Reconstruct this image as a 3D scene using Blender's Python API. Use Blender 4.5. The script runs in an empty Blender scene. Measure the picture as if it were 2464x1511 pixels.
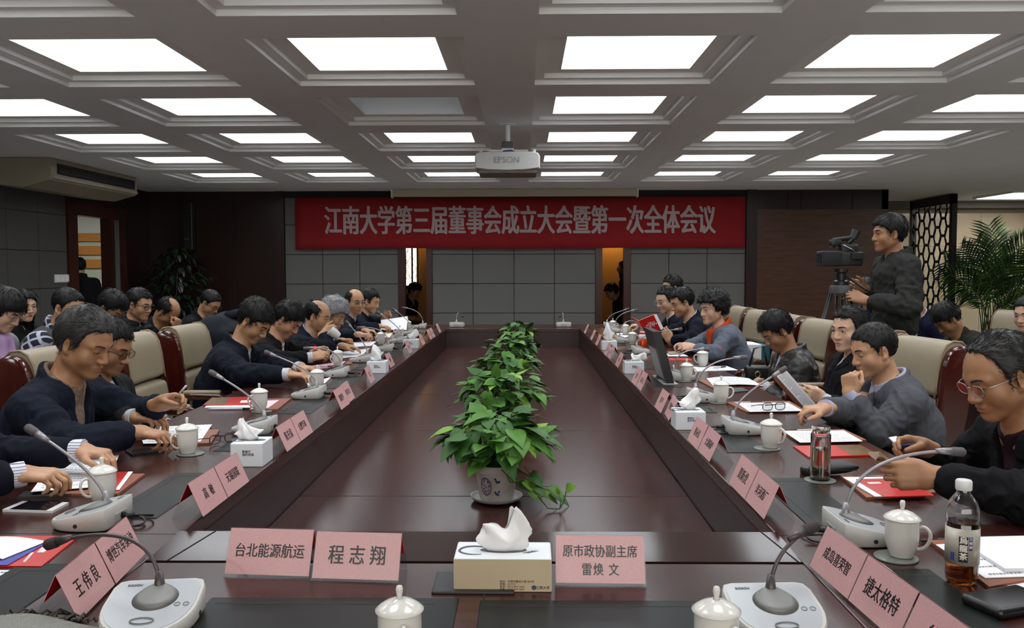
import bpy, bmesh, math, random
import numpy as np
from mathutils import Vector, Matrix

# ------------------------------------------------------------------ camera, world, exposure
SC = bpy.context.scene
COL = SC.collection
IMG_W, IMG_H = 2464, 1511
FOC, YAW, PITCH, ROLL = 2036.0, 0.0132, 0.0527, -0.0021
CAM = np.array([0.0, 0.0, 1.45])
_cy, _sy, _cp, _sp, _cr, _sr = math.cos(YAW), math.sin(YAW), math.cos(PITCH), math.sin(PITCH), math.cos(ROLL), math.sin(ROLL)
_FW = np.array([-_sy * _cp, _cy * _cp, -_sp]); _R0 = np.array([_cy, _sy, 0.0]); _U0 = np.cross(_R0, _FW)
_RT = _R0 * _cr + _U0 * _sr; _UP = -_R0 * _sr + _U0 * _cr
cam_data = bpy.data.cameras.new('camera')
cam_data.sensor_width = 36.0
cam_data.lens = FOC / IMG_W * 36.0
cam_data.clip_start = 0.05
cam = bpy.data.objects.new('camera', cam_data)
COL.objects.link(cam)
_m = np.eye(4); _m[:3, 0] = _RT; _m[:3, 1] = _UP; _m[:3, 2] = -_FW; _m[:3, 3] = CAM
cam.matrix_world = Matrix(_m.tolist())
SC.camera = cam
world = bpy.data.worlds.new('world'); SC.world = world
world.use_nodes = True
world.node_tree.nodes['Background'].inputs[0].default_value = (0.6, 0.7, 0.9, 1)
world.node_tree.nodes['Background'].inputs[1].default_value = 0.3
SC.view_settings.view_transform = 'Standard'
SC.view_settings.look = 'None'
SC.view_settings.exposure = -0.12
SC.view_settings.gamma = 1.0
SC.view_settings.use_curve_mapping = False
SC.cycles.max_bounces = 12
SC.cycles.diffuse_bounces = 4
SC.cycles.glossy_bounces = 3
SC.cycles.transmission_bounces = 12
SC.cycles.transparent_max_bounces = 20
SC.cycles.sample_clamp_indirect = 4.0
SC.cycles.caustics_reflective = False
SC.cycles.caustics_refractive = False
PANEL_GLOW = 11.0      # radiance of a lit ceiling diffuser

# added area light for assumed daylight behind the viewer; that wall has no windows
_l = bpy.data.lights.new('assumed_daylight_fill', 'AREA'); _l.shape = 'RECTANGLE'; _l.size = 6.0; _l.size_y = 1.5; _l.energy = 130.0; _l.color = (1.0, 0.95, 0.89)
_o = bpy.data.objects.new('assumed_daylight_fill', _l); _o.location = (0.5, -2.5, 1.6); _o.rotation_euler = (math.pi / 2, 0, 0); COL.objects.link(_o)

# ------------------------------------------------------------------ reading the photograph: a pixel to a point on a real plane
def ray(px, py): return _FW * FOC + _RT * (px - IMG_W / 2) - _UP * (py - IMG_H / 2)
def onz(px, py, z): d = ray(px, py); return Vector(CAM + d * (z - CAM[2]) / d[2])
def ony(px, py, y): d = ray(px, py); return Vector(CAM + d * (y - CAM[1]) / d[1])
def onx(px, py, x): d = ray(px, py); return Vector(CAM + d * (x - CAM[0]) / d[0])

# ------------------------------------------------------------------ materials
def srgb(r, g, b):
    f = lambda c: c / 12.92 if c <= 0.04045 else ((c + 0.055) / 1.055) ** 2.4
    return (f(r / 255), f(g / 255), f(b / 255), 1.0)

_MATS = {}
def mat(name, col, rough=0.6, metal=0.0, spec=0.5, noise=0.0, nscale=20.0, stretch=(1, 1, 1), bump=0.0, bscale=80.0, emit=0.0,
        trans=0.0, ior=1.45, coat=0.0, sheen=0.0, sss=0.0, col2=None, alpha=1.0):
    if name in _MATS: return _MATS[name]
    m = bpy.data.materials.new(name); m.use_nodes = True
    nt = m.node_tree; b = nt.nodes['Principled BSDF']
    c = col if len(col) == 4 else (*col, 1.0)
    b.inputs['Base Color'].default_value = c
    b.inputs['Roughness'].default_value = rough
    b.inputs['Metallic'].default_value = metal
    b.inputs['Specular IOR Level'].default_value = spec
    b.inputs['IOR'].default_value = ior
    b.inputs['Transmission Weight'].default_value = trans
    b.inputs['Coat Weight'].default_value = coat
    b.inputs['Coat Roughness'].default_value = 0.12
    b.inputs['Sheen Weight'].default_value = sheen
    b.inputs['Alpha'].default_value = alpha
    if sss > 0:
        b.inputs['Subsurface Weight'].default_value = sss
        b.inputs['Subsurface Radius'].default_value = (0.012, 0.005, 0.003)
        b.inputs['Subsurface Scale'].default_value = 0.5
    if emit > 0:
        b.inputs['Emission Color'].default_value = c
        b.inputs['Emission Strength'].default_value = emit
    if noise > 0 or bump > 0:
        tc = nt.nodes.new('ShaderNodeTexCoord'); mp = nt.nodes.new('ShaderNodeMapping')
        mp.inputs['Scale'].default_value = stretch
        nt.links.new(tc.outputs['Object'], mp.inputs['Vector'])
    if noise > 0:
        nz = nt.nodes.new('ShaderNodeTexNoise'); nz.inputs['Scale'].default_value = nscale; nz.inputs['Detail'].default_value = 6
        nt.links.new(mp.outputs[0], nz.inputs['Vector'])
        cr = nt.nodes.new('ShaderNodeValToRGB')
        if col2 is None: col2 = tuple(x * (1 - noise) for x in c[:3]) + (1.0,)
        cr.color_ramp.elements[0].position = 0.32; cr.color_ramp.elements[1].position = 0.68
        cr.color_ramp.elements[0].color = col2 if len(col2) == 4 else (*col2, 1.0); cr.color_ramp.elements[1].color = c
        nt.links.new(nz.outputs['Fac'], cr.inputs['Fac']); nt.links.new(cr.outputs[0], b.inputs['Base Color'])
    if bump > 0:
        n2 = nt.nodes.new('ShaderNodeTexNoise'); n2.inputs['Scale'].default_value = bscale; n2.inputs['Detail'].default_value = 3
        nt.links.new(mp.outputs[0], n2.inputs['Vector'])
        bp = nt.nodes.new('ShaderNodeBump'); bp.inputs['Strength'].default_value = bump; bp.inputs['Distance'].default_value = 0.003
        nt.links.new(n2.outputs['Fac'], bp.inputs['Height']); nt.links.new(bp.outputs[0], b.inputs['Normal'])
    _MATS[name] = m
    return m

M_wood = mat('mahogany_veneer', (0.046, 0.0135, 0.0110), 0.22, spec=0.38, noise=0.45, nscale=3.0, stretch=(1.0, 14, 14), bump=0.04, bscale=120, coat=0.08)
M_woodx = mat('mahogany_veneer_dark', (0.026, 0.0092, 0.0085), 0.28, noise=0.4, nscale=3.0, stretch=(14, 1.0, 14))
M_inset = mat('black_glass_inset', (0.008, 0.010, 0.010), 0.34, spec=0.16)
M_insetline = mat('inset_gap', (0.004, 0.004, 0.004), 0.6)
M_ceil = mat('ceiling_paint', srgb(224, 226, 229), 0.85, noise=0.04, nscale=3)
M_mold = mat('moulding_paint', srgb(230, 231, 231), 0.7)
M_recess = mat('recess_white', srgb(228, 230, 232), 0.6)
M_tile = mat('grey_fabric_panel', srgb(104, 103, 100), 0.9, noise=0.12, nscale=160, bump=0.15, bscale=500)
M_tile2 = mat('shaded_grey_fabric_panel', srgb(70, 69, 67), 0.9, noise=0.12, nscale=160, bump=0.15, bscale=500)  # grey panel fabric again, with the left wall's shade put into its colour
M_groove = mat('panel_groove', (0.012, 0.011, 0.011), 0.9)
M_wallwood = mat('wall_walnut', (0.023, 0.0085, 0.0056), 0.34, noise=0.4, nscale=2.0, stretch=(9, 9, 0.7))
M_wallwood2 = mat('wall_walnut_brown', (0.088, 0.035, 0.017), 0.36, noise=0.4, nscale=2.0, stretch=(1.5, 1.5, 12))
M_frame = mat('door_frame_red_wood', (0.050, 0.016, 0.011), 0.3, noise=0.3, nscale=3, stretch=(10, 10, 0.8))
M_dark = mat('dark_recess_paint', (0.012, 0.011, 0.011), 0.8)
M_carpet = mat('carpet_tan', srgb(150, 144, 136), 0.95, noise=0.4, nscale=60)
M_plaster = mat('side_wall_paint', srgb(120, 116, 110), 0.85)
M_marble = mat('beige_marble', srgb(186, 172, 146), 0.18, noise=0.14, nscale=2.2, coat=0.3)
M_white = mat('white_plastic', srgb(212, 214, 212), 0.35)
M_black = mat('black_plastic', (0.010, 0.010, 0.011), 0.38)
M_blackmatte = mat('black_matte', (0.008, 0.008, 0.008), 0.7)
M_steel = mat('brushed_steel', (0.42, 0.42, 0.43), 0.3, metal=1.0)
M_grey = mat('grey_plastic', srgb(150, 150, 150), 0.45)
M_china = mat('white_porcelain', srgb(214, 213, 206), 0.14, coat=0.4)
M_paper = mat('white_paper', srgb(232, 232, 236), 0.85)
M_ink = mat('black_ink', (0.010, 0.009, 0.010), 0.7)
M_lightink = mat('grey_print', srgb(120, 120, 124), 0.8)
M_pink = mat('pink_card', srgb(250, 190, 190), 0.55, noise=0.10, nscale=260)
M_redcard = mat('red_card', srgb(176, 18, 26), 0.5)
M_red = mat('red_brochure', srgb(190, 30, 24), 0.3, coat=0.4)
M_brownleather = mat('tan_leather_folder', srgb(132, 76, 52), 0.5, noise=0.2, nscale=60)
M_glass = mat('clear_glass', (1, 1, 1), 0.02, trans=1.0, ior=1.45)
def acrylic():
    if 'clear_acrylic' in _MATS: return _MATS['clear_acrylic']
    m = bpy.data.materials.new('clear_acrylic'); m.use_nodes = True; nt = m.node_tree
    for n in list(nt.nodes): nt.nodes.remove(n)
    o = nt.nodes.new('ShaderNodeOutputMaterial'); mx = nt.nodes.new('ShaderNodeMixShader'); t = nt.nodes.new('ShaderNodeBsdfTransparent'); g = nt.nodes.new('ShaderNodeBsdfGlossy')
    t.inputs[0].default_value = (0.93, 0.94, 0.94, 1); g.inputs['Roughness'].default_value = 0.05
    mx.inputs[0].default_value = 0.06
    nt.links.new(t.outputs[0], mx.inputs[1]); nt.links.new(g.outputs[0], mx.inputs[2]); nt.links.new(mx.outputs[0], o.inputs[0])
    _MATS['clear_acrylic'] = m
    return m
M_acrylic = acrylic()

# ------------------------------------------------------------------ mesh helpers
class MB:
    """collects shapes and links them as ONE mesh object"""
    def __init__(s): s.v = []; s.f = []; s.mi = []; s.cur = 0; s.T = Matrix.Identity(4)
    def add(s, vs, fs, mi=None):
        o = len(s.v); T = s.T
        s.v += [tuple(T @ Vector(p)) for p in vs]
        s.f += [tuple(i + o for i in f) for f in fs]
        s.mi += [s.cur if mi is None else mi] * len(fs)
        return s
    def box(s, x0, x1, y0, y1, z0, z1, mi=None):
        return s.add([(x0, y0, z0), (x1, y0, z0), (x1, y1, z0), (x0, y1, z0), (x0, y0, z1), (x1, y0, z1), (x1, y1, z1), (x0, y1, z1)],
                     [(0, 3, 2, 1), (4, 5, 6, 7), (0, 1, 5, 4), (1, 2, 6, 5), (2, 3, 7, 6), (3, 0, 4, 7)], mi)
    def rbox(s, x0, x1, y0, y1, z0, z1, r=0.005, seg=2, mi=None):
        bm = bmesh.new(); bmesh.ops.create_cube(bm, size=1)
        for v in bm.verts: v.co = Vector(((x0 + x1) / 2 + v.co.x * (x1 - x0), (y0 + y1) / 2 + v.co.y * (y1 - y0), (z0 + z1) / 2 + v.co.z * (z1 - z0)))
        r = min(r, 0.49 * min(x1 - x0, y1 - y0, z1 - z0))
        bmesh.ops.bevel(bm, geom=bm.edges[:], offset=r, segments=seg, profile=0.5, affect='EDGES')
        bm.verts.index_update()
        s.add([tuple(v.co) for v in bm.verts], [tuple(v.index for v in f.verts) for f in bm.faces], mi); bm.free(); return s
    def lathe(s, prof, n=28, mi=None, c=(0, 0, 0), cap=True):
        vs = []; fs = []
        for r, z in prof:
            for k in range(n):
                a = 2 * math.pi * k / n; vs.append((c[0] + r * math.cos(a), c[1] + r * math.sin(a), c[2] + z))
        for i in range(len(prof) - 1):
            for k in range(n):
                k2 = (k + 1) % n; fs.append((i * n + k, i * n + k2, (i + 1) * n + k2, (i + 1) * n + k))
        if cap:
            fs.append(tuple(reversed(range(n)))); fs.append(tuple((len(prof) - 1) * n + k for k in range(n)))
        return s.add(vs, fs, mi)
    def tube(s, pts, r, n=10, mi=None, closed=False):
        P = [Vector(p) for p in pts]; L = len(P)
        R = r if isinstance(r, (list, tuple)) else [r] * L
        vs = []; fs = []; ref = None
        for i in range(L):
            if closed: t = (P[(i + 1) % L] - P[i - 1]).normalized()
            else: t = (P[min(i + 1, L - 1)] - P[max(i - 1, 0)]).normalized()
            if ref is None:
                ref = Vector((0, 0, 1)) if abs(t.z) < 0.9 else Vector((1, 0, 0))
            u = (ref - t * ref.dot(t)).normalized(); w = t.cross(u); ref = u
            for k in range(n):
                a = 2 * math.pi * k / n; vs.append(tuple(P[i] + (u * math.cos(a) + w * math.sin(a)) * R[i]))
        for i in range(L if closed else L - 1):
            j = (i + 1) % L
            for k in range(n):
                k2 = (k + 1) % n; fs.append((i * n + k, i * n + k2, j * n + k2, j * n + k))
        if not closed:
            fs.append(tuple(reversed(range(n)))); fs.append(tuple((L - 1) * n + k for k in range(n)))
        return s.add(vs, fs, mi)
    def prism(s, poly, z0, z1, mi=None):
        n = len(poly)
        return s.add([(x, y, z0) for x, y in poly] + [(x, y, z1) for x, y in poly],
                     [tuple(reversed(range(n))), tuple(range(n, 2 * n))] + [(i, (i + 1) % n, n + (i + 1) % n, n + i) for i in range(n)], mi)
    def loft(s, rings, mi=None, cap=True, closed=True):
        n = len(rings[0]); vs = [p for r in rings for p in r]; fs = []
        for i in range(len(rings) - 1):
            for k in range(n if closed else n - 1):
                k2 = (k + 1) % n; fs.append((i * n + k, i * n + k2, (i + 1) * n + k2, (i + 1) * n + k))
        if cap and closed:
            fs.append(tuple(reversed(range(n)))); fs.append(tuple((len(rings) - 1) * n + k for k in range(n)))
        return s.add(vs, fs, mi)
    def build(s, name, mats, parent=None, smooth=False, loc=None, autosmooth=None):
        me = bpy.data.meshes.new(name); me.from_pydata(s.v, [], s.f); me.update()
        if not isinstance(mats, (list, tuple)): mats = [mats]
        for m in mats: me.materials.append(m)
        if len(mats) > 1: me.polygons.foreach_set('material_index', s.mi)
        bm = bmesh.new(); bm.from_mesh(me); bmesh.ops.recalc_face_normals(bm, faces=bm.faces[:]); bm.to_mesh(me); bm.free()
        if smooth:
            me.polygons.foreach_set('use_smooth', [True] * len(me.polygons))
            if autosmooth: me.set_sharp_from_angle(angle=math.radians(autosmooth))
        o = bpy.data.objects.new(name, me); COL.objects.link(o)
        if parent is not None: o.parent = parent
        elif loc is not None: o.location = loc
        return o

def smooth_pts(P, n=4):
    P = [Vector(p) for p in P]; out = []
    for i in range(len(P) - 1):
        a, b_, c, d = P[max(i - 1, 0)], P[i], P[i + 1], P[min(i + 2, len(P) - 1)]
        for k in range(n):
            t = k / n; out.append(0.5 * ((2 * b_) + (c - a) * t + (2 * a - 5 * b_ + 4 * c - d) * t * t + (3 * b_ - a - 3 * c + d) * t ** 3))
    return out + [P[-1]]
def tag(o, label, cat, group=None, kind=None):
    o['label'] = label; o['category'] = cat
    if group: o['group'] = group
    if kind: o['kind'] = kind
    return o
def struct(o):
    o['kind'] = 'structure'; return o
def thing(name, label, cat, loc=(0, 0, 0), rz=0.0, group=None):
    o = bpy.data.objects.new(name, None); COL.objects.link(o)
    o.empty_display_size = 0.05; o.location = loc; o.rotation_euler = (0, 0, rz)
    return tag(o, label, cat, group)
def dup(root, loc, rz, label, group=None):
    r = root.copy(); COL.objects.link(r); r.location = loc; r.rotation_euler = (0, 0, rz); r['label'] = label
    if group: r['group'] = group
    for ch in list(root.children):
        c = ch.copy(); COL.objects.link(c); c.parent = r
        for g in list(ch.children):
            d = g.copy(); COL.objects.link(d); d.parent = c
    return r

_TXT = {}
def text_mesh(txt, size=1.0, bold=0.0, align='CENTER', shear=0.0, space=1.0):
    key = (txt, bold, align, shear, space)
    if key not in _TXT:
        cu = bpy.data.curves.new('txt', 'FONT'); cu.body = txt; cu.size = 1.0; cu.align_x = align; cu.align_y = 'CENTER'
        cu.offset = bold; cu.shear = shear; cu.space_character = space; cu.resolution_u = 3; cu.extrude = 0.004
        ob = bpy.data.objects.new('txt', cu); COL.objects.link(ob)
        dg = bpy.context.evaluated_depsgraph_get()
        ev = ob.evaluated_get(dg); me = ev.to_mesh()
        vs = [tuple(v.co) for v in me.vertices]; fs = [tuple(p.vertices) for p in me.polygons]
        ev.to_mesh_clear(); bpy.data.objects.remove(ob); bpy.data.curves.remove(cu)
        _TXT[key] = (vs, fs)
    vs, fs = _TXT[key]
    return [(x * size, y * size, z) for x, y, z in vs], fs
def text_part(name, txt, M, size, m, parent, bold=0.0, sx=1.0, align='CENTER', shear=0.0, space=1.0, thick=1.0):
    """lettering lying in the XY plane of matrix M; bold by overprinting"""
    vs, fs = text_mesh(txt, size, 0.0, align, shear, space)
    b = MB(); b.T = M; d = bold * 1.2
    for k, (ax, ay) in enumerate(((0, 0),) if bold == 0 else ((-d, d * 0.4), (d, -d * 0.4), (0, d * 0.6))):
        b.add([(x * sx + ax * size, y + ay * size, z * 0.12 * thick + k * 0.00005) for x, y, z in vs], fs)
    return b.build(name, m, parent)
def fat_text(name, txt, M, size, m, parent, d=0.02, sx=1.0):
    vs, fs = text_mesh(txt, size)
    b = MB(); b.T = M
    for k, (ax, ay) in enumerate(((-d, 0), (d, 0), (0, d * 0.5), (0, -d * 0.5), (-d, d * .4), (d, -d * .4))):
        b.add([(x * sx + ax * size * 0.8, y + ay * size, z * 0.12 + k * 0.0002) for x, y, z in vs], fs)
    return b.build(name, m, parent)

def frame_matrix(o, xdir, ydir):
    x = Vector(xdir).normalized(); y = Vector(ydir); y = (y - x * y.dot(x)).normalized(); z = x.cross(y)
    m = Matrix.Identity(4)
    for i, a in enumerate((x, y, z)): m[0][i], m[1][i], m[2][i] = a
    m[0][3], m[1][3], m[2][3] = o
    return m

# ------------------------------------------------------------------ room shell
CEIL = 2.65
XL, XR, YN, YB, YM = -5.75, 9.6, -2.6, 13.0, 15.5     # left wall, right wall, wall behind, back wall, marble wall
b = MB(); b.box(XL - 4.5, XR + 0.1, YN - 0.1, YM + 2.0, -0.1, 0.0); struct(b.build('floor', M_carpet))

# coffered ceiling: flat plane with square openings, each opening a light of its own
LIP = 2.71; SP = 1.527; X0 = 0.646; Y0 = 3.89; HA = 0.404; HM = 0.51; HO = 0.57
cols = range(-3, 3); crow = range(-1, 6)
holes = [(X0 + c * SP, Y0 + r * SP - HA, c, r) for r in crow for c in cols]
xs = sorted({XL - 0.05, XR + 0.1} | {round(v, 5) for c in cols for v in (X0 + c * SP - HO, X0 + c * SP + HO)})
ys = sorted({YN - 0.05, YM + 0.05} | {round(v, 5) for r in crow for v in (Y0 + r * SP - HA - HO, Y0 + r * SP - HA + HO)})
b = MB()
for i in range(len(xs) - 1):
    for j in range(len(ys) - 1):
        mx, my = (xs[i] + xs[i + 1]) / 2, (ys[j] + ys[j + 1]) / 2
        if any(abs(mx - hx) < HO and abs(my - hy) < HO for hx, hy, c, r in holes): continue
        b.add([(xs[i], ys[j], CEIL), (xs[i + 1], ys[j], CEIL), (xs[i + 1], ys[j + 1], CEIL), (xs[i], ys[j + 1], CEIL)], [(3, 2, 1, 0)])
b.box(XL - 0.1, XR + 0.1, YN - 0.1, YM + 0.1, CEIL + 0.7, CEIL + 0.72)
struct(b.build('ceiling', M_ceil))
b = MB(); b.box(-0.155, -0.15, YN, 12.2, CEIL - 0.002, CEIL + 0.001); b.box(-3.2, 2.9, 4.395, 4.40, CEIL - 0.002, CEIL + 0.001)

def emis(name, col, strength):
    m = bpy.data.materials.new(name); m.use_nodes = True; nt = m.node_tree
    for n in list(nt.nodes): nt.nodes.remove(n)
    o = nt.nodes.new('ShaderNodeOutputMaterial'); e = nt.nodes.new('ShaderNodeEmission')
    e.inputs[0].default_value = (*col, 1); e.inputs[1].default_value = strength
    nt.links.new(e.outputs[0], o.inputs[0]); return m
M_glow = emis('lit_diffuser', (0.96, 0.98, 1.0), PANEL_GLOW)
M_off = emis('dim_diffuser', (0.92, 0.97, 1.0), 0.32)  # coffer lamp is off; faint glow stands in for light leaking into it

def sq(h, z): return [(-h, -h, z), (h, -h, z), (h, h, z), (-h, h, z)]
def make_coffer():
    t = thing('ceiling_light', '', 'ceiling light')
    m = MB()
    z1 = CEIL + 0.03; z2 = LIP
    rings = [sq(HO, CEIL), sq(HO, z1), sq(HM, z1), sq(HM, z2), sq(HA, z2), sq(HA, z2 + 0.012)]
    m.loft(rings, cap=False); m.build('molding', M_mold, t)
    m = MB(); h = HA + 0.03
    m.loft([sq(h, z2 + 0.012), sq(h, 3.16)], cap=False); m.loft([sq(HA, z2 + 0.012), sq(h, z2 + 0.012)], cap=False)
    m.build('recess', M_recess, t)
    m = MB(); m.box(-h, h, -h, h, 3.155, 3.17); m.build('diffuser', M_glow, t)
    return t
CN = {-3: 'far left', -2: 'second left', -1: 'centre left', 0: 'centre right', 1: 'second right', 2: 'far right'}
RN = {-1: 'row above the viewer', 0: 'nearest visible row', 1: 'first full row from the viewer', 2: 'second full row from the viewer', 3: 'third row, just before the projector', 4: 'fourth row, beyond the projector', 5: 'last row before the banner wall'}
cof = make_coffer(); first = True; off_light = None
for hx, hy, c, r in holes:
    lab = ('dark unlit' if (c, r) == (-1, 2) else 'lit white') + ' square ceiling coffer, ' + RN[r] + ', ' + CN[c] + ' column'
    if first: o = cof; o.location = (hx, hy, 0); o['label'] = lab; o['group'] = 'square light coffers in the ceiling'; first = False
    else: o = dup(cof, (hx, hy, 0), 0, lab, 'square light coffers in the ceiling')
    if (c, r) == (-1, 2):
        for ch in o.children:
            if ch.name.startswith('diffuser'):
                ch.data = ch.data.copy(); ch.data.materials[0] = M_off

# back wall: walnut framing with three bays of grey fabric panels and two door openings
WT = 0.12
b = MB()
b.box(XL - 0.6, -3.66, YB, YB + WT, 0, CEIL); b.box(3.40, 5.55, YB, YB + WT, 0, CEIL)            # walnut ends
struct(b.build('wall_back', M_wallwood))
b = MB()
for x in (-6.2, -5.3, -4.45): b.box(x, x + 0.012, YB - 0.004, YB + 0.01, 0, CEIL)
for x in (4.02, 4.22, 5.0): b.box(x, x + 0.012, YB - 0.004, YB + 0.01, 0, CEIL)
struct(b.build('trim_1', M_groove))
b = MB()
b.box(-3.80, -3.66, YB - 0.05, YB + 0.05, 0, CEIL); b.box(3.395, 3.56, YB - 0.05, YB + 0.05, 0, CEIL)
struct(b.build('trim_2', M_wallwood))
b = MB(); b.box(3.56, 5.54, YB - 0.02, YB, 0.0, 2.35); struct(b.build('trim_3', M_wallwood2))
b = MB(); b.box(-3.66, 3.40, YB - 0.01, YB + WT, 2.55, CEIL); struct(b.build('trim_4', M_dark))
def tile_bay(name, xbs):
    b = MB(); x0, x1 = xbs[0], xbs[-1]
    b.box(x0, x1, YB + 0.012, YB + WT, 0, 2.55, 1)
    zb = [-0.13 + 0.4535 * k for k in range(0, 8)]
    for i in range(len(xbs) - 1):
        for k in range(len(zb) - 1):
            za, zc = max(0.0, zb[k] + 0.004), min(2.55, zb[k + 1] - 0.004)
            b.rbox(xbs[i] + 0.004, xbs[i + 1] - 0.004, YB, YB + 0.03, za, zc, 0.004, 1, 0)
    return struct(b.build(name, [M_tile, M_groove]))
tile_bay('wall_back_panel_left', [-3.66, -3.083, -2.512, -1.916])
tile_bay('wall_back_panel_middle', [-1.398, -0.771, -0.139, 0.48, 1.111])
tile_bay('wall_back_panel_right', [1.645, 2.23, 2.814, 3.395])
for nm, xa, xb, xc, xd in (('door_1', -1.916, -1.814, -1.487, -1.398), ('door_2', 1.111, 1.213, 1.543, 1.645)):
    b = MB()
    b.box(xa, xb, YB - 0.02, YB + WT, 0, 2.3); b.box(xc, xd, YB - 0.02, YB + WT, 0, 2.3); b.box(xa, xd, YB - 0.02, YB + WT, 2.2, 2.55)
    struct(b.build(nm, M_frame))
# corridor behind the two door openings
M_corr = mat('corridor_wall', srgb(205, 160, 96), 0.7)
b = MB(); b.box(XL - 0.6, 5.55, 15.3, 15.4, 0, CEIL); b.box(XL - 0.7, XL - 0.6, YB, 15.4, 0, CEIL); b.box(XL - 0.6, 5.55, YB + WT, 15.4, CEIL, CEIL + 0.05)
struct(b.build('wall_corridor', M_corr))
b = MB(); b.box(5.45, 5.55, YB, YM + 0.1, 0, CEIL); struct(b.build('wall_corridor_end', M_wallwood))
# side walls
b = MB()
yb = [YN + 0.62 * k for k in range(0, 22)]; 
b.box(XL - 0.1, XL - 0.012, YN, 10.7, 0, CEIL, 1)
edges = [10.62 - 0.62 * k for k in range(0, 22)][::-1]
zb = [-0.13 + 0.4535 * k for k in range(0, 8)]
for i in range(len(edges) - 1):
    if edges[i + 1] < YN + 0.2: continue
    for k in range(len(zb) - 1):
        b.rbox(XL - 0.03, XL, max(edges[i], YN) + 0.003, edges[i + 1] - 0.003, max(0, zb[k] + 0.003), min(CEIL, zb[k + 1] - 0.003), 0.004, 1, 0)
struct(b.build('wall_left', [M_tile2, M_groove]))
b = MB(); b.box(XL - 0.1, XL, 12.18, YB + 0.02, 0, CEIL); b.box(XL - 0.1, XL, 10.62, 12.18, 2.30, CEIL); struct(b.build('wall_left_end', M_wallwood))
b = MB(); b.box(XL - 0.12, XL + 0.03, 10.62, 10.84, 0, 2.16); b.box(XL - 0.12, XL + 0.03, 11.72, 11.82, 0, 2.16); b.box(XL - 0.12, XL + 0.03, 10.62, 12.18, 2.16, 2.31); b.box(XL - 0.12, XL + 0.03, 12.06, 12.18, 0, 2.16)
struct(b.build('door_3', M_frame))
b = MB(); b.box(XL - 0.10, XL - 0.02, 11.82, 12.06, 0, 2.16); struct(b.build('door_3_side_panel', M_tile))
# bright lobby beyond the left door
b = MB(); b.box(-10.1, -10.0, 8.0, 15.5, 0, CEIL); b.box(-10.1, XL - 0.6, 15.4, 15.5, 0, CEIL); b.box(-10.1, XL - 0.1, 8.0, 8.1, 0, CEIL); b.box(-10.1, XL - 0.1, 8, 15.5, CEIL, CEIL + 0.05)
struct(b.build('wall_lobby', mat('lobby_paint', srgb(205, 208, 206), 0.8)))
M_slat = mat('orange_wood_strip', srgb(196, 132, 62), 0.5, noise=0.3, nscale=4, stretch=(1, 14, 14))
M_lobbygrn = mat('lobby_band', srgb(182, 190, 172), 0.7)
b = MB(); b.box(-9.9, XL - 0.6, 15.385, 15.4, 1.27, 2.13); struct(b.build('trim_5', M_lobbygrn))
b = MB(); b.box(XR, XR + 0.1, YN, YM, 0, CEIL); struct(b.build('wall_right', M_plaster))
b = MB(); b.box(XL, XR, YN - 0.1, YN, 0, CEIL); struct(b.build('wall_near', M_plaster))
b = MB()
xsb = [5.55, 7.0, 8.3, 9.6]; zsb = [0, 0.9, 1.85, 2.45]
b.box(5.55, XR, YM + 0.012, YM + 0.1, 0, CEIL, 1)
for i in range(3):
    for k in range(3): b.rbox(xsb[i] + 0.002, xsb[i + 1] - 0.002, YM, YM + 0.03, zsb[k] + 0.002, zsb[k + 1] - 0.002, 0.003, 1, 0)
struct(b.build('wall_marble', [M_marble, mat('marble_joint', srgb(120, 108, 88), 0.8)]))
b = MB(); b.box(5.55, XR, YM - 0.25, YM, 2.53, CEIL); struct(b.build('trim_6', M_plaster))
b = MB(); b.box(XL, 5.5, YB - 0.02, YB, 0, 0.12); struct(b.build('baseboard_back', M_woodx))
# ------------------------------------------------------------------ hall fittings
t = thing('ceiling_light_strip', 'bright flat ceiling light over the right-hand aisle beside the marble wall', 'ceiling light', (8.2, 13.9, 0))
b = MB(); b.box(-0.6, 0.6, -0.6, 0.6, CEIL - 0.03, CEIL); b.build('frame', M_mold, t)
b = MB(); b.box(-0.55, 0.55, -0.55, 0.55, CEIL - 0.034, CEIL - 0.02); b.build('diffuser', emis('aisle_diffuser', (1.0, 0.97, 0.93), 19.0), t)
for k, (x, y, lab) in enumerate(((7.6, 8.2, 'assumed flat ceiling light over the right aisle, out beyond the chairs'), (7.6, 3.6, 'assumed flat ceiling light over the right aisle nearest the viewer'))):
    dup(t, (x, y, 0), 0, lab)  # assumed lights out of view, added to brighten the aisle
aisle = t

# red banner with white characters
t = thing('banner', 'long red cloth banner with white Chinese characters on the back wall', 'banner', (0, 0, 0))
M_banner = mat('red_banner_cloth', srgb(138, 17, 23), 0.85, noise=0.12, nscale=3)
M_bantext = mat('banner_white', srgb(176, 158, 158), 0.85)
BY = YB - 0.07
vs = []; n = 60; xa, xb = -3.48, 3.37
rings = []
for zz, zi in ((1.765, 0), (2.54, 1)):
    pass
def bz(x, top):
    u = (x - xa) / (xb - xa)
    return (2.545 if top else 1.772) + (-0.012 * math.exp(-u * 14) * (0 if top else 1)) + 0.006 * math.sin(u * 9) * (0 if top else 1)
b = MB(); g = []
for i in range(n + 1):
    x = xa + (xb - xa) * i / n
    row = []
    for j in range(7):
        v = j / 6; z = bz(x, False) * (1 - v) + bz(x, True) * v
        row.append((x, BY + 0.008 * math.sin(x * 3.1 + v * 2) * (1 - v), z))
    g.append(row)
fr = [[p for p in row] for row in g]
V = [p for row in g for p in row] + [(p[0], p[1] + 0.006, p[2]) for row in g for p in row]
N = (n + 1) * 7; F = []
for i in range(n):
    for j in range(6):
        a = i * 7 + j; F.append((a, a + 1, a + 8, a + 7)); F.append((N + a, N + a + 7, N + a + 8, N + a + 1))
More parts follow.
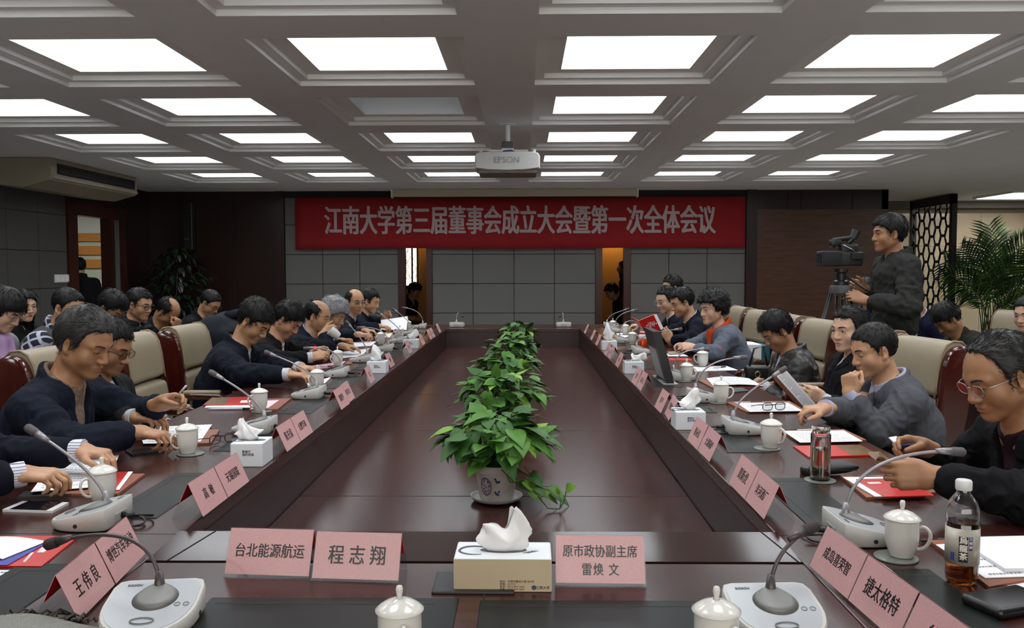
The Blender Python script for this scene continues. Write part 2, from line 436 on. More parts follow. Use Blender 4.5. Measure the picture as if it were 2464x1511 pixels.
for j in range(6): F.append((j, N + j, N + j + 1, j + 1)); a = n * 7 + j; F.append((a, a + 1, N + a + 1, N + a))
for i in range(n): a = i * 7; F.append((a, a + 7, N + a + 7, N + a)); a += 6; F.append((a, N + a, N + a + 7, a + 7))
b.add(V, F); b.build('cloth', M_banner, t, smooth=True)
txt = '江南大学第三届董事会成立大会暨第一次全体会议'
xs0, xs1 = ony(802, 535, BY).x, ony(1700, 533, BY).x
for i, ch in enumerate(txt):
    x = xs0 + (xs1 - xs0) * i / (len(txt) - 1)
    zc = (ony(780, 536, BY).z + ony(1700, 533, BY).z) / 2
    fat_text('lettering', ch, frame_matrix((x, BY - 0.012, zc), (1, 0, 0), (0, 0, 1)), 0.455, M_bantext, t, 0.028, 0.60)
# projection screen housing
p0, p1 = ony(943, 474, 12.7), ony(1534, 474, 12.7)
t = thing('screen_housing', 'long pale roll-up projection screen housing under the ceiling above the banner', 'projection screen', ((p0.x + p1.x) / 2, 12.72, 0))
w = (p1.x - p0.x) / 2
b = MB(); b.rbox(-w, w, -0.06, 0.08, p0.z, CEIL - 0.002, 0.008); b.build('case', mat('screen_case', srgb(176, 168, 150), 0.5), t)
b = MB(); b.rbox(-w - 0.01, -w + 0.012, -0.065, 0.085, p0.z - 0.012, CEIL - 0.002, 0.004); b.build('end_cap', M_mold, t)
b = MB(); b.rbox(w - 0.012, w + 0.01, -0.065, 0.085, p0.z - 0.012, CEIL - 0.002, 0.004); b.build('end_cap', M_mold, t)
b = MB(); b.box(-w + 0.02, w - 0.02, -0.02, 0.02, p0.z - 0.006, p0.z); b.build('slot', M_blackmatte, t)

# projector
t = thing('projector', 'white ceiling projector on a short pole in the middle of the room', 'projector', (-0.125, 7.05, 0))
yf = 6.83 - 7.05
w = 0.262
b = MB()
rings = []
for y, k in ((yf, 0.96), (yf + 0.03, 1.0), (yf + 0.36, 1.0), (yf + 0.40, 0.95)):
    prof = [(-w, 2.26), (-w * 0.6, 2.245), (0, 2.24), (w * 0.6, 2.245), (w, 2.26), (w * 1.0, 2.36), (w * 0.94, 2.385), (w * 0.78, 2.395), (-w * 0.78, 2.395), (-w * 0.94, 2.385), (-w * 1.0, 2.36)]
    rings.append([(x * k, y, 2.32 + (z - 2.32) * (0.9 if k < 0.97 else 1)) for x, z in prof])
b.loft(rings); b.build('casing', mat('projector_white', srgb(206, 208, 208), 0.4), t)
b = MB(); b.rbox(-w * 0.9, w * 0.9, yf + 0.02, yf + 0.38, 2.222, 2.25, 0.01); b.build('underside', mat('projector_under', srgb(120, 114, 104), 0.6), t)
b = MB(); b.rbox(-0.028, 0.028, yf + 0.03, yf + 0.05, 2.218, 2.223, 0.002); b.build('vent', M_blackmatte, t)
text_part('lettering', 'EPSON', frame_matrix((-0.005, yf - 0.002, 2.325), (1, 0, 0), (0, 0, 1)), 0.068, mat('grey_logo', srgb(150, 156, 158), 0.5), t, bold=0.012)
b = MB(); b.box(-0.17, 0.17, 0.02, 0.05, 2.425, 2.44); b.box(-0.17, -0.155, 0.02, 0.05, 2.39, 2.43); b.box(0.155, 0.17, 0.02, 0.05, 2.39, 2.43); b.box(-0.05, 0.05, -0.02, 0.09, 2.44, 2.448); b.build('bracket', M_steel, t)
b = MB(); b.rbox(-0.05, 0.05, -0.01, 0.08, 2.448, 2.505, 0.006); b.build('joint', mat('dark_grey_metal', srgb(70, 74, 72), 0.5, metal=0.4), t)
b = MB(); b.lathe([(0.02, 2.5), (0.02, CEIL)], 16, c=(0, 0.035, 0)); b.lathe([(0.075, CEIL - 0.008), (0.07, CEIL)], 20, c=(0, 0.035, 0)); b.build('pole', M_mold, t)
b = MB(); b.tube([(-0.07, 0.0, 2.40), (-0.03, 0.0, 2.425), (0.03, 0.0, 2.428), (0.10, 0.0, 2.40)], 0.008, 8); b.tube([(-0.03, 0.03, 2.40), (0.02, 0.0, 2.42), (0.12, 0.01, 2.41), (0.14, 0.02, 2.395)], 0.007, 8)
b.build('cable', mat('blue_cable', (0.02, 0.02, 0.22), 0.4), t, smooth=True)
for x in (-0.215, 0.215):
    b = MB(); b.lathe([(0.014, 2.385), (0.012, 2.405), (0.016, 2.406), (0.012, 2.414)], 12, c=(x, yf + 0.06, 0)); b.build('foot', M_white, t)

# air conditioner under the ceiling at the left wall
t = thing('air_conditioner', 'cream ceiling-hung air conditioner with a dark outlet by the left door', 'air conditioner', (0, 0, 0))
M_ac = mat('aged_cream_plastic', srgb(150, 142, 122), 0.5)
x0, x1, y0, y1 = XL + 0.02, -5.02, 9.0, 11.0
b = MB()
def acring(y, k=1.0): return [(x0, y, CEIL - 0.005), (x0, y, 2.38), (x0 + 0.42, y, 2.34), (x1 - 0.02, y, 2.415), (x1, y, 2.45), (x1, y, CEIL - 0.005)]
b.loft([acring(y0), acring(y1)]); b.build('casing', M_ac, t)
b = MB(); b.rbox(x1 - 0.03, x1 + 0.012, y0 + 0.12, y1 - 0.06, 2.485, 2.60, 0.01); b.build('outlet', M_blackmatte, t)
for z in (2.515, 2.545, 2.575):
    b = MB(); b.box(x1 + 0.008, x1 + 0.016, y0 + 0.14, y1 - 0.08, z, z + 0.006); b.build('louver', M_black, t)
b = MB(); b.rbox(x1 - 0.03, x1 + 0.018, y0 + 0.03, y1, 2.43, 2.468, 0.008); b.build('lip', M_ac, t)

# light switch, column loudspeaker
t = thing('switch_plate', 'white three-gang light switch on the grey left wall beside the door', 'light switch', (0, 0, 0))
p = onx(148, 670, XL)
b = MB(); b.rbox(XL - 0.002, XL + 0.012, p.y - 0.17, p.y + 0.17, p.z - 0.05, p.z + 0.05, 0.004); b.build('plate', M_white, t)
for k in (-1, 0, 1):
    b = MB(); b.rbox(XL + 0.011, XL + 0.017, p.y + k * 0.105 - 0.045, p.y + k * 0.105 + 0.045, p.z - 0.036, p.z + 0.036, 0.002); b.build('rocker', M_paper, t)
p = ony(455, 545, 12.9)
t = thing('wall_speaker', 'slim black column loudspeaker on the dark wall above the potted tree', 'loudspeaker', (p.x, 12.93, 0))
b = MB(); b.rbox(-0.07, 0.07, -0.09, 0.05, p.z - 0.36, p.z + 0.36, 0.01); b.build('cabinet', M_black, t)
b = MB(); b.box(-0.06, 0.06, -0.096, -0.088, p.z - 0.34, p.z + 0.34); b.build('grille', M_blackmatte, t)
b = MB(); b.box(-0.05, 0.03, -0.10, -0.095, p.z - 0.20, p.z - 0.188); b.build('badge', M_steel, t)

# lobby pictures through the left door: three orange wood strips on the lobby wall
for k, (ya, yb_) in enumerate(((561, 581), (592, 613), (624, 645))):
    za, zb2 = ony(208, yb_, 15.35).z, ony(208, ya, 15.35).z
    t = thing('wood_strip', ('top', 'middle', 'bottom')[k] + ' orange wooden strip on the pale lobby wall seen through the left door', 'wall strip', (-8.0, 15.36, (za + zb2) / 2), 0, 'orange strips on the lobby wall')
    b = MB(); b.rbox(-1.5, 1.4, -0.02, 0.02, -(zb2 - za) / 2, (zb2 - za) / 2, 0.004); b.build('board', M_slat, t)
t = thing('assumed_ceiling_lamp', 'assumed flat lobby ceiling lamp beyond the left door', 'ceiling light', (-7.6, 13.6, 0))  # unseen lamp, assumed from the brightness of the lobby
b = MB(); b.box(-0.4, 0.4, -0.4, 0.4, CEIL - 0.03, CEIL - 0.002); b.build('frame', M_mold, t)
b = MB(); b.box(-0.36, 0.36, -0.36, 0.36, CEIL - 0.034, CEIL - 0.02); b.build('diffuser', emis('assumed_lobby_lamp', (0.95, 1.0, 0.97), 20.0), t)
# corridor: a bright window with branches and assumed amber wall lamps
t = thing('corridor_window', 'bright window with bare branches seen through the left opening of the back wall', 'window', (0, 15.28, 0))
wx0, wx1 = ony(974, 640, 15.28).x, ony(1003, 640, 15.28).x
zt, zb_ = 2.35, ony(990, 687, 15.28).z
b = MB(); b.box(wx0 - 0.4, wx1, 0.0, 0.012, zb_, zt); b.build('pane', emis('window_daylight', (1.0, 0.90, 0.70), 2.2), t)
b = MB(); b.box(wx0 + 0.12, wx0 + 0.15, -0.02, 0.0, zb_, zt); b.box(wx0 - 0.4, wx1 + 0.02, -0.03, 0.0, zb_ - 0.06, zb_); b.box(wx1, wx1 + 0.03, -0.03, 0.01, zb_, zt); b.build('frame', M_woodx, t)
rnd = random.Random(4); b = MB()
for k in range(26):
    x = rnd.uniform(wx0 - 0.02, wx1); z = rnd.uniform(zb_, zt - 0.1); q = [(x, -0.012, z)]
    for s in range(4): x += rnd.uniform(-0.05, 0.05); z += rnd.uniform(0.02, 0.09); q.append((min(max(x, wx0 - 0.1), wx1 - 0.01), -0.012, min(z, zt)))
    b.tube(q, 0.004, 5)
b.build('branches', mat('branch_brown', srgb(150, 100, 40), 0.8), t)
for nm, px, en, lab in (('a', 1016, 5, 'assumed amber corridor wall lamp glowing beside the bright window'), ('b', 1478, 16, 'assumed amber corridor wall lamp glowing in the right opening of the back wall')):
    p = ony(px, 585, 14.9)
    t = thing('assumed_wall_lamp', lab, 'lamp', (p.x, 15.2, 2.15))
    b = MB(); b.lathe([(0.05, -0.1), (0.07, 0.1)], 16); b.build('lamp_shade', emis('amber_shade_' + nm, (1.0, 0.58, 0.16), 2.2), t)
    b = MB(); b.box(-0.04, 0.04, 0.05, 0.1, -0.06, 0.06); b.build('backplate', M_steel, t)
    l = bpy.data.lights.new('amber_glow', 'POINT'); l.energy = en; l.color = (1.0, 0.56, 0.18); l.shadow_soft_size = 0.1  # added point light spreading the assumed lamp's amber light
    o = bpy.data.objects.new('amber_glow', l); o.location = (p.x, 14.9, 2.2); COL.objects.link(o)

# lattice screen on the right
t = thing('lattice_screen', 'tall black openwork screen of interlaced ovals standing before the marble wall', 'screen', (6.9, 14.42, 0))
M_lat = mat('black_lacquer', (0.010, 0.010, 0.010), 0.35)
b = MB()
for y in (-0.74, 0.66): b.box(-0.04, 0.04, y, y + 0.09, 0, CEIL - 0.01)
b.box(-0.04, 0.04, -0.74, 0.75, CEIL - 0.16, CEIL - 0.01); b.box(-0.04, 0.04, -0.74, 0.75, 0, 0.12); b.build('frame', M_lat, t)
b = MB(); n_c = 7
for i in range(n_c):
    yc = -0.56 + i * (1.12 / (n_c - 1))
    for k in range(9):
        zc = 0.28 + k * 0.285 + (0.14 if i % 2 else 0)
        if zc > 2.45: continue
        b.tube([(0, yc + 0.115 * math.cos(a), zc + 0.155 * math.sin(a)) for a in [2 * math.pi * q / 16 for q in range(16)]], 0.016, 6, closed=True)
b.build('lattice', M_lat, t, smooth=True)

# ------------------------------------------------------------------ conference table
TZ = 0.75
TL, TLI, TRI, TR, TN, TNI, TFI, TF = -1.66, -0.912, 0.667, 1.394, 1.42, 2.19, 9.97, 10.75
t = thing('conference_table', 'long dark mahogany conference table with a sunken trough down its middle', 'table', ((TL + TR) / 2, 6.0, 0))
ox, oy = (TL + TR) / 2, 6.0
def tb(x0, x1, y0, y1, z0, z1, r=0.004, m=M_wood, nm='top', seg=2):
    b = MB(); b.rbox(x0 - ox, x1 - ox, y0 - oy, y1 - oy, z0, z1, r, seg); return b.build(nm, m, t)
tb(TL, TLI, TN, TF, TZ - 0.045, TZ, nm='side_top'); tb(TRI, TR, TN, TF, TZ - 0.045, TZ, nm='side_top')
tb(TLI + 0.0005, TRI - 0.0005, TN, 1.985, TZ - 0.045, TZ - 0.0002, nm='end_top'); tb(TLI, TRI, TFI, TF, TZ - 0.045, TZ - 0.0002, nm='end_top')
# bevelled ledge strip at the near end of the trough
b = MB(); b.add([(TLI - ox + 0.004, 1.992 - oy, TZ + 0.002), (TRI - ox - 0.004, 1.992 - oy, TZ + 0.002), (TRI - ox - 0.004, TNI - oy, TZ + 0.012), (TLI - ox + 0.004, TNI - oy, TZ + 0.012),
                (TLI - ox + 0.004, 1.992 - oy, TZ - 0.03), (TRI - ox - 0.004, 1.992 - oy, TZ - 0.03), (TRI - ox - 0.004, TNI - oy, TZ - 0.03), (TLI - ox + 0.004, TNI - oy, TZ - 0.03)],
               [(0, 1, 2, 3), (7, 6, 5, 4), (0, 4, 5, 1), (1, 5, 6, 2), (2, 6, 7, 3), (3, 7, 4, 0)]); b.build('ledge', mat('ledge_veneer', (0.034, 0.017, 0.015), 0.13, noise=0.3, nscale=3, stretch=(1, 14, 14)), t)
b = MB(); b.box(TLI - ox, TRI - ox, 1.985 - oy, 1.993 - oy, TZ - 0.04, TZ - 0.006); b.build('ledge_gap', M_groove, t)
for xa_, xb_ in ((TLI + 0.10, TLI + 0.055), (TRI - 0.045, TRI - 0.012)):
    b = MB(); b.tube([(xa_ - ox if 0 else xb_ - ox, 1.992 - oy, TZ + 0.0025), (xa_ - ox, TNI - oy, TZ + 0.0125)], 0.0016, 5); b.build('ledge_joint', M_groove, t)
ZT = 0.53
tb(TLI - 0.03, TLI - 0.001, TNI - 0.03, TFI + 0.03, ZT - 0.03, TZ - 0.046, 0.002, M_woodx, 'trough_side'); tb(TRI + 0.001, TRI + 0.03, TNI - 0.03, TFI + 0.03, ZT - 0.03, TZ - 0.046, 0.002, M_woodx, 'trough_side')
tb(TLI, TRI, TFI + 0.001, TFI + 0.03, ZT - 0.03, TZ - 0.046, 0.002, M_woodx, 'trough_end'); tb(TLI, TRI, TNI - 0.03, TNI, ZT - 0.03, TZ - 0.004, 0.002, M_woodx, 'trough_end')
yy = [TNI] + [3.39, 4.79, 6.19, 7.59, 8.99] + [TFI]
for i in range(len(yy) - 1): tb(TLI, TRI, yy[i] + 0.002, yy[i + 1] - 0.002, ZT - 0.03, ZT, 0.0025, M_wood, 'trough_floor', 1)
for x0, x1, y0, y1 in ((TL + 0.38, TL + 0.41, TN + 0.2, TF - 0.2), (TR - 0.41, TR - 0.38, TN + 0.2, TF - 0.2), (TL + 0.38, TR - 0.38, TN + 0.2, TN + 0.23), (TL + 0.38, TR - 0.38, TF - 0.23, TF - 0.2)):
    tb(x0, x1, y0, y1, 0, TZ - 0.045, 0.003, M_woodx, 'modesty_panel')
# seams across the side tops
b = MB()
for y in (2.2, 3.6, 5.0, 6.4, 7.8, 9.2):
    b.box(TL - ox + 0.003, TLI - ox - 0.003, y - oy, y - oy + 0.0025, TZ - 0.001, TZ + 0.0004); b.box(TRI - ox + 0.003, TR - ox - 0.003, y - oy, y - oy + 0.0025, TZ - 0.001, TZ + 0.0004)
b.box(-0.086 - ox, -0.083 - ox, TN - oy, 1.985 - oy, TZ - 0.001, TZ + 0.0003)
b.build('joint', M_groove, t)
# black flip-up screen lids let into the top
def inset(x0, x1, y0, y1, side):
    m = MB(); m.rbox(x0 - ox, x1 - ox, y0 - oy, y1 - oy, TZ - 0.004, TZ + 0.0022, 0.002, 1); p_ = m.build('screen_lid', M_inset, t)
    m = MB(); g = 0.004
    if side == 'y':
        m.box(x0 - ox + 0.02, x1 - ox - 0.05, y1 - oy - 0.035, y1 - oy - 0.032, TZ + 0.001, TZ + 0.0026); m.box(x1 - ox - 0.052, x1 - ox - 0.049, y0 - oy + 0.01, y1 - oy - 0.03, TZ + 0.001, TZ + 0.0026)
        for k in range(5): m.lathe([(0.004, TZ + 0.002), (0.004, TZ + 0.0032)], 8, c=(x1 - ox - 0.025 - 0.014 * k, y0 - oy + 0.03, 0))
    else:
        m.box(x0 - ox + 0.03, x0 - ox + 0.033, y0 - oy + 0.02, y1 - oy - 0.05, TZ + 0.001, TZ + 0.0026); m.box(x0 - ox + 0.03, x1 - ox - 0.01, y1 - oy - 0.05, y1 - oy - 0.047, TZ + 0.001, TZ + 0.0026)
        xc = x0 - ox + 0.016 if x0 < 0 else x1 - ox - 0.016
        for k in range(5): m.lathe([(0.004, TZ + 0.002), (0.004, TZ + 0.0032)], 8, c=(xc, y0 - oy + 0.06 + 0.016 * k, 0))
    m.build('lid_detail', M_insetline, p_)
inset(-0.667, -0.137, 1.53, 1.765, 'y'); inset(-0.092, 0.43, 1.53, 1.755, 'y')
for y in (1.44, 2.34, 3.22, 4.07, 4.95, 5.85, 6.7, 7.6, 8.5, 9.3): inset(-1.20, -1.035, y, y + 0.53, 'x')
for y in (1.42, 2.28, 3.2, 4.1, 5.0, 5.9, 6.8, 7.7, 8.6): inset(0.775, 0.945, y, y + 0.53, 'x')
b = MB(); q = [onz(1062, 1380, TZ), onz(1062, 1430, TZ)]
b.rbox(q[0].x - ox - 0.01, q[0].x - ox + 0.17, q[1].y - oy, q[0].y - oy, TZ - 0.003, TZ + 0.006, 0.004, 2); b.build('cable_port', M_black, t)
# the back-row desks along both walls
for (x0, x1, y0, y1, lab) in ((-3.02, -2.56, 4.6, 9.9, 'dark wooden back-row desk behind the left chairs'), (2.95, 3.30, 5.4, 7.7, 'dark wooden back-row desk behind the right chairs')):
    d = thing('back_row_desk', lab, 'desk', ((x0 + x1) / 2, (y0 + y1) / 2, 0))
    w, h = (x1 - x0) / 2, (y1 - y0) / 2
    b = MB(); b.rbox(-w, w, -h, h, 0.71, 0.75, 0.004); b.build('desk_top', M_woodx, d)
    s = 1 if x0 < 0 else -1
    b = MB(); b.box(s * (w - 0.05) - 0.015, s * (w - 0.05) + 0.015, -h + 0.03, h - 0.03, 0.02, 0.71); b.build('modesty_panel', M_woodx, d)
    for yy_ in (-h + 0.05, 0, h - 0.05):
        b = MB(); b.box(-w + 0.04, w - 0.04, yy_ - 0.02, yy_ + 0.02, 0, 0.71); b.build('leg', M_woodx, d)

# ------------------------------------------------------------------ things on the table
# -- lidded porcelain mugs on coasters
def make_mug():
    t = thing('tea_mug', '', 'mug')
    b = MB(); b.lathe([(0.021, 0.0), (0.026, 0.001), (0.027, 0.006), (0.033, 0.018), (0.0375, 0.034), (0.039, 0.055), (0.0392, 0.09), (0.0365, 0.09), (0.036, 0.05), (0.03, 0.012), (0.0, 0.010)], 32, cap=False); b.lathe([(0.0, 0.001), (0.022, 0.0005)], 32, cap=False)
    b.build('body', M_china, t, smooth=True, autosmooth=50)
    b = MB(); b.tube(smooth_pts([(-0.036, 0, 0.075), (-0.050, 0, 0.078), (-0.061, 0, 0.068), (-0.062, 0, 0.052), (-0.056, 0, 0.036), (-0.046, 0, 0.026), (-0.034, 0, 0.022)]), 0.0043, 10); b.build('handle', M_china, t, smooth=True)
    l = MB(); l.lathe([(0.0, 0.0905), (0.036, 0.0905), (0.0430, 0.092), (0.0432, 0.094), (0.036, 0.100), (0.025, 0.107), (0.012, 0.1115), (0.006, 0.113)], 32, cap=False); ld = l.build('lid', M_china, t, smooth=True, autosmooth=60)
    k = MB(); k.lathe([(0.0055, 0.1115), (0.0045, 0.117), (0.0062, 0.124), (0.0066, 0.130), (0.005, 0.1355), (0.0, 0.137)], 16, cap=False); k.build('knob', M_china, ld, smooth=True)
    return t
M_coaster = mat('frosted_coaster', srgb(104, 108, 100), 0.25)
def make_coaster():
    b = MB(); b.lathe([(0.0, 0.0), (0.049, 0.0), (0.051, 0.002), (0.050, 0.004), (0.044, 0.005), (0.0, 0.0045)], 36, cap=False)
    return tag(b.build('coaster', M_coaster, None, smooth=True, autosmooth=40), '', 'coaster')
mug0 = make_mug(); cst0 = make_coaster(); mug_first = True
MUGS = [(215 + 25, 1213, 4.0, 'beside the striped-cuff hands', 1), (447, 1093, 3.9, 'before the man in the navy jacket with raised hand', 1), (622, 990, 4.0, 'beside the red photo brochure', 1), (762, 935, 4.0, 'by the wrist of the man in the long navy coat', 1),
        (811, 880, 4.0, 'behind the lit red microphone ring', 1), (916, 828, 4.0, 'before the grey-haired woman', 1), (962, 815, 4.0, 'beside the red round tag', 1), (981, 795, 4.0, 'at the far left end of the table', 1),
        (2177, 1345, -0.6, 'left of the tea bottle', 1), (1858, 1080, -0.9, 'left of the glass tumbler', 1), (1737, 969, -0.4, 'before the open brown folder with spectacles', 1), (1653, 917, -0.5, 'right of the black monitor', 1),
        (1692, 882, 2.7, 'before the woman with curly hair', 0), (1522, 828, -0.2, 'left of the orange flask', 0), (1505, 806, -0.2, 'under the red booklet', 0), (1475, 795, -0.2, 'at the far right end of the table', 0),
        (959, 1603, 5.0, 'on the near end left of the tissue box', 1), (1728, 1606, 5.2, 'on the near end beside the right microphone', 1)]
for px, py, hd, lab, cs in MUGS:
    p = onz(px, py, TZ + 0.003); lab_m = 'white lidded porcelain mug ' + lab
    if mug_first: o = mug0; o.location = p; o.rotation_euler = (0, 0, hd - math.pi); o['label'] = lab_m; o['group'] = 'lidded tea mugs on the table'
    else: o = dup(mug0, p, hd - math.pi, lab_m, 'lidded tea mugs on the table')
    o.location.z = TZ + 0.005; o.location.y += 0.018
    c = cst0 if mug_first else dup(cst0, p, 0, '')
    c.location = (p.x + (0.012 if p.x < -0.3 else -0.014 if p.x > 0.5 else 0), p.y + 0.016, TZ); c['label'] = 'round coaster under the mug ' + lab; c['group'] = 'coasters under the mugs'
    mug_first = False

# -- conference microphones
M_micplate = mat('mic_plate_grey', srgb(176, 180, 184), 0.3, metal=0.25)
M_micbody = mat('mic_base_white', srgb(186, 185, 180), 0.42)
M_neck = mat('mic_neck_grey', srgb(142, 138, 142), 0.35, metal=0.5)
M_neckd = mat('mic_neck_dark', srgb(84, 78, 78), 0.4, metal=0.5)
M_redled = emis('red_led_ring', (1.0, 0.05, 0.08), 2.5)
def dshape(w, d, n=18):
    pts = []
    for k in range(n + 1):
        a = math.pi + math.pi * k / n
        pts.append((w * math.copysign(abs(math.cos(a)) ** 0.72, math.cos(a)), d * 0.55 * math.sin(a) * 1.0))
    pts += [(w * 0.985, d * 0.30), (w * 0.90, d * 0.42), (w * 0.72, d * 0.45), (-w * 0.72, d * 0.45), (-w * 0.90, d * 0.42), (-w * 0.985, d * 0.30)]
    return pts
def mic_base_parts(t):
    w, d = 0.092, 0.175
    P = dshape(w, d)
    def zt(y): return 0.020 + (y + d * 0.55) / d * 0.040
    b = MB(); b.loft([[(x * 0.93, y * 0.95, 0.0) for x, y in P], [(x, y, 0.010) for x, y in P], [(x, y, zt(y) - 0.004) for x, y in P], [(x * 0.975, y * 0.975, zt(y * 0.975)) for x, y in P]]); body = b.build('base', M_micbody, t, smooth=True, autosmooth=40)
    b = MB(); b.loft([[(x * 0.91, y * 0.91, zt(y * 0.91) - 0.002) for x, y in P], [(x * 0.91, y * 0.91, zt(y * 0.91) + 0.0010) for x, y in P]]); b.build('top_plate', M_micplate, t, smooth=True, autosmooth=30)
    b = MB(); n = 40; ring = []
    for sc, hz in ((1, 0.001), (0.75, 0.007), (0.45, 0.012), (0.2, 0.014)):
        ring.append([(0.004 + 0.044 * sc * math.cos(2 * math.pi * k / n), 0.012 + 0.028 * (1 - sc) + 0.042 * sc * math.sin(2 * math.pi * k / n), zt(0.012 + 0.028 * (1 - sc) + 0.042 * sc * math.sin(2 * math.pi * k / n)) + hz) for k in range(n)])
    b.loft(ring); b.build('speaker_cone', M_neckd if 0 else mat('mic_cone_grey', srgb(118, 118, 116), 0.5, metal=0.3), t, smooth=True)
    b = MB(); yk = -0.062
    b.tube([(0.022 * math.cos(a) * (1.0), yk + 0.009 * math.sin(a), zt(yk) + 0.0028 + 0.0022 * math.sin(a)) for a in [2 * math.pi * q / 20 for q in range(20)]], 0.0012, 6, closed=True); b.build('talk_button', mat('button_ring', srgb(96, 100, 104), 0.4), t, smooth=True)
    b = MB()
    for xk in (0.052, 0.069):
        b.tube([(xk + 0.0055 * math.cos(a), -0.012 + 0.0055 * math.sin(a), zt(-0.012 + 0.0055 * math.sin(a)) + 0.002) for a in [2 * math.pi * q / 12 for q in range(12)]], 0.0006, 5, closed=True)
    b.build('volume_buttons', mat('button_ring', 0, 0), t)
    for sx in (-1, 1):
        b = MB(); b.T = Matrix.Translation((sx * 0.0905, 0.0, 0.016)) @ Matrix.Rotation(math.pi / 2, 4, 'Y'); b.lathe([(0.0055, -0.003), (0.0055, 0.003)], 12); b.build('jack_socket', M_blackmatte, t)
    b = MB(); b.rbox(-0.035, 0.035, d * 0.45 - 0.012, d * 0.45 + 0.002, 0.006, 0.034, 0.004); b.build('plug_bay', mat('plug_bay_grey', srgb(150, 150, 146), 0.5), t)
    text_part('lettering', 'BOSCH', frame_matrix((-0.048, 0.056, zt(0.056) + 0.0015), (1, 0, 0), (0, 1, 0.229)), 0.009, mat('button_ring', 0, 0), t, bold=0.02)
    return zt
def bez(p0, p1, p2, p3, n=14):
    out = []
    for i in range(n + 1):
        u = i / n; out.append(p0 * (1 - u) ** 3 + p1 * 3 * u * (1 - u) ** 2 + p2 * 3 * u * u * (1 - u) + p3 * u ** 3)
    return out
def mic(bx, by, rz, head, lab, dark=False, lit=False, curve=0.45, cable=True):
    """head: world point of the capsule tip"""
    p = onz(bx, by, TZ) if not isinstance(bx, Vector) else bx
    t = thing('conference_microphone', lab, 'microphone', (p.x, p.y, TZ + 0.003), rz, 'gooseneck conference microphones')
    zt = mic_base_parts(t)
    mw = Matrix.Translation(p) @ Matrix.Rotation(rz, 4, 'Z'); mw[2][3] = TZ + 0.003
    hl = mw.inverted() @ Vector(head)
    s = Vector((0.004, 0.040, zt(0.04) + 0.004))
    d = (hl - s); L = d.length
    up = Vector((0, 0.004, 1)).normalized()
    tip = d.normalized(); end_dir = (tip - up * 0.55).normalized() if curve > 0.3 else (tip - up * 0.25).normalized()
    pts = bez(s, s + up * L * curve, hl - end_dir * L * 0.50, hl, 18)
    b = MB(); b.tube([s - up * 0.006, s + up * 0.006, s + up * 0.035 + (pts[2] - s) * 0.0], [0.013, 0.011, 0.0065], 14); b.build('collar', M_neckd if dark else M_neck, t, smooth=True)
    e = (pts[-1] - pts[-2]).normalized()
    k = len(pts)
    b = MB(); b.tube(pts[:-2] + [hl - e * 0.07], 0.0042, 10); b.build('gooseneck', M_neckd if dark else M_neck, t, smooth=True)
    b = MB(); b.tube([hl - e * 0.075, hl - e * 0.06, hl - e * 0.035], [0.0055, 0.008, 0.0105], 14); h = b.build('capsule_holder', M_neckd if dark else M_neck, t, smooth=True)
    b = MB(); b.tube([hl - e * 0.036, hl - e * 0.03, hl - e * 0.006, hl], [0.0105, 0.0122, 0.0122, 0.008], 16); b.build('capsule', mat('mic_grille', srgb(92, 88, 88), 0.5, metal=0.6, bump=0.6, bscale=900) if not dark else mat('mic_foam', srgb(52, 46, 44), 0.7, bump=0.6, bscale=700), h, smooth=True, autosmooth=50)
    if lit:
        b = MB(); b.tube([hl - e * 0.082, hl - e * 0.072], [0.0085, 0.0085], 14); b.build('light_ring', M_redled, h)
    if cable:
        b = MB(); y0 = 0.079
        b.tube([(-0.004, y0 - 0.004, 0.02), (-0.004, y0 + 0.035, 0.02)], [0.0095, 0.0075], 12); b.tube(smooth_pts([(-0.004, y0 + 0.03, 0.02), (-0.006, y0 + 0.06, 0.02), (-0.03, y0 + 0.075, 0.012), (-0.05, y0 + 0.06, 0.0045), (-0.06, y0 + 0.02, 0.0045), (-0.058, y0 - 0.0, 0.0045)]), 0.0032, 8)
        b.tube(smooth_pts([(-0.02, y0 - 0.002, 0.014), (-0.02, y0 + 0.04, 0.012), (0.0, y0 + 0.066, 0.005), (0.03, y0 + 0.07, 0.004), (0.05, y0 + 0.05, 0.004)]), 0.0032, 8); b.build('cable', M_black, t, smooth=True)
    return t
HP = math.pi / 2
# left side: user sits at -X, so the high back of the base points to +X
def lmic(bx, by, hx, hy, lab, **k):
    p = onz(bx, by, TZ); p.x += 0.0; p.y += 0.06
    return mic(p, 0, -HP, ony(hx, hy, p.y + k.pop('dy', 0.0)), lab, **k)
def rmic(bx, by, hx, hy, lab, **k):
    p = onz(bx, by, TZ); p.y += 0.06
    return mic(p, 0, HP, ony(hx, hy, p.y + k.pop('dy', 0.0)), lab, **k)
lmic(196, 1275, 62, 1026, 'grey gooseneck microphone between the white phone and the nearest left mug', curve=0.2)
lmic(604, 1045, 503, 893, 'grey gooseneck microphone behind the left tissue box', curve=0.2)
lmic(738, 960, 636, 846, 'grey gooseneck microphone in front of the man in the long navy coat', curve=0.25)
lmic(803, 908, 730, 839, 'gooseneck microphone with a lit red ring before the left row', lit=True, curve=0.4)
lmic(868, 872, 832, 772, 'dark gooseneck microphone behind the second left tissue box', curve=0.2)
lmic(921, 846, 858, 789, 'gooseneck microphone reaching towards the grey-haired woman', curve=0.4)
lmic(956, 826, 908, 750, 'gooseneck microphone beside the red round tag', curve=0.2)
lmic(982, 807, 944, 742, 'gooseneck microphone second from the far left corner of the table', curve=0.2)
lmic(1008, 791, 967, 740, 'gooseneck microphone at the far left corner of the table', curve=0.4)
rmic(2095, 1312, 2322, 1088, 'grey gooseneck microphone beside the nearest right mug', curve=0.35, dy=0.0)
rmic(1796, 1046, 1893, 884, 'grey gooseneck microphone before the spectacles and open folder', curve=0.25)
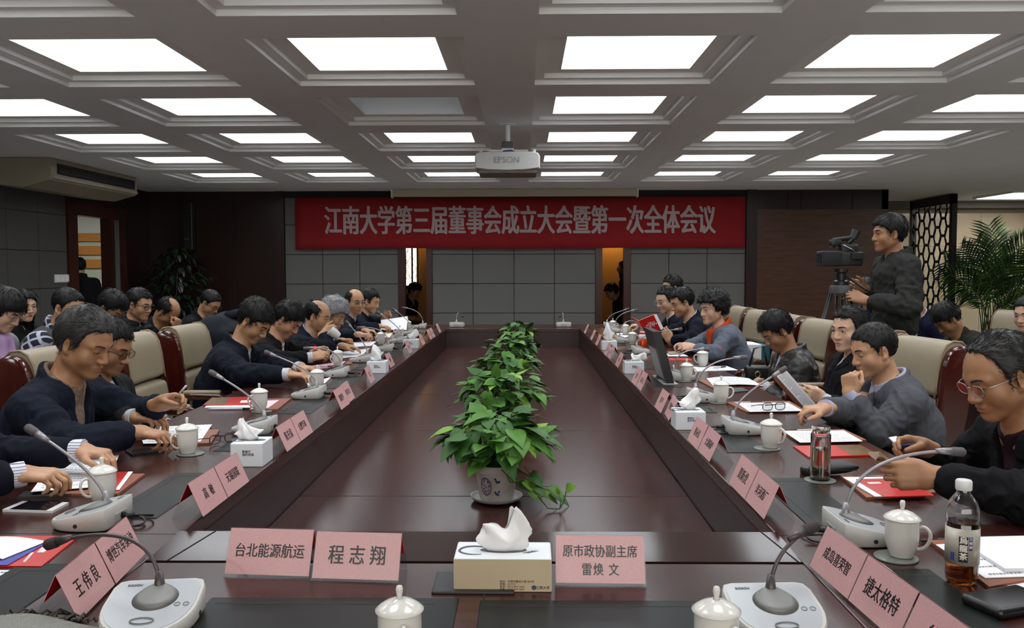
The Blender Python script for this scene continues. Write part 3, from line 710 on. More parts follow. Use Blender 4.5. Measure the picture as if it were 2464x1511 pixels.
rmic(1698, 968, 1798, 860, 'grey gooseneck microphone right of the monitor, third along the right side', curve=0.35)
rmic(1640, 916, 1708, 841, 'gooseneck microphone just right of the black monitor foot', curve=0.45)
rmic(1546, 852, 1642, 791, 'gooseneck microphone behind the monitor with its head before the dark suit', curve=0.25)
rmic(1503, 826, 1602, 796, 'low gooseneck microphone left of the orange flask', curve=0.55)
rmic(1488, 801, 1534, 746, 'gooseneck microphone second from the far right corner of the table', curve=0.35)
rmic(1470, 788, 1514, 742, 'gooseneck microphone at the far right corner of the table', curve=0.3)
p = Vector((-0.735, 1.63, TZ)); mic(p, 0, 0.0 if 0 else 0.12, ony(110, 1312, 1.76), 'dark-necked gooseneck microphone on the near left corner', dark=True, curve=0.42, cable=False)
p = Vector((0.49, 1.62, TZ)); mic(p, 0, 0.05, ony(1968, 1262, 1.70), 'dark-necked gooseneck microphone on the near right corner', dark=True, curve=0.34)
for px, s, lab in ((1100, -1, 'far left'), (1356, 1, 'far right')):
    p = onz(px, 785, TZ); p.y = 10.3
    mic(Vector((ony(px, 780, 10.3).x, 10.3, TZ)), 0, math.pi, Vector((ony(px + 2, 771, 10.3).x - 0.05 * s, 10.48, 0.86)), 'white microphone on the ' + lab.replace('far ', '') + ' half of the table\'s far end', curve=0.8, cable=False)

# -- tissue boxes
M_tissuebox = mat('tissue_carton', srgb(222, 226, 230), 0.5)
M_carton = mat('tissue_carton_front', srgb(196, 180, 150), 0.5)
M_tissue = mat('tissue_paper', srgb(236, 236, 236), 0.9, alpha=1.0)
def tissue_sheet(seed, peaks, h, wid=0.045):
    """a pulled-up sheet: crumpled double-sided cone of paper with pointed peaks"""
    rnd = random.Random(seed); n = 44; rows = 12
    b = MB(); rings = []
    for j in range(rows):
        v = j / (rows - 1); ring = []
        for k in range(n):
            a = 2 * math.pi * k / n
            top = sum(pk[2] * math.exp(-((math.cos(a) - pk[0]) ** 2) / pk[1]) for pk in peaks)
            rx = wid * (0.60 + 0.9 * v * (1.25 - v)) if wid > 0.05 else wid * (0.55 + 1.05 * v); ry = 0.016 * (0.10 + 1.0 * math.sin(math.pi * (0.08 + 0.92 * v)))
            f = 1 + 0.12 * math.sin(3 * a + seed) * v + 0.22 * (abs(math.sin(3.5 * a + seed + v)) - 0.6) * (0.3 + v)
            ring.append((rx * math.cos(a) * f + 0.006 * math.sin(9 * v + a * 2), ry * math.sin(a) * f + 0.008 * v * math.sin(5 * v + 4.5 * math.cos(a) + seed), v * h * (0.38 + 0.62 * top) + 0.003 * math.sin(6 * math.cos(a) + seed) * v))
        rings.append(ring)
    b.loft(rings, cap=False)
    return b
def tissue_box(loc, rz, L, W, H, lab, seed, peaks, h, front=None, tilt=0.0, plain_text=True):
    t = thing('tissue_box', lab, 'tissue box', loc, rz, 'tissue boxes on the table')
    b = MB(); b.rbox(-L / 2, L / 2, -W / 2, W / 2, 0, H, 0.0025, 1); c = b.build('carton', M_tissuebox, t)
    if front:
        b = MB(); b.box(-L / 2 + 0.001, L / 2 - 0.001, -W / 2 - 0.0006, -W / 2 + 0.001, 0.001, H - 0.001); b.build('printed_front', M_carton, t)
    b = MB(); n = 28
    b.loft([[(0.052 * math.cos(2 * math.pi * k / n), 0.020 * math.sin(2 * math.pi * k / n), H - 0.001) for k in range(n)], [(0.052 * math.cos(2 * math.pi * k / n), 0.020 * math.sin(2 * math.pi * k / n), H + 0.0006) for k in range(n)]]); b.build('slot', mat('slot_grey', srgb(96, 98, 104), 0.7), t)
    b = MB()
    def arcs(cx, cy, r, a0, a1, wd):
        pts = [(cx + r * math.cos(a), cy + r * 0.8 * math.sin(a), H + 0.0004) for a in [a0 + (a1 - a0) * q / 24 for q in range(25)]]
        b.tube(pts, [wd * (0.4 + math.sin(math.pi * q / 24)) for q in range(25)], 4)
    arcs(-L * 0.30, -0.005, 0.034, 0.3, 5.2, 0.0022)
    for q in range(4): b.box(L * 0.30 + q * 0.006 - 0.02, L * 0.30 + q * 0.006 - 0.004, -0.02 + q * 0.004, -0.017 + q * 0.004, H, H + 0.0006)
    b.build('print', mat('print_grey', srgb(92, 96, 104), 0.7), t)
    if front:
        text_part('lettering', '地址：无锡市蠡湖大道1800号\n邮编：214122\n电话：0510-85913623\n传真：0510-85913622', frame_matrix((-L * 0.03, -W / 2 - 0.0009, H * 0.20), (1, 0, 0), (0, 0, 1)), 0.0058, mat('brown_print', srgb(120, 86, 60), 0.7), t, align='LEFT')
        text_part('lettering', '江南大学', frame_matrix((L * 0.41, -W / 2 - 0.0009, H * 0.13), (1, 0, 0), (0, 0, 1)), 0.0075, M_ink, t)
        b = MB(); b.T = frame_matrix((L * 0.32, -W / 2 - 0.0008, H * 0.14), (1, 0, 0), (0, 0, 1)); b.lathe([(0.0052, 0), (0.0052, 0.0004)], 18); b.build('emblem', mat('emblem_blue', srgb(60, 74, 96), 0.6), t)
    elif plain_text:
        for s, m in ((-1, frame_matrix((0, -W / 2 - 0.0006, H * 0.58), (1, 0, 0), (0, 0, 1))),):
            text_part('lettering', '景雅行\n    品时尚美', m, 0.0105, M_ink, t)
    sh = tissue_sheet(seed, peaks, h, 0.058 if front else 0.030); sh.T = Matrix.Translation((0, 0, H - 0.004)) @ Matrix.Rotation(tilt, 4, 'Y')
    sh2 = MB(); sh2.T = sh.T; sh2.add(sh.v, sh.f); o = sh2.build('tissue', M_tissue, t, smooth=True)
    md = o.modifiers.new('thickness', 'SOLIDIFY'); md.thickness = 0.0006
    return t
tissue_box((-0.045, 1.862, TZ), -0.01, 0.213, 0.115, 0.073, 'long white tissue box with printed cream front, on the near end of the table', 2, [(-0.55, 0.30, 0.62), (0.62, 0.10, 1.25)], 0.092, front=True)
def tb_at(px, py, dx, dy, L, W, H, lab, seed, peaks, h, rz=0.0, tilt=0.0):
    p = onz(px, py, TZ); return tissue_box((p.x + dx, p.y + dy, TZ), rz, L, W, H, lab, seed, peaks, h, tilt=tilt)
tb_at(585, 1125, 0.01, 0.07, 0.115, 0.125, 0.085, 'white cube tissue box in front of the left mug and spectacles', 5, [(-0.3, 0.28, 1.1)], 0.085, 0.0, -0.25)
tb_at(905, 899, 0, 0.07, 0.13, 0.125, 0.08, 'white cube tissue box beside the dark-necked microphone, second on the left', 7, [(0.2, 0.30, 1.1)], 0.11, 0.0, -0.3)
tb_at(987, 839, 0, 0.07, 0.13, 0.125, 0.08, 'white cube tissue box at the far end of the left side', 9, [(0.4, 0.25, 1.1)], 0.10, 0.0, 0.3)
tb_at(1663, 1036, 0.0, 0.07, 0.13, 0.125, 0.08, 'white cube tissue box behind the pink name cards, nearest on the right', 11, [(0.3, 0.30, 1.1)], 0.10, 0.0, 0.12)
tb_at(1527, 900, 0.0, 0.07, 0.13, 0.125, 0.08, 'white cube tissue box left of the black monitor foot', 13, [(0.6, 0.35, 1.0)], 0.10, 0.0, 0.7)
tb_at(1467, 843, 0.0, 0.07, 0.13, 0.125, 0.08, 'white cube tissue box at the far end of the right side', 15, [(0.0, 0.28, 1.15)], 0.15, 0.0, -0.08)

# -- folded name cards in clear holders
CW, CH, CB = 0.202, 0.100, 0.044
def name_card(loc, rz, lines, lab, W=CW, size=0.040, vis=True, layout=None, group='pink folded name cards'):
    """local x: reading direction; the front face looks to -y"""
    t = thing('name_card', lab, 'name card', loc, rz, group)
    h = W / 2; th = 0.0012
    nf = Vector((0, -CH, CB)).normalized()
    def leaf(b, s, off, t0, lo=0.0, hi=1.0, inset_=0.0):
        # s=-1 front leaf, +1 rear leaf
        n = Vector((0, s * CH, CB)).normalized()
        A = Vector((0, s * CB, 0)) + (Vector((0, 0, CH)) - Vector((0, s * CB, 0))) * lo
        B = Vector((0, s * CB, 0)) + (Vector((0, 0, CH)) - Vector((0, s * CB, 0))) * hi
        q = []
        for o_ in (off, off + t0):
            for x, P in ((-h + inset_, A), (h - inset_, A), (h - inset_, B), (-h + inset_, B)):
                p = P + n * o_; q.append((x, p.y, p.z))
        b.add(q, [(0, 1, 2, 3), (7, 6, 5, 4), (0, 4, 5, 1), (1, 5, 6, 2), (2, 6, 7, 3), (3, 7, 4, 0)])
    b = MB(); leaf(b, -1, 0.0, 0.0005, 0.05, 0.985, 0.002); leaf(b, 1, 0.0, 0.0005, 0.45, 0.985, 0.002); b.build('card', M_pink, t)
    b = MB(); leaf(b, -1, -0.0006, 0.0005, 0.05, 0.98, 0.002); leaf(b, 1, -0.0006, 0.0005, 0.45, 0.98, 0.002); b.build('card_lining', M_redcard, t)
    b = MB(); leaf(b, -1, 0.001, 0.0016, 0.0, 1.0); leaf(b, 1, 0.001, 0.0016, 0.0, 1.0); b.build('clear_holder', M_acrylic, t)
    up = Vector((0, CB, CH)).normalized()
    for k, (txt, ux, uy, sz, sp) in enumerate(lines):
        c = Vector((0, -CB, 0)) + (Vector((0, 0, CH)) - Vector((0, -CB, 0))) * uy + nf * 0.0007
        text_part('lettering', txt, frame_matrix((ux * h, c.y, c.z), (1, 0, 0), up), sz, M_ink, t, bold=0.012, space=sp, sx=0.84, thick=0.4)
    return t
NAME = lambda s: [(s, 0, 0.5, 0.040, 1.25 if len(s) < 4 else 1.0)]
p = onz(645, 1391, TZ); name_card((-0.583, 1.93, TZ), -0.08, [('台北能源航运', 0, 0.52, 0.033, 1.0)], 'pink name card with six characters, left of its twin on the near end', size=0.03)
name_card((-0.376, 1.905, TZ), -0.075, [('程 志 翔', 0, 0.50, 0.045, 1.0)], 'pink name card with three large characters, just left of the tissue box')
name_card((0.172, 1.885, TZ), -0.03, [('原市政协副主席', 0, 0.66, 0.0285, 1.0), ('雷焕 文', 0.0, 0.30, 0.0285, 1.15)], 'pink name card with two lines of characters, right of the tissue box')
# left side: front face looks to +X, reading direction runs to +Y
def lcard(y, lines, lab, x=-0.945, rz=0.0, **k): return name_card((x, y, TZ), HP + rz, lines, lab, **k)
def rcard(y, lines, lab, x=0.710, rz=0.0, **k): return name_card((x, y, TZ), -HP + rz, lines, lab, **k)
lcard(2.44, [('高  敏', 0, 0.5, 0.036, 1.0)], 'pink name card with two characters in front of the striped-cuff man')
lcard(2.644, [('无锡国联', 0, 0.5, 0.034, 1.0)], 'pink name card with four characters right before the left tissue box')
lcard(3.29, [('陈先保', 0, 0.5, 0.040, 1.0)], 'pink name card behind the left tissue box, three characters')
lcard(3.494, [('合肥华泰', 0, 0.5, 0.034, 1.0)], 'pink name card behind the left tissue box, four characters')
lcard(4.26, [('魏建平', 0, 0.5, 0.038, 1.0)], 'pink name card opposite the man in the long coat, near one')
lcard(4.463, [('博耳电力', 0, 0.5, 0.034, 1.0)], 'pink name card opposite the man in the long coat, far one', x=-0.955, rz=0.03)
lcard(5.22, [('张二', 0, 0.5, 0.036, 1.0)], 'single pink name card just before the second left tissue box', x=-0.975, rz=0.05)
lcard(6.05, [('徐州', 0, 0.5, 0.036, 1.0)], 'single pink name card just behind the second left tissue box', x=-0.98)
lcard(7.05, [('王小平', 0, 0.5, 0.036, 1.0)], 'pink name card before the far left tissue box', x=-0.98)
lcard(7.85, [('李平', 0, 0.5, 0.036, 1.0)], 'pink name card behind the far left tissue box', x=-0.965)
lcard(8.45, [('陈平', 0, 0.5, 0.036, 1.0)], 'pink name card third from the far left corner', x=-0.96)
lcard(8.66, [('无锡', 0, 0.5, 0.036, 1.0)], 'pink name card second from the far left corner', x=-0.955)
lcard(9.35, [('江平', 0, 0.5, 0.036, 1.0)], 'pink name card nearest the far left corner', x=-0.96)
name_card((-0.935, 1.725, TZ), HP + 0.12, [('王 伟 良', 0, 0.5, 0.040, 1.0)], 'pink name card with three big characters behind the fringed scarf')
name_card((-0.958, 1.926, TZ), HP + 0.12, [('博世汽车柴油', 0, 0.55, 0.032, 1.0)], 'pink name card behind the near left microphone neck, six characters')
rcard(2.63, [('周新虎', 0, 0.5, 0.040, 1.0)], 'pink name card opposite the glass tumbler, three characters')
rcard(2.426, [('洋河酒厂', 0, 0.5, 0.034, 1.0)], 'pink name card opposite the glass tumbler, four characters')
rcard(3.33, [('蔡永民', 0, 0.5, 0.036, 1.0)], 'pink name card right before the nearest right tissue box')
rcard(3.126, [('太湖锅炉', 0, 0.5, 0.034, 1.0)], 'pink name card beside the right tissue box, towards the viewer', x=0.712)
rcard(4.16, [('周 平', 0, 0.5, 0.036, 1.0)], 'pink name card behind the right tissue box, far one of a pair', x=0.705)
rcard(3.957, [('常州天合', 0, 0.5, 0.034, 1.0)], 'pink name card behind the right tissue box, near one of a pair', x=0.716, rz=-0.06)
rcard(5.12, [('江平', 0, 0.5, 0.036, 1.0)], 'pink name card before the second right tissue box, far half', x=0.71)
rcard(4.917, [('江苏小天', 0, 0.5, 0.034, 1.0)], 'pink name card before the second right tissue box, near half', x=0.714)
rcard(6.05, [('华立', 0, 0.5, 0.036, 1.0)], 'pink name card just behind the second right tissue box', x=0.71)
rcard(6.62, [('方正', 0, 0.5, 0.036, 1.0)], 'pink name card opposite the orange flask', x=0.712)
rcard(6.84, [('大华', 0, 0.5, 0.036, 1.0)], 'pink name card just before the far right tissue box', x=0.705)
rcard(7.75, [('兴达', 0, 0.5, 0.036, 1.0)], 'pink name card behind the far right tissue box', x=0.71)
rcard(8.35, [('王平', 0, 0.5, 0.036, 1.0)], 'pink name card second from the far right corner', x=0.712)
rcard(9.2, [('李平', 0, 0.5, 0.036, 1.0)], 'pink name card nearest the far right corner', x=0.71)
for k, (y, s, lab, sz) in enumerate(((1.860, '成岛喜荣智', 'pink name card with five characters on the near right corner', 0.031), (1.655, '捷太格特', 'pink name card with four large characters on the near right corner', 0.040), (1.448, '徐 鹏', 'pink name card cut by the bottom right of the picture', 0.040))):
    name_card((0.718 + 0.012 * k, y, TZ), -HP + 0.06, [(s, 0, 0.5, sz, 1.0)], lab, W=0.205)
# ------------------------------------------------------------------ people: smooth distance fields turned into one continuous skin each
def V3(*a): return np.array(a if len(a) > 1 else a[0], dtype=np.float64)
def nrm(v): v = np.asarray(v, dtype=np.float64); return v / max(1e-9, np.linalg.norm(v))
class Field:
    def __init__(s, lo, hi, vs):
        s.lo = np.asarray(lo, np.float64); s.vs = vs
        n = np.ceil((np.asarray(hi) - s.lo) / vs).astype(int) + 1
        s.n = n; s.D = np.full(tuple(n), 1.0, np.float32)
    def win(s, lo, hi):
        a = np.clip(np.floor((lo - s.lo) / s.vs).astype(int), 0, s.n); b = np.clip(np.ceil((hi - s.lo) / s.vs).astype(int) + 1, 0, s.n)
        if (b <= a).any(): return None, None
        g = [(s.lo[i] + s.vs * np.arange(a[i], b[i])).astype(np.float32) for i in range(3)]
        return tuple(slice(a[i], b[i]) for i in range(3)), (g[0][:, None, None], g[1][None, :, None], g[2][None, None, :])
    def op(s, fn, lo, hi, k, mode):
        m = max(k, 0.0) + 3 * s.vs
        sl, g = s.win(np.asarray(lo) - m, np.asarray(hi) + m)
        if sl is None: return
        d = fn(*g); A = s.D[sl]
        if mode == 'add':
            if k <= 0: s.D[sl] = np.minimum(A, d)
            else:
                h = np.clip(0.5 + 0.5 * (A - d) / k, 0, 1); s.D[sl] = A * (1 - h) + d * h - k * h * (1 - h)
        else:
            if k <= 0: s.D[sl] = np.maximum(A, -d)
            else:
                h = np.clip(0.5 + 0.5 * (A + d) / k, 0, 1); s.D[sl] = A * h + (-d) * (1 - h) + k * h * (1 - h) if False else np.maximum(A, -d) + np.maximum(k - np.abs(A + d), 0) ** 2 * 0.25 / k
    def cone(s, a, b, ra, rb, k=0.02, mode='add'):
        a = V3(a); b = V3(b); ab = b - a; L2 = max(1e-9, ab @ ab)
        def fn(X, Y, Z):
            px, py, pz = X - a[0], Y - a[1], Z - a[2]
            t = np.clip((px * ab[0] + py * ab[1] + pz * ab[2]) / L2, 0, 1)
            return np.sqrt((px - t * ab[0]) ** 2 + (py - t * ab[1]) ** 2 + (pz - t * ab[2]) ** 2) - (ra + (rb - ra) * t)
        r = max(ra, rb); s.op(fn, np.minimum(a, b) - r, np.maximum(a, b) + r, k, mode)
    def ell(s, c, r, R=None, k=0.02, mode='add'):
        c = V3(c); r = V3(r); R = np.eye(3) if R is None else np.asarray(R)
        def fn(X, Y, Z):
            px, py, pz = X - c[0], Y - c[1], Z - c[2]
            q = [(px * R[i][0] + py * R[i][1] + pz * R[i][2]) / r[i] for i in range(3)]
            k0 = np.sqrt(q[0] ** 2 + q[1] ** 2 + q[2] ** 2); k1 = np.sqrt((q[0] / r[0]) ** 2 + (q[1] / r[1]) ** 2 + (q[2] / r[2]) ** 2)
            return np.where(k1 > 1e-6, k0 * (k0 - 1) / np.maximum(k1, 1e-6), -r.min())
        e = np.sqrt(((R.T * r) ** 2).sum(1)); s.op(fn, c - e, c + e, k, mode)
    def seg(s, a, b, U, V, ra, rb, k=0.03, mode='add', cap=None):
        """a limb of elliptical section; ra, rb: (half width along U, half depth along V)"""
        a = V3(a); b = V3(b); ab = b - a; L = np.linalg.norm(ab); Wn = ab / L; L2 = L * L
        def fn(X, Y, Z):
            px, py, pz = X - a[0], Y - a[1], Z - a[2]
            t = np.clip((px * ab[0] + py * ab[1] + pz * ab[2]) / L2, 0, 1)
            qx, qy, qz = px - t * ab[0], py - t * ab[1], pz - t * ab[2]
            rx = ra[0] + (rb[0] - ra[0]) * t; ry = ra[1] + (rb[1] - ra[1]) * t; rc = np.minimum(rx, ry) if cap is None else cap
            u = (qx * U[0] + qy * U[1] + qz * U[2]) / rx; v = (qx * V[0] + qy * V[1] + qz * V[2]) / ry; w = (qx * Wn[0] + qy * Wn[1] + qz * Wn[2]) / rc
            return (np.sqrt(u * u + v * v + w * w) - 1) * np.minimum(rx, ry)
        r = max(*ra, *rb); s.op(fn, np.minimum(a, b) - r, np.maximum(a, b) + r, k, mode)
    def mesh(s):
        D = s.D; I = D < 0
        if not I.any(): return np.zeros((0, 3)), np.zeros((0, 4), int)
        w = np.argwhere(I); lo = np.maximum(w.min(0) - 2, 0); hi = np.minimum(w.max(0) + 3, s.n)
        D = D[lo[0]:hi[0], lo[1]:hi[1], lo[2]:hi[2]]; I = I[lo[0]:hi[0], lo[1]:hi[1], lo[2]:hi[2]]
        off = s.lo + lo * s.vs
        cs = np.zeros(tuple(np.array(I.shape) - 1), np.int8)
        sh = [(i, j, k) for i in (0, 1) for j in (0, 1) for k in (0, 1)]
        def S(A, c): return A[c[0]:A.shape[0] - 1 + c[0], c[1]:A.shape[1] - 1 + c[1], c[2]:A.shape[2] - 1 + c[2]]
        for c in sh: cs += S(I, c)
        act = (cs > 0) & (cs < 8); idx = np.argwhere(act)
        cv = {c: D[idx[:, 0] + c[0], idx[:, 1] + c[1], idx[:, 2] + c[2]].astype(np.float64) for c in sh}
        acc = np.zeros((len(idx), 3)); cnt = np.zeros(len(idx))
        for c in sh:
            for ax in range(3):
                if c[ax]: continue
                e = list(c); e[ax] = 1; e = tuple(e)
                a, b = cv[c], cv[e]; cr = (a < 0) != (b < 0); t = np.where(cr, a / np.where(cr, a - b, 1), 0)
                p = np.tile(np.array(c, float), (len(idx), 1)); p[:, ax] = t
                acc[cr] += p[cr]; cnt[cr] += 1
        verts = off + (idx + acc / np.maximum(cnt, 1)[:, None]) * s.vs
        vid = np.full(act.shape, -1, np.int64); vid[tuple(idx.T)] = np.arange(len(idx))
        quads = []
        for ax in range(3):
            o1, o2 = [(1, 2), (2, 0), (0, 1)][ax]
            A = [slice(None)] * 3; B = [slice(None)] * 3; A[ax] = slice(0, -1); B[ax] = slice(1, None)
            x = I[tuple(A)] != I[tuple(B)]; e = np.argwhere(x)
            e = e[(e[:, o1] > 0) & (e[:, o2] > 0) & (e[:, o1] < I.shape[o1] - 1) & (e[:, o2] < I.shape[o2] - 1)]
            if not len(e): continue
            ins = I[tuple(e.T)]
            def g(d1, d2): q = e.copy(); q[:, o1] -= d1; q[:, o2] -= d2; return vid[tuple(q.T)]
            q = np.stack([g(1, 1), g(0, 1), g(0, 0), g(1, 0)], 1); q[~ins] = q[~ins][:, ::-1]
            quads.append(q)
        q = np.concatenate(quads); q = q[(q >= 0).all(1)]
        return verts, q
def relax(v, q, it, lam=0.5):
    for _ in range(it):
        acc = np.zeros_like(v); c = np.zeros(len(v))
        for i in range(4):
            a, b = q[:, i], q[:, (i + 1) % 4]
            for d in range(3): acc[:, d] += np.bincount(a, v[b, d], len(v)) + np.bincount(b, v[a, d], len(v))
            c += np.bincount(a, minlength=len(v)) + np.bincount(b, minlength=len(v))
        v = v * (1 - lam) + lam * acc / np.maximum(c, 1)[:, None]
    return v
def vnormals(v, q):
    n = np.cross(v[q[:, 2]] - v[q[:, 0]], v[q[:, 3]] - v[q[:, 1]]); o = np.zeros_like(v)
    for i in range(4):
        for d in range(3): o[:, d] += np.bincount(q[:, i], n[:, d], len(v))
    return o / np.maximum(np.linalg.norm(o, axis=1), 1e-9)[:, None]
def wav(P, f, seed, n=5):
    r = np.random.RandomState(seed); o = np.zeros(len(P))
    for i in range(n):
        d = nrm(r.normal(size=3)); e = nrm(r.normal(size=3)); ff = f * r.uniform(0.7, 1.4)
        o += np.sin(ff * (P @ d) + r.uniform(0, 6) + 1.3 * np.sin(ff * 0.7 * (P @ e) + r.uniform(0, 6)))
    return o / n
def np_mesh(name, v, q, m, parent, origin, smooth=True):
    me = bpy.data.meshes.new(name); v = np.asarray(v) - np.asarray(origin)
    me.vertices.add(len(v)); me.vertices.foreach_set('co', v.astype(np.float32).ravel())
    me.loops.add(len(q) * 4); me.polygons.add(len(q))
    me.loops.foreach_set('vertex_index', q.astype(np.int32).ravel())
    me.polygons.foreach_set('loop_start', np.arange(0, len(q) * 4, 4, dtype=np.int32))
    me.polygons.foreach_set('use_smooth', np.ones(len(q), bool))
    me.update(calc_edges=True); me.validate()
    me.materials.append(m)
    o = bpy.data.objects.new(name, me); COL.objects.link(o); o.parent = parent
    return o

def skin_mat(k, c): return mat('skin_' + k, c, 0.42, spec=0.5, noise=0.16, nscale=28, bump=0.12, bscale=300)
SKIN = {'fair': skin_mat('fair', srgb(204, 164, 138)), 'mid': skin_mat('mid', srgb(180, 136, 104)), 'tan': skin_mat('tan', srgb(158, 114, 82))}
LIPS = mat('lips', srgb(146, 92, 76), 0.5)
HAIRM = {'black': mat('hair_black', (0.0060, 0.0056, 0.0060), 0.45, spec=0.3, bump=0.5, bscale=260, stretch=(1, 1, 0.3)), 'greying': mat('hair_greying', (0.030, 0.028, 0.027), 0.5, bump=0.5, bscale=260, noise=0.7, nscale=150),
         'grey': mat('hair_grey', (0.30, 0.30, 0.31), 0.5, bump=0.5, bscale=260, noise=0.5, nscale=90)}
EYEW = mat('eye_white', srgb(206, 200, 192), 0.3); EYEB = mat('eye_dark', (0.006, 0.005, 0.004), 0.2)
def cloth(name, c, rough=0.85, **k):
    if name in _MATS: return _MATS[name]
    return mat(name, tuple(x * 0.8 for x in c[:3]), rough, spec=k.pop('spec', 0.12), sheen=k.pop('sheen', 0.0), noise=k.pop('noise', 0.15), nscale=k.pop('nscale', 300), bump=k.pop('bump', 0.25), bscale=k.pop('bscale', 500), **k)
SHIRT_W = cloth('white_shirt', srgb(206, 208, 214), 0.8, noise=0.03)
TROUS = cloth('dark_trousers', (0.010, 0.010, 0.013)); SHOE = mat('black_shoe', (0.008, 0.008, 0.008), 0.3)

CURL = dict(flat=[(8, 10, 6)] * 4, relax=[(16, 24, 16), (20, 28, 18), (24, 30, 18), (28, 32, 20)], drape=[(30, 34, 24), (34, 36, 24), (38, 38, 24), (40, 40, 26)],
            grip=[(48, 62, 36), (52, 66, 38), (55, 66, 38), (58, 66, 38)], fist=[(70, 88, 50), (74, 90, 52), (76, 90, 52), (78, 88, 50)],
            pen=[(38, 46, 22), (46, 56, 30), (62, 74, 40), (68, 78, 42)], point=[(10, 12, 6), (40, 60, 36), (55, 70, 40), (60, 72, 40)], loose=[(22, 42, 26), (34, 56, 32), (44, 62, 36), (50, 62, 36)])
def hand_sdf(f, w, D, Np, right, curl, s, thumb='side'):
    D = nrm(D); Np = nrm(Np - D * (np.asarray(Np) @ D)); S = np.cross(Np, D) * (-1 if right else 1)
    kk = 0.010 * s
    f.seg(w - D * 0.03 * s, w + D * 0.012 * s, S, Np, (0.027 * s, 0.020 * s), (0.029 * s, 0.019 * s), k=0.02)
    f.seg(w + D * 0.012 * s, w + D * 0.074 * s, S, Np, (0.032 * s, 0.017 * s), (0.039 * s, 0.0135 * s), k=kk * 1.6)
    f.ell(w + D * 0.03 * s + S * 0.026 * s + Np * 0.008 * s, (0.03 * s, 0.015 * s, 0.014 * s), np.stack([nrm(D * 0.8 + S * 0.5), nrm(S * 0.8 - D * 0.5), Np]), k=kk * 1.5)
    offs = [0.028, 0.0095, -0.0095, -0.0275]; base = [0.080, 0.085, 0.081, 0.073]; ln = [0.073, 0.081, 0.075, 0.058]; rr = [0.0088, 0.0091, 0.0086, 0.0076]
    tips = []
    for i in range(4):
        b = w + D * base[i] * s + S * offs[i] * s; a = 0.0; sp = 0.07 * (1.2 - i * 0.8)
        d0 = nrm(D + S * sp * 0.8); f.cone(b - d0 * 0.03 * s, b, 0.0095 * s, (rr[i] + 0.0008) * s, k=kk)
        p = b
        for j, (fr, cu) in enumerate(zip((0.44, 0.31, 0.25), CURL[curl][i])):
            a += math.radians(cu); d = nrm(d0 * math.cos(a) + Np * math.sin(a)); e = p + d * ln[i] * fr * s
            f.cone(p, e, (rr[i] - 0.0009 * j) * s, (rr[i] - 0.0009 * (j + 1)) * s, k=0.0035 * s); p = e
        tips.append(p)
    tb_ = w + D * 0.022 * s + S * 0.027 * s + Np * 0.006 * s
    if thumb == 'side': d1, d2 = nrm(D * 0.72 + S * 0.62 + Np * 0.28), nrm(D * 0.92 + S * 0.18 + Np * 0.25)
    else: d1, d2 = nrm(D * 0.70 + S * 0.30 + Np * 0.66), nrm(D * 0.90 - S * 0.22 + Np * 0.40)
    m = tb_ + d1 * 0.040 * s; e1 = m + d2 * 0.030 * s; e2 = e1 + nrm(d2 + D * 0.1) * 0.022 * s
    f.cone(tb_, m, 0.0135 * s, 0.0112 * s, k=kk); f.cone(m, e1, 0.0110 * s, 0.0100 * s, k=0.005 * s); f.cone(e1, e2, 0.0100 * s, 0.0078 * s, k=0.004 * s)
    return tips

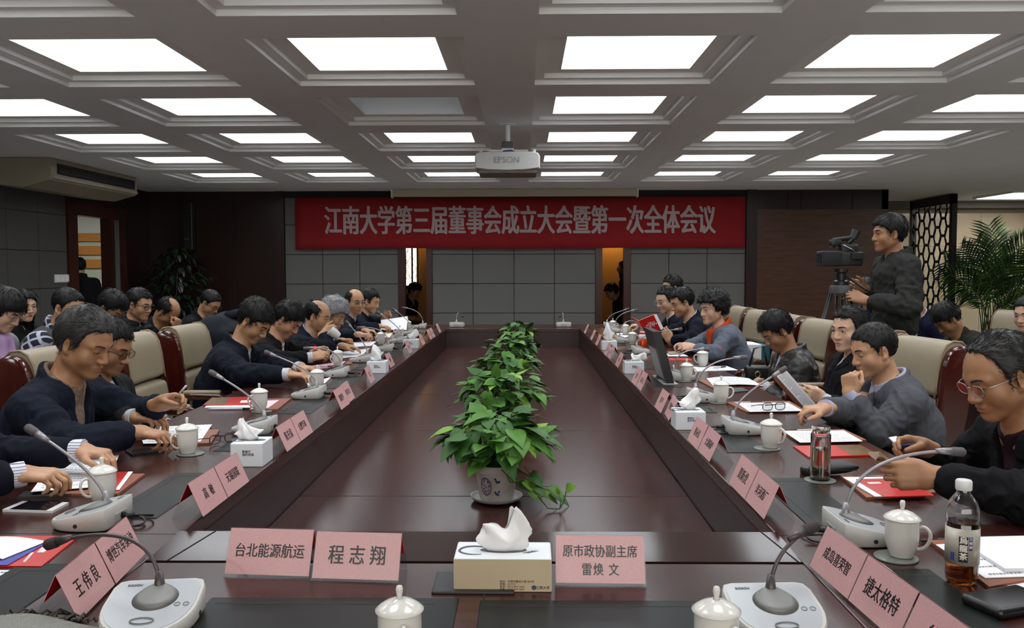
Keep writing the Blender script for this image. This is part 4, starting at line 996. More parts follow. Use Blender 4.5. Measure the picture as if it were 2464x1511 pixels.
class NoField:
    def __getattr__(s, k): return lambda *a, **kw: None
def head_sdf(f, c, R, s, w=1.0, jaw=1.0):
    """R rows: right, forward, up of the head; c: eye-level centre"""
    T = lambda x, y, z: c + (R[0] * x * w + R[1] * y + R[2] * z) * s
    E = lambda x, y, z, rx, ry, rz, k=0.02, mode='add', RR=None: f.ell(T(x, y, z), (rx * s * (w if mode == 'add' else 1), ry * s, rz * s), R if RR is None else RR, k * s, mode)
    C = lambda a, b, ra, rb, k=0.015, mode='add': f.cone(T(*a), T(*b), ra * s, rb * s, k * s, mode)
    E(0, -0.014, 0.032, 0.0745, 0.093, 0.082, 0.0)
    E(0, 0.026, 0.012, 0.063, 0.060, 0.074, 0.02)
    E(0, 0.020, -0.048, 0.0600 * jaw, 0.058, 0.052, 0.03)
    for q in (-1, 1):
        C((q * 0.050 * jaw, -0.006, -0.056), (q * 0.016, 0.062, -0.096), 0.018, 0.018, 0.026)
        E(q * 0.040, 0.051, -0.034, 0.026, 0.0245, 0.030, 0.022)
    E(0, 0.071, -0.099, 0.017, 0.014, 0.014, 0.018)
    E(0, 0.068, -0.066, 0.029, 0.021, 0.022, 0.016)
    for q in (-1, 1): C((q * 0.012, 0.081, 0.021), (q * 0.044, 0.064, 0.018), 0.0095, 0.010, 0.016)
    for q in (-1, 1): E(q * 0.0315, 0.0905, 0.001, 0.0165, 0.014, 0.0105, 0.012, 'sub')
    for q in (-1, 1): E(q * 0.0312, 0.0690, 0.0005, 0.0150, 0.0142, 0.0130, 0.004)
    C((0, 0.080, 0.010), (0, 0.0985, -0.032), 0.0085, 0.0115, 0.010); C((0, 0.096, -0.033), (0, 0.0985, -0.036), 0.0115, 0.0112, 0.005)
    for q in (-1, 1): E(q * 0.0125, 0.090, -0.0375, 0.0085, 0.011, 0.0075, 0.006)
    E(0, 0.0860, -0.0605, 0.020, 0.0075, 0.0052, 0.006); E(0, 0.0855, -0.0725, 0.017, 0.0078, 0.0058, 0.006)
    E(0, 0.0945, -0.0665, 0.024, 0.0065, 0.0014, 0.003, 'sub')
    for q in (-1, 1):
        a = math.radians(24) * q; RR = np.stack([R[0] * math.cos(a) - R[1] * math.sin(a) * -1 * 0 - R[1] * math.sin(a), R[1] * math.cos(a) + R[0] * math.sin(a), R[2]])
        E(q * 0.0765, -0.012, -0.010, 0.0075, 0.0175, 0.031, 0.006, RR=RR); E(q * 0.0835, -0.006, -0.008, 0.006, 0.0095, 0.018, 0.005, 'sub', RR=RR)
        E(q * 0.073, -0.001, -0.034, 0.007, 0.008, 0.010, 0.008)

def hair_field(c, R, s, w, style, vs):
    ext = 0.21 * s if style not in ('long',) else 0.34 * s
    f = Field(c - ext - 0.03, c + ext, vs)
    X, Y, Z = [ (f.lo[i] + vs * np.arange(f.n[i])).astype(np.float32) for i in range(3)]
    px, py, pz = X[:, None, None] - c[0], Y[None, :, None] - c[1], Z[None, None, :] - c[2]
    x, y, z = [(px * R[i][0] + py * R[i][1] + pz * R[i][2]) / s for i in range(3)]; x = x / w
    th = dict(short=(0.009, 0.016), balding=(0.008, 0.008), crew=(0.007, 0.011), thick=(0.013, 0.024), curly=(0.034, 0.044), bob=(0.017, 0.020), long=(0.016, 0.018), swept=(0.011, 0.019), receding=(0.008, 0.011))[style]
    a, b = 0.0745 + th[0], 0.093 + th[0]; cz = 0.082 + th[1]
    k0 = np.sqrt((x / a) ** 2 + ((y + 0.014) / b) ** 2 + ((z - 0.032) / cz) ** 2)
    d = (k0 - 1) * 0.08
    if style in ('bob', 'long'):
        L = -0.07 if style == 'bob' else -0.20
        q = np.sqrt((x / (0.088)) ** 2 + ((y + 0.030) / 0.085) ** 2); zz = np.maximum(z - 0.03, 0) + np.maximum(L - z, 0)
        d2 = np.sqrt(np.maximum(q - 1, 0) ** 2 * 0.0064 + zz ** 2) + np.minimum(q - 1, 0) * 0.08; d = np.minimum(d, d2 - 0.004)
    ax = np.abs(x)
    # the hairline: the lowest z that carries hair, as a function of y (and a fringe or temples by |x|)
    fr = dict(short=0.066, crew=0.070, thick=0.056, curly=0.060, bob=0.040, long=0.066, swept=0.074, balding=0.084, receding=0.080)[style]
    ys = [-0.13, -0.085, -0.055, -0.030, -0.018, 0.006, 0.016, 0.026, 0.046, 0.075, 0.12]
    nape, ear = (-0.075, 0.016)
    zs = [nape, nape, nape + 0.008, -0.030, 0.020, 0.022, -0.012, 0.012, fr - 0.020, fr, fr + 0.004]
    if style in ('bob',): zs = [-0.09, -0.09, -0.09, -0.09, -0.085, -0.08, -0.075, -0.065, 0.020, fr, fr]
    if style in ('long',): zs = [-0.24] * 7 + [-0.18, 0.010, fr, fr]
    if style == 'curly': zs = [-0.06, -0.06, -0.05, -0.040, -0.02, -0.012, -0.012, 0.010, fr - 0.012, fr, fr]
    if style == 'balding': zs[7] = 0.020; zs[8] = 0.055
    if style == 'receding': zs[7] = 0.034; zs[8] = 0.094; zs[9] = 0.11; zs[10] = 0.12
    zl = np.interp(y, ys, zs)
    if style in ('swept', 'receding', 'balding', 'short'): zl = zl + np.where(y > 0.03, np.clip((ax - 0.022) * 0.5, 0, 0.014), 0) * np.clip((z - 0.02) / 0.03, 0, 1)
    if style not in ('bob', 'long'): zl = zl + (0.0035 * np.sin(x * 260 + y * 60) + 0.0025 * np.sin(x * 520 + 1.3)) * (y > 0.02)
    cut = (zl - z) * 0.8
    h = np.maximum(0.007 - np.abs(d - cut), 0) / 0.007
    d = np.maximum(d, cut) + h * h * 0.007 * 0.25
    if style == 'balding':
        e = (np.sqrt((x / 0.060) ** 2 + ((y - 0.012) / 0.088) ** 2) - 1) * 0.06; e = np.where(z > 0.03, e, 1); d = np.maximum(d, -e)
    f.D = d.astype(np.float32) * s
    return f, (x, y, z)

def ik(S, W, a, b, pole):
    d = W - S; L = np.linalg.norm(d)
    if L > (a + b) * 0.985: k = L / ((a + b) * 0.985); a, b = a * k, b * k
    u = d / L; x = (a * a - b * b + L * L) / (2 * L); h = math.sqrt(max(1e-5, a * a - x * x))
    p = pole - u * (pole @ u); return S + u * x + nrm(p) * h

def local_strip(b, pts, off, th, surf, T):
    """closed thin strip hugging the face; pts: (x, ztop, zbottom)"""
    rows = []
    for x, zt, zb in pts:
        r = []
        for z in (zt, zb):
            y = surf(x, z); r.append((T(x, y + off, z), T(x, y + off - th, z)))
        rows.append([r[0][0], r[1][0], r[1][1], r[0][1]])
    b.loft(rows)

def person(label, head, face=0.0, look=(0, 20, 0), lean=0.22, hands=None, s=1.06, hs=None, skin='mid', hair='short', hairc='black', glasses=None, jacket=None, kind='suit', inner=None, tie=None,
           female=False, stand=False, wide=1.0, eyes='down', hw=1.04, pelvis=None, extra=None, seed=1, sho=0.0, cuff=None, belly=0.0, jaw=1.08, ground=0.0, bulk=1.0, eyelid=0.006, collar_shirt=True, vest=None, scarf=None):
    head = V3(head); hs = hs or s * 1.02
    dist = max(2.0, head[1]); vs = min(0.0075, max(0.0032, dist * 0.00105)); vj = vs * 1.45
    th = math.radians(face); F = V3(math.cos(th), math.sin(th), 0); Rr = V3(math.sin(th), -math.cos(th), 0); Z = V3(0, 0, 1)
    yaw, pit, rol = [math.radians(a) for a in look]
    Hf0 = F * math.cos(yaw) - Rr * math.sin(yaw); Hr0 = Rr * math.cos(yaw) + F * math.sin(yaw)
    Hf = Hf0 * math.cos(pit) - Z * math.sin(pit); Hu = Z * math.cos(pit) + Hf0 * math.sin(pit)
    Hr = Hr0 * math.cos(rol) + Hu * math.sin(rol); Hu = Hu * math.cos(rol) - Hr0 * math.sin(rol)
    HR = np.stack([Hr, Hf, Hu])
    nb = head - Z * 0.155 * s - F * (0.050 + 0.075 * math.sin(max(pit, 0))) * s - Hf0 * 0.0
    if pelvis is None:
        pz = (0.95 * s if stand else 0.55) + ground
        P = V3(nb[0] - F[0] * lean, nb[1] - F[1] * lean, pz)
        if not stand and TN < P[1] < TF:
            if -2.6 < P[0] < -1: P[0] = max(P[0], -1.97)
            if 1 < P[0] < 2.5: P[0] = min(P[0], 1.85)
    else: P = V3(pelvis)
    ax = nrm(nb - P); Fv = nrm(F - ax * (F @ ax)); 
    hunch = (0.02 if stand else 0.045) * s
    chest = P + (nb - P) * 0.70 - Fv * hunch * 0.4; waist = P + (nb - P) * 0.34 - Fv * hunch
    upc = nb - ax * 0.055 * s - Fv * 0.015
    swid = (0.162 if female else 0.182) * s * wide
    shc = nb - ax * 0.062 * s
    shR = shc + Rr * swid + Fv * sho; shL = shc - Rr * swid + Fv * sho
    root = thing('person', label, 'person', (float(P[0]), float(P[1]), ground))
    org = np.array([P[0], P[1], ground])
    hands = hands or {}
    arms = {}
    for sd, S in (('R', shR), ('L', shL)):
        h = hands.get(sd); side = Rr if sd == 'R' else -Rr
        if h is None:
            Wp = S + F * 0.30 * s - Z * (0.36 if not stand else 0.52) * s * (1 if not stand else 1) + side * 0.02
            if not stand: Wp = P + F * 0.20 * s + side * 0.09 + Z * 0.105
            if stand: Wp = S - Z * 0.52 * s + F * 0.10 + side * 0.04
            h = dict(w=Wp, d=nrm(F * 0.9 - Z * 0.3 - side * 0.3) if not stand else -Z + F * 0.1, n=-Z * 0.6 - side * 0.5 if not stand else -side, curl='relax')
        w = V3(h['w']); d = nrm(h.get('d', F)); n = V3(h.get('n', (0, 0, -1)))
        if not stand and TL - 0.02 < w[0] < TR + 0.02 and TN < w[1] < TF and w[2] < 0.92:
            tp_ = hand_sdf(NoField(), w, d, n, sd == 'R', h.get('curl', 'relax'), s * (0.93 if female else 1.0), h.get('thumb', 'side'))
            w = w + V3(0, 0, min(0.05, max(0.0, TZ + 0.012 - min(t_[2] for t_ in tp_), TZ + 0.052 * s - w[2])))
        pole = h.get('pole'); pole = V3(pole) if pole is not None else side * 0.55 - F * 0.35 - Z * 0.75
        el = ik(S, w, 0.292 * s, 0.262 * s, pole) if 'e' not in h else V3(h['e'])
        if TL - 0.02 < el[0] < TR + 0.02 and el[2] < TZ + 0.075 and TN < el[1] < TF and not stand: el[2] = TZ + 0.075
        for xe in (TL, TR):
            if not stand and h is not None and TL - 0.7 < el[0] < TR + 0.7 and TN < el[1] < TF and w[2] > TZ and (el[0] - xe) * (w[0] - xe) < 0:
                t_ = (xe - el[0]) / (w[0] - el[0]); ze = el[2] + (w[2] - el[2]) * t_
                if ze < TZ + 0.066: el[2] += (TZ + 0.066 - ze) / max(0.15, 1 - t_)
        arms[sd] = (S, el, w, d, n, h.get('curl', 'relax'), h.get('thumb', 'side'))
    # ---- skin: one continuous surface
    pts = [head + Hu * 0.14 * s, head - Z * 0.15, nb, chest - ax * 0.05] + [p for a in arms.values() for p in (a[0], a[1], a[2], a[2] + a[3] * 0.17 * s)]
    lo = np.min(pts, 0) - 0.13 * s; hi = np.max(pts, 0) + 0.13 * s
    f = Field(lo, hi, vs)
    head_sdf(f, head, HR, hs, hw, jaw)
    nw = (0.046 if female else 0.056) * s
    f.cone(head - Hu * 0.055 * hs - Hf * 0.022 * hs, nb - ax * 0.02, nw * 0.98, nw * 1.12, 0.022)
    f.seg(nb - ax * 0.04, chest, Rr, Fv, (0.115 * s, 0.065 * s), (0.125 * s, 0.075 * s), 0.04)
    for sd, (S, el, w, d, n, cu, tm) in arms.items():
        side = Rr if sd == 'R' else -Rr
        f.cone(nb - ax * 0.03, S - side * 0.01, 0.045 * s, 0.046 * s, 0.03)
        f.cone(S, el, 0.042 * s, 0.034 * s, 0.02); f.cone(el, w, 0.035 * s, 0.024 * s, 0.015)
        hand_sdf(f, w, d, n, sd == 'R', cu, s * (0.93 if female else 1.0), tm)
    v, q = f.mesh(); v = relax(v, q, 1, 0.4)
    body = np_mesh('body', v, q, SKIN[skin], root, org)
    # ---- face
    lv = (v - head) @ HR.T / hs
    fm = lv[(lv[:, 1] > 0.03) & (lv[:, 1] < 0.118) & (np.abs(lv[:, 0]) < 0.07 * hw) & (np.abs(lv[:, 2]) < 0.12)]
    def surf(x, z):
        r = (fm[:, 0] - x) ** 2 + (fm[:, 2] - z) ** 2; g = np.exp(-r / (2 * 0.0030 ** 2)) + 1e-12 / (1e-6 + r)
        return float((g * fm[:, 1]).sum() / g.sum())
    T = lambda x, y, z: tuple(head + (HR[0] * x + HR[1] * y + HR[2] * z) * hs - org)
    if len(fm) > 20:
        for q_ in (-1, 1):
            b = MB(); local_strip(b, [(q_ * xx * hw, z + hh, z - hh) for xx, z, hh in ((0.013, 0.0195, 0.0028), (0.022, 0.0225, 0.0034), (0.034, 0.0245, 0.0030), (0.044, 0.0228, 0.0022), (0.051, 0.0185, 0.0010))], 0.0014, 0.003, surf, T)
            b.build('eyebrow', HAIRM['black'] if hairc == 'black' else HAIRM['greying'], root)
            oh = 0.0042 if eyes == 'open' else 0.0016; ec = -0.0005 if eyes == 'open' else -0.0035
            al = [(0.0185, 0.15), (0.023, 0.75), (0.031, 1.0), (0.039, 0.8), (0.045, 0.15)]
            b = MB(); local_strip(b, [(q_ * xx * hw, ec + oh * k, ec - oh * k * 0.9) for xx, k in al], 0.0010, 0.0025, surf, T); ey = b.build('eye', EYEW, root)
            b = MB(); local_strip(b, [(q_ * (0.0312 + u) * hw, ec + min(oh, math.sqrt(max(0.0, 0.0052 ** 2 - u * u)) + 0.0004), ec - min(oh * 0.9, math.sqrt(max(0.0, 0.0052 ** 2 - u * u)) + 0.0004)) for u in (-0.005, -0.003, 0, 0.003, 0.005)], 0.0017, 0.0025, surf, T); b.build('iris', EYEB, ey)
            b = MB(); local_strip(b, [(q_ * xx * hw, ec + oh * k + 0.0015, ec + oh * k - 0.0003) for xx, k in al], 0.0022, 0.003, surf, T); b.build('eyelashes', EYEB, ey)
        b = MB(); local_strip(b, [(xx, -0.0628 + zz, -0.0668 + 0.0008 * abs(xx) / 0.02) for xx, zz in ((-0.023, -0.0035), (-0.014, 0.0005), (-0.004, 0.0022), (0, 0.0012), (0.004, 0.0022), (0.014, 0.0005), (0.023, -0.0035))], 0.0008, 0.003, surf, T)
        local_strip(b, [(xx, -0.0672, -0.0700 - zz) for xx, zz in ((-0.021, 0), (-0.012, 0.0045), (0, 0.0065), (0.012, 0.0045), (0.021, 0))], 0.0008, 0.003, surf, T)
        b.build('lips', LIPS if not female else mat('lips_red', srgb(152, 66, 66), 0.4), root)
    # ---- hair
    if hair != 'none':
        hf, _ = hair_field(head, HR, hs, hw, hair, vs * 1.15)
        hv, hq = hf.mesh()
        if len(hv):
            hn = vnormals(hv, hq); lp = (hv - head) @ HR.T / hs
            amp = dict(curly=0.012, thick=0.006, bob=0.003, long=0.005, crew=0.0022).get(hair, 0.0035)
            fq = 95 if hair == 'curly' else 70
            str_ = lp * np.array([1.0, 0.42, 0.55]) if hair != 'curly' else lp
            hv = hv + hn * ((wav(str_, fq, seed) * 0.7 + wav(str_, fq * 2.2, seed + 5) * 0.5) * amp * hs)[:, None]
            rs = np.random.RandomState(seed + 77); ns = int(np.clip(5200 / dist, 420, 1900)); pk = rs.randint(0, len(hv), ns); p0 = hv[pk]; hn = vnormals(hv, hq); n0 = hn[pk]
            cr0 = head + (HR[1] * -0.040 + HR[2] * 0.120) * hs; t = p0 - cr0
            ly = lp[pk, 1]
            t = t + (HR[1] * 0.03 + HR[0] * 0.05 * (1 if seed % 2 else -1))[None, :] * (ly > 0.02)[:, None] + rs.normal(size=t.shape) * (0.10 if hair == 'curly' else 0.016)
            if hair in ('receding', 'swept'): t = t * 0.35 - HR[1] * 0.08 * (ly > -0.02)[:, None] + t * 0.65 * (ly <= -0.02)[:, None]
            t = t - n0 * (t * n0).sum(1)[:, None]; t /= np.maximum(np.linalg.norm(t, axis=1), 1e-6)[:, None]
            Ls = rs.uniform(0.016, 0.034, ns) * dict(crew=0.6, curly=0.8, long=1.8, bob=1.5, thick=1.15).get(hair, 1.0) * hs; lf_ = rs.uniform(0.001, 0.006, ns) * dict(crew=0.7, curly=1.9, thick=1.4, bob=0.5, long=0.6).get(hair, 1.0)
            sd_ = np.cross(n0, t); rad = max(0.0009, dist * 0.00022); P4 = []
            for u, li, rr_ in ((0, -0.002, 1.0), (0.4, 0.8, 1.1), (0.75, 1.0, 0.8), (1.0, 0.7, 0.15)):
                c_ = p0 + t * (Ls * u)[:, None] + n0 * (lf_ * li if li > 0 else np.full(ns, li))[:, None]
                P4.append([c_ + sd_ * rad * rr_, c_ - sd_ * rad * rr_ * 0.6 + n0 * rad * rr_, c_ - sd_ * rad * rr_ * 0.6 - n0 * rad * rr_])
            sv_ = np.stack([np.stack(r_, 1) for r_ in P4], 1).reshape(-1, 3); bq = []
            for r_ in range(3):
                for c_ in range(3): bq.append([r_ * 3 + c_, r_ * 3 + (c_ + 1) % 3, r_ * 3 + 3 + (c_ + 1) % 3, r_ * 3 + 3 + c_])
            sq2 = (np.arange(ns)[:, None, None] * 12 + np.array(bq)[None]).reshape(-1, 4) + len(hv)
            np_mesh('hair', np.concatenate([hv, sv_]), np.concatenate([hq, sq2]), HAIRM[hairc], root, org)
    # ---- glasses
    if glasses:
        gm = {'black': M_black, 'silver': M_steel, 'brown': mat('glasses_brown', (0.03, 0.012, 0.008), 0.3)}[glasses]
        b = MB(); yb = max(surf(0.02, 0.0), surf(0.04, 0.0)) + 0.014; tb_r = 0.0011 if glasses == 'silver' else 0.0017
        for q_ in (-1, 1):
            ring = []
            for k in range(20):
                a = 2 * math.pi * k / 20; cx, cz = math.copysign(abs(math.cos(a)) ** 0.7, math.cos(a)), math.copysign(abs(math.sin(a)) ** 0.7, math.sin(a))
                ring.append(T(q_ * 0.0345 * hw + 0.0255 * cx, yb - 0.06 * abs(0.0345 * q_ + 0.0255 * cx) ** 1.2, -0.004 + 0.0165 * cz))
            b.tube(ring, tb_r * hs, 6, closed=True)
            b.tube([T(q_ * 0.060 * hw, yb - 0.004, 0.004), T(q_ * 0.074 * hw, yb - 0.025, 0.006), T(q_ * 0.079 * hw, 0.0, 0.004), T(q_ * 0.078 * hw, -0.018, -0.006)], tb_r * hs, 6)
        b.tube([T(-0.010, yb, 0.003), T(0, yb + 0.003, 0.006), T(0.010, yb, 0.003)], tb_r * hs, 6)
        g = b.build('glasses', gm, root, smooth=True)
        for q_ in (-1, 1):
            b = MB(); b.loft([[T(q_ * 0.0345 * hw + 0.0245 * math.copysign(abs(math.cos(a)) ** 0.7, math.cos(a)), yb - 0.0015 + o_, -0.004 + 0.0155 * math.copysign(abs(math.sin(a)) ** 0.7, math.sin(a))) for a in [2 * math.pi * k / 16 for k in range(16)]] for o_ in (0, 0.0008)]); b.build('lens', M_acrylic, g)
    # ---- jacket
    bk = 0.006 * bulk; tw = wide * s * (0.9 if female else 1.0)
    def torso(fl, o):
        fl.seg(P - ax * 0.06, waist, Rr, Fv, (0.172 * tw + o, 0.125 * s + o + belly), (0.168 * tw + o, 0.122 * s + o + belly), 0.0)
        fl.seg(waist, chest, Rr, Fv, (0.168 * tw + o, 0.118 * s + o + belly), (0.176 * tw + o, 0.118 * s + o), 0.04)
        fl.seg(chest, upc, Rr, Fv, (0.176 * tw + o, 0.118 * s + o), (0.130 * tw + o, 0.080 * s + o), 0.05)
        for S in (shR, shL): fl.cone(nb - ax * 0.035, S - ax * 0.006, 0.052 * s + o, 0.056 * s + o, 0.04)
    pts = [P - ax * 0.1, nb + ax * 0.08] + [p for a in arms.values() for p in a[:3]]
    lo = np.min(pts, 0) - 0.22 * s; hi = np.max(pts, 0) + 0.22 * s
    J = Field(lo, hi, vj); torso(J, bk)
    for sd, (S, el, w, d, n, cu, tm) in arms.items():
        fd = nrm(w - el); sw = 0.042 * s + bk
        J.cone(S, el, 0.060 * s + bk, 0.051 * s + bk, 0.035); J.cone(el, w - fd * (sw + 0.012), 0.052 * s + bk, sw, 0.02)
        # end the sleeve flat at the cuff
        c0 = w - fd * 0.018
        def cut(X, Y, Zg, c0=c0, fd=fd): return -((X - c0[0]) * fd[0] + (Y - c0[1]) * fd[1] + (Zg - c0[2]) * fd[2])
        J.op(cut, w - 0.07, w + 0.07, 0.0, 'sub') if False else None
    # collar
    uvw = lambda X, Y, Zg: [((X - nb[0]) * a[0] + (Y - nb[1]) * a[1] + (Zg - nb[2]) * a[2]) for a in (Rr, Fv, ax)]
    def ring_fn(R0, hgt, tk, dz, back=0.02, tilt=0.35):
        def fn(X, Y, Zg):
            u, v_, w_ = uvw(X, Y, Zg); v2 = v_ + 0.008; w2 = w_ - dz - tilt * -v2
            r = np.sqrt(u * u + (v2 * 1.0) ** 2) - R0; q1 = np.abs(w2) - hgt
            return np.sqrt(np.maximum(np.abs(r) - tk * 0.4, 0) ** 2 + np.maximum(q1, 0) ** 2) - tk * 0.6
        return fn
    V_open = dict(suit=(0.27, 0.075), coat=(0.17, 0.065), zip=(0.07, 0.045), sweater=(0.05, 0.05), closed=(0.0, 0.0), blazer=(0.30, 0.085))[kind]
    cr = nw * 1.12 + 0.010
    if kind in ('coat', 'zip', 'closed'): J.op(ring_fn(cr + 0.008, 0.030 * s, 0.011, 0.012), nb - 0.13, nb + 0.13, 0.008, 'add')
    elif kind != 'sweater': J.op(ring_fn(cr + 0.010, 0.016 * s, 0.011, 0.002), nb - 0.13, nb + 0.13, 0.010, 'add')
    if V_open[0] > 0:
        Lh, Wd = V_open
        def lap(X, Y, Zg):
            u, v_, w_ = uvw(X, Y, Zg); hwid = Wd * np.clip(1 + (w_ - 0.05) / (Lh + 0.05), 0, 1.25)
            e = np.maximum(np.abs(u) - hwid - 0.05 * np.clip(1 + w_ / Lh, 0, 1), -(w_ + Lh)); e = np.maximum(e, w_ - 0.02)
            return e, v_
        if kind in ('suit', 'blazer', 'coat'):
            sl, g = J.win(nb - 0.34, nb + 0.34); e, v_ = lap(*g); J.D[sl] -= np.where((e < 0) & (v_ > 0.0) & (v_ < 0.2), 0.006 * np.clip(-e / 0.008, 0, 1), 0).astype(np.float32)
        def vcut(X, Y, Zg):
            u, v_, w_ = uvw(X, Y, Zg); hwid = Wd * (1 + (w_ - 0.05) / (Lh + 0.05))
            return np.maximum(np.maximum((np.abs(u) - hwid) * 0.96, -v_ - 0.012), np.maximum(w_ - 0.09, v_ - 0.20))
        J.op(vcut, nb - 0.36, nb + 0.20, 0.006, 'sub')
    nk = head - Hu * 0.055 * hs - Hf * 0.022 * hs
    J.cone(nk, nb - ax * 0.02, nw * 1.0 + 0.003, nw * 1.12 + 0.004, 0.004, 'sub') if kind in ('zip', 'coat', 'closed', 'suit', 'blazer') else None
    jv, jq = J.mesh(); jv = relax(jv, jq, 1, 0.5); jn = vnormals(jv, jq)
    amp = 0.0155 * (1 if bulk < 2 else 1.6)
    dsh = np.min([np.minimum(np.linalg.norm(jv - a[1], axis=1), np.linalg.norm(jv - (a[0] * 0.4 + a[1] * 0.6), axis=1)) for a in arms.values()], 0)
    msk = 0.35 + 0.75 * np.exp(-(dsh / 0.13) ** 2)
    rdg = lambda f_, sd2: 1.0 - 2.2 * np.abs(wav(jv, f_, sd2))
    jv = jv + jn * ((rdg(48, seed + 11) * 0.62 + rdg(92, seed + 12) * 0.34 + wav(jv, 22, seed + 14) * 0.3) * amp * msk)[:, None]
    if bulk >= 3: jv = jv + jn * (0.010 * np.abs(np.sin((jv - nb) @ ax * 68)))[:, None]
    np_mesh(dict(sweater='sweater', coat='coat').get(kind, 'jacket'), jv, jq, jacket, root, org)
    if kind in ('suit', 'blazer') or (kind == 'coat' and dist < 7):
        Lh, Wd = V_open; rel = jv - nb; ju, jw_, jw2 = rel @ Rr, rel @ Fv, rel @ ax; ok = (jw_ > 0) & (jw_ < 0.21) & (np.abs(ju) < 0.2) & (jw2 > -0.36) & (jw2 < 0.1); ju, jw_, jw2 = ju[ok], jw_[ok], jw2[ok]
        def sj(u, w_):
            g_ = np.exp(-((ju - u) ** 2 + (jw2 - w_) ** 2) / (2 * 0.009 ** 2)) + 1e-9; return float((g_ * jw_).sum() / g_.sum())
        if len(ju) > 30:
            for q_ in (-1, 1):
                rows = []; b = MB()
                for k in range(9):
                    w_ = -Lh * 0.97 + (Lh * 0.97 - 0.015) * k / 8; hwid = Wd * (1 + (w_ - 0.05) / (Lh + 0.05)); wd_ = 0.062 * min(1, (k + 0.3) / 5.5) * (1 if k < 7 else 0.72 if k == 7 else 0.5) * s
                    ua, ub = hwid - 0.003, hwid + wd_; um = (ua + ub) / 2
                    P_ = lambda u, o_: tuple(nb + Rr * q_ * u + ax * w_ + Fv * (sj(q_ * u, w_) + o_) - org)
                    rows.append([P_(ua, 0.004), P_(um, 0.007), P_(ub, 0.005), P_(ub, -0.004), P_(um, -0.004), P_(ua, -0.006)])
                b.loft(rows); b.build('lapel', jacket, root, smooth=True, autosmooth=50)
    # ---- shirt under it, collar, tie, cuffs
    if inner is not None:
        Sf = Field(np.minimum(nb, chest) - 0.26, np.maximum(nb, chest) + 0.26, vj); torso(Sf, -0.004)
        if collar_shirt: Sf.op(ring_fn(cr, 0.022 * s, 0.008, 0.010), nb - 0.12, nb + 0.12, 0.004, 'add')
        def gap(X, Y, Zg): u, v_, w_ = uvw(X, Y, Zg); return np.maximum(np.abs(u) - 0.35 * np.maximum(w_ + 0.012, 0.0), -v_)
        if collar_shirt: Sf.op(gap, nb - 0.1, nb + 0.12, 0.0, 'sub')
        Sf.cone(nk, nb - ax * 0.02, nw * 1.0 + 0.001, nw * 1.12 + 0.002, 0.0, 'sub')
        sv, sq_ = Sf.mesh(); sv = relax(sv, sq_, 1, 0.5)
        if len(sv): np_mesh('shirt', sv, sq_, inner, root, org)
        for sd, (S, el, w, d, n, cu, tm) in arms.items():
            if cuff is None and inner is not SHIRT_W: continue
            fd = nrm(w - el); b = MB(); b.tube([tuple(w - fd * 0.03 - org), tuple(w - fd * 0.004 - org), tuple(w + fd * 0.010 - org)], [0.036 * s, 0.037 * s, 0.036 * s], 18); b.build('shirt_cuff', cuff or inner, root, smooth=True, autosmooth=40)
    if tie is not None:
        b = MB(); rows = []
        fl = Field(nb - 0.36, nb + 0.12, 0.012); torso(fl, 0.0)
        for k, (w_, hw_) in enumerate(((0.008, 0.012), (-0.012, 0.017), (-0.03, 0.011), (-0.10, 0.019), (-0.20, 0.028), (-0.30, 0.034))):
            vv = 0.05 + 0.07 * min(1, -w_ / 0.12 + 0.15) if w_ < 0.005 else 0.055
            c = nb + ax * w_ + Fv * (vv + (0.052 if w_ < -0.02 else 0.016)) * s * 0.98
            rows.append([tuple(c + Rr * hw_ * a + Fv * b_ - org) for a, b_ in ((-1, -0.03), (1, -0.03), (1, 0.0), (0, 0.004), (-1, 0.0))])
        b.loft(rows); b.build('tie', tie, root)
    if vest is not None:
        Vf = Field(np.minimum(P, nb) - 0.34, np.maximum(P, nb) + 0.34, vj); torso(Vf, bk + 0.007)
        for q_, S in ((1, shR), (-1, shL)): Vf.cone(S + Rr * q_ * 0.01 - ax * 0.05, S + Rr * q_ * 0.14, 0.082 * s, 0.10 * s, 0.006, 'sub')
        Vf.cone(nb + Fv * 0.12 - ax * 0.02, nb - ax * 0.01, 0.05, 0.062 * s, 0.01, 'sub')
        a_, b_ = Vf.mesh(); np_mesh('vest', relax(a_, b_, 1), b_, vest, root, org)
    if scarf is not None:
        scarf, sk = scarf if isinstance(scarf, tuple) else (scarf, 1.0)
        Sc = Field(nb - 0.42, nb + 0.25, vj); Sc.op(ring_fn(cr + 0.012 + 0.008 * sk, 0.034 * s * sk, 0.022 * sk, 0.010), nb - 0.16, nb + 0.16, 0.0, 'add')
        for q_, ln in ((-1, 0.20), (1, 0.26)): Sc.cone(nb + Fv * 0.085 * s + Rr * 0.03 * q_, nb + Fv * (0.165 if sk == 1 else 0.145) * s + Rr * 0.04 * q_ * sk - ax * ln, 0.030 * sk, 0.042 * sk, 0.02)
        a_, b_ = Sc.mesh(); a_ = a_ + vnormals(a_, b_) * (wav(a_ * np.array([1, 1, 0.4]), 90, seed + 3) * 0.007)[:, None]; np_mesh('scarf', a_, b_, scarf, root, org)
    # ---- legs and shoes
    L = Field(P - 0.75 * s - V3(0, 0, 0.4), P + 0.75 * s, 0.016) if not stand else Field(V3(P[0] - 0.35, P[1] - 0.35, ground - 0.02), V3(P[0] + 0.35, P[1] + 0.35, P[2] + 0.2), 0.012)
    L.seg(P - Rr * 0.06, P + Rr * 0.06, ax, Fv, (0.11 * s, 0.11 * s), (0.11 * s, 0.11 * s), 0.03)
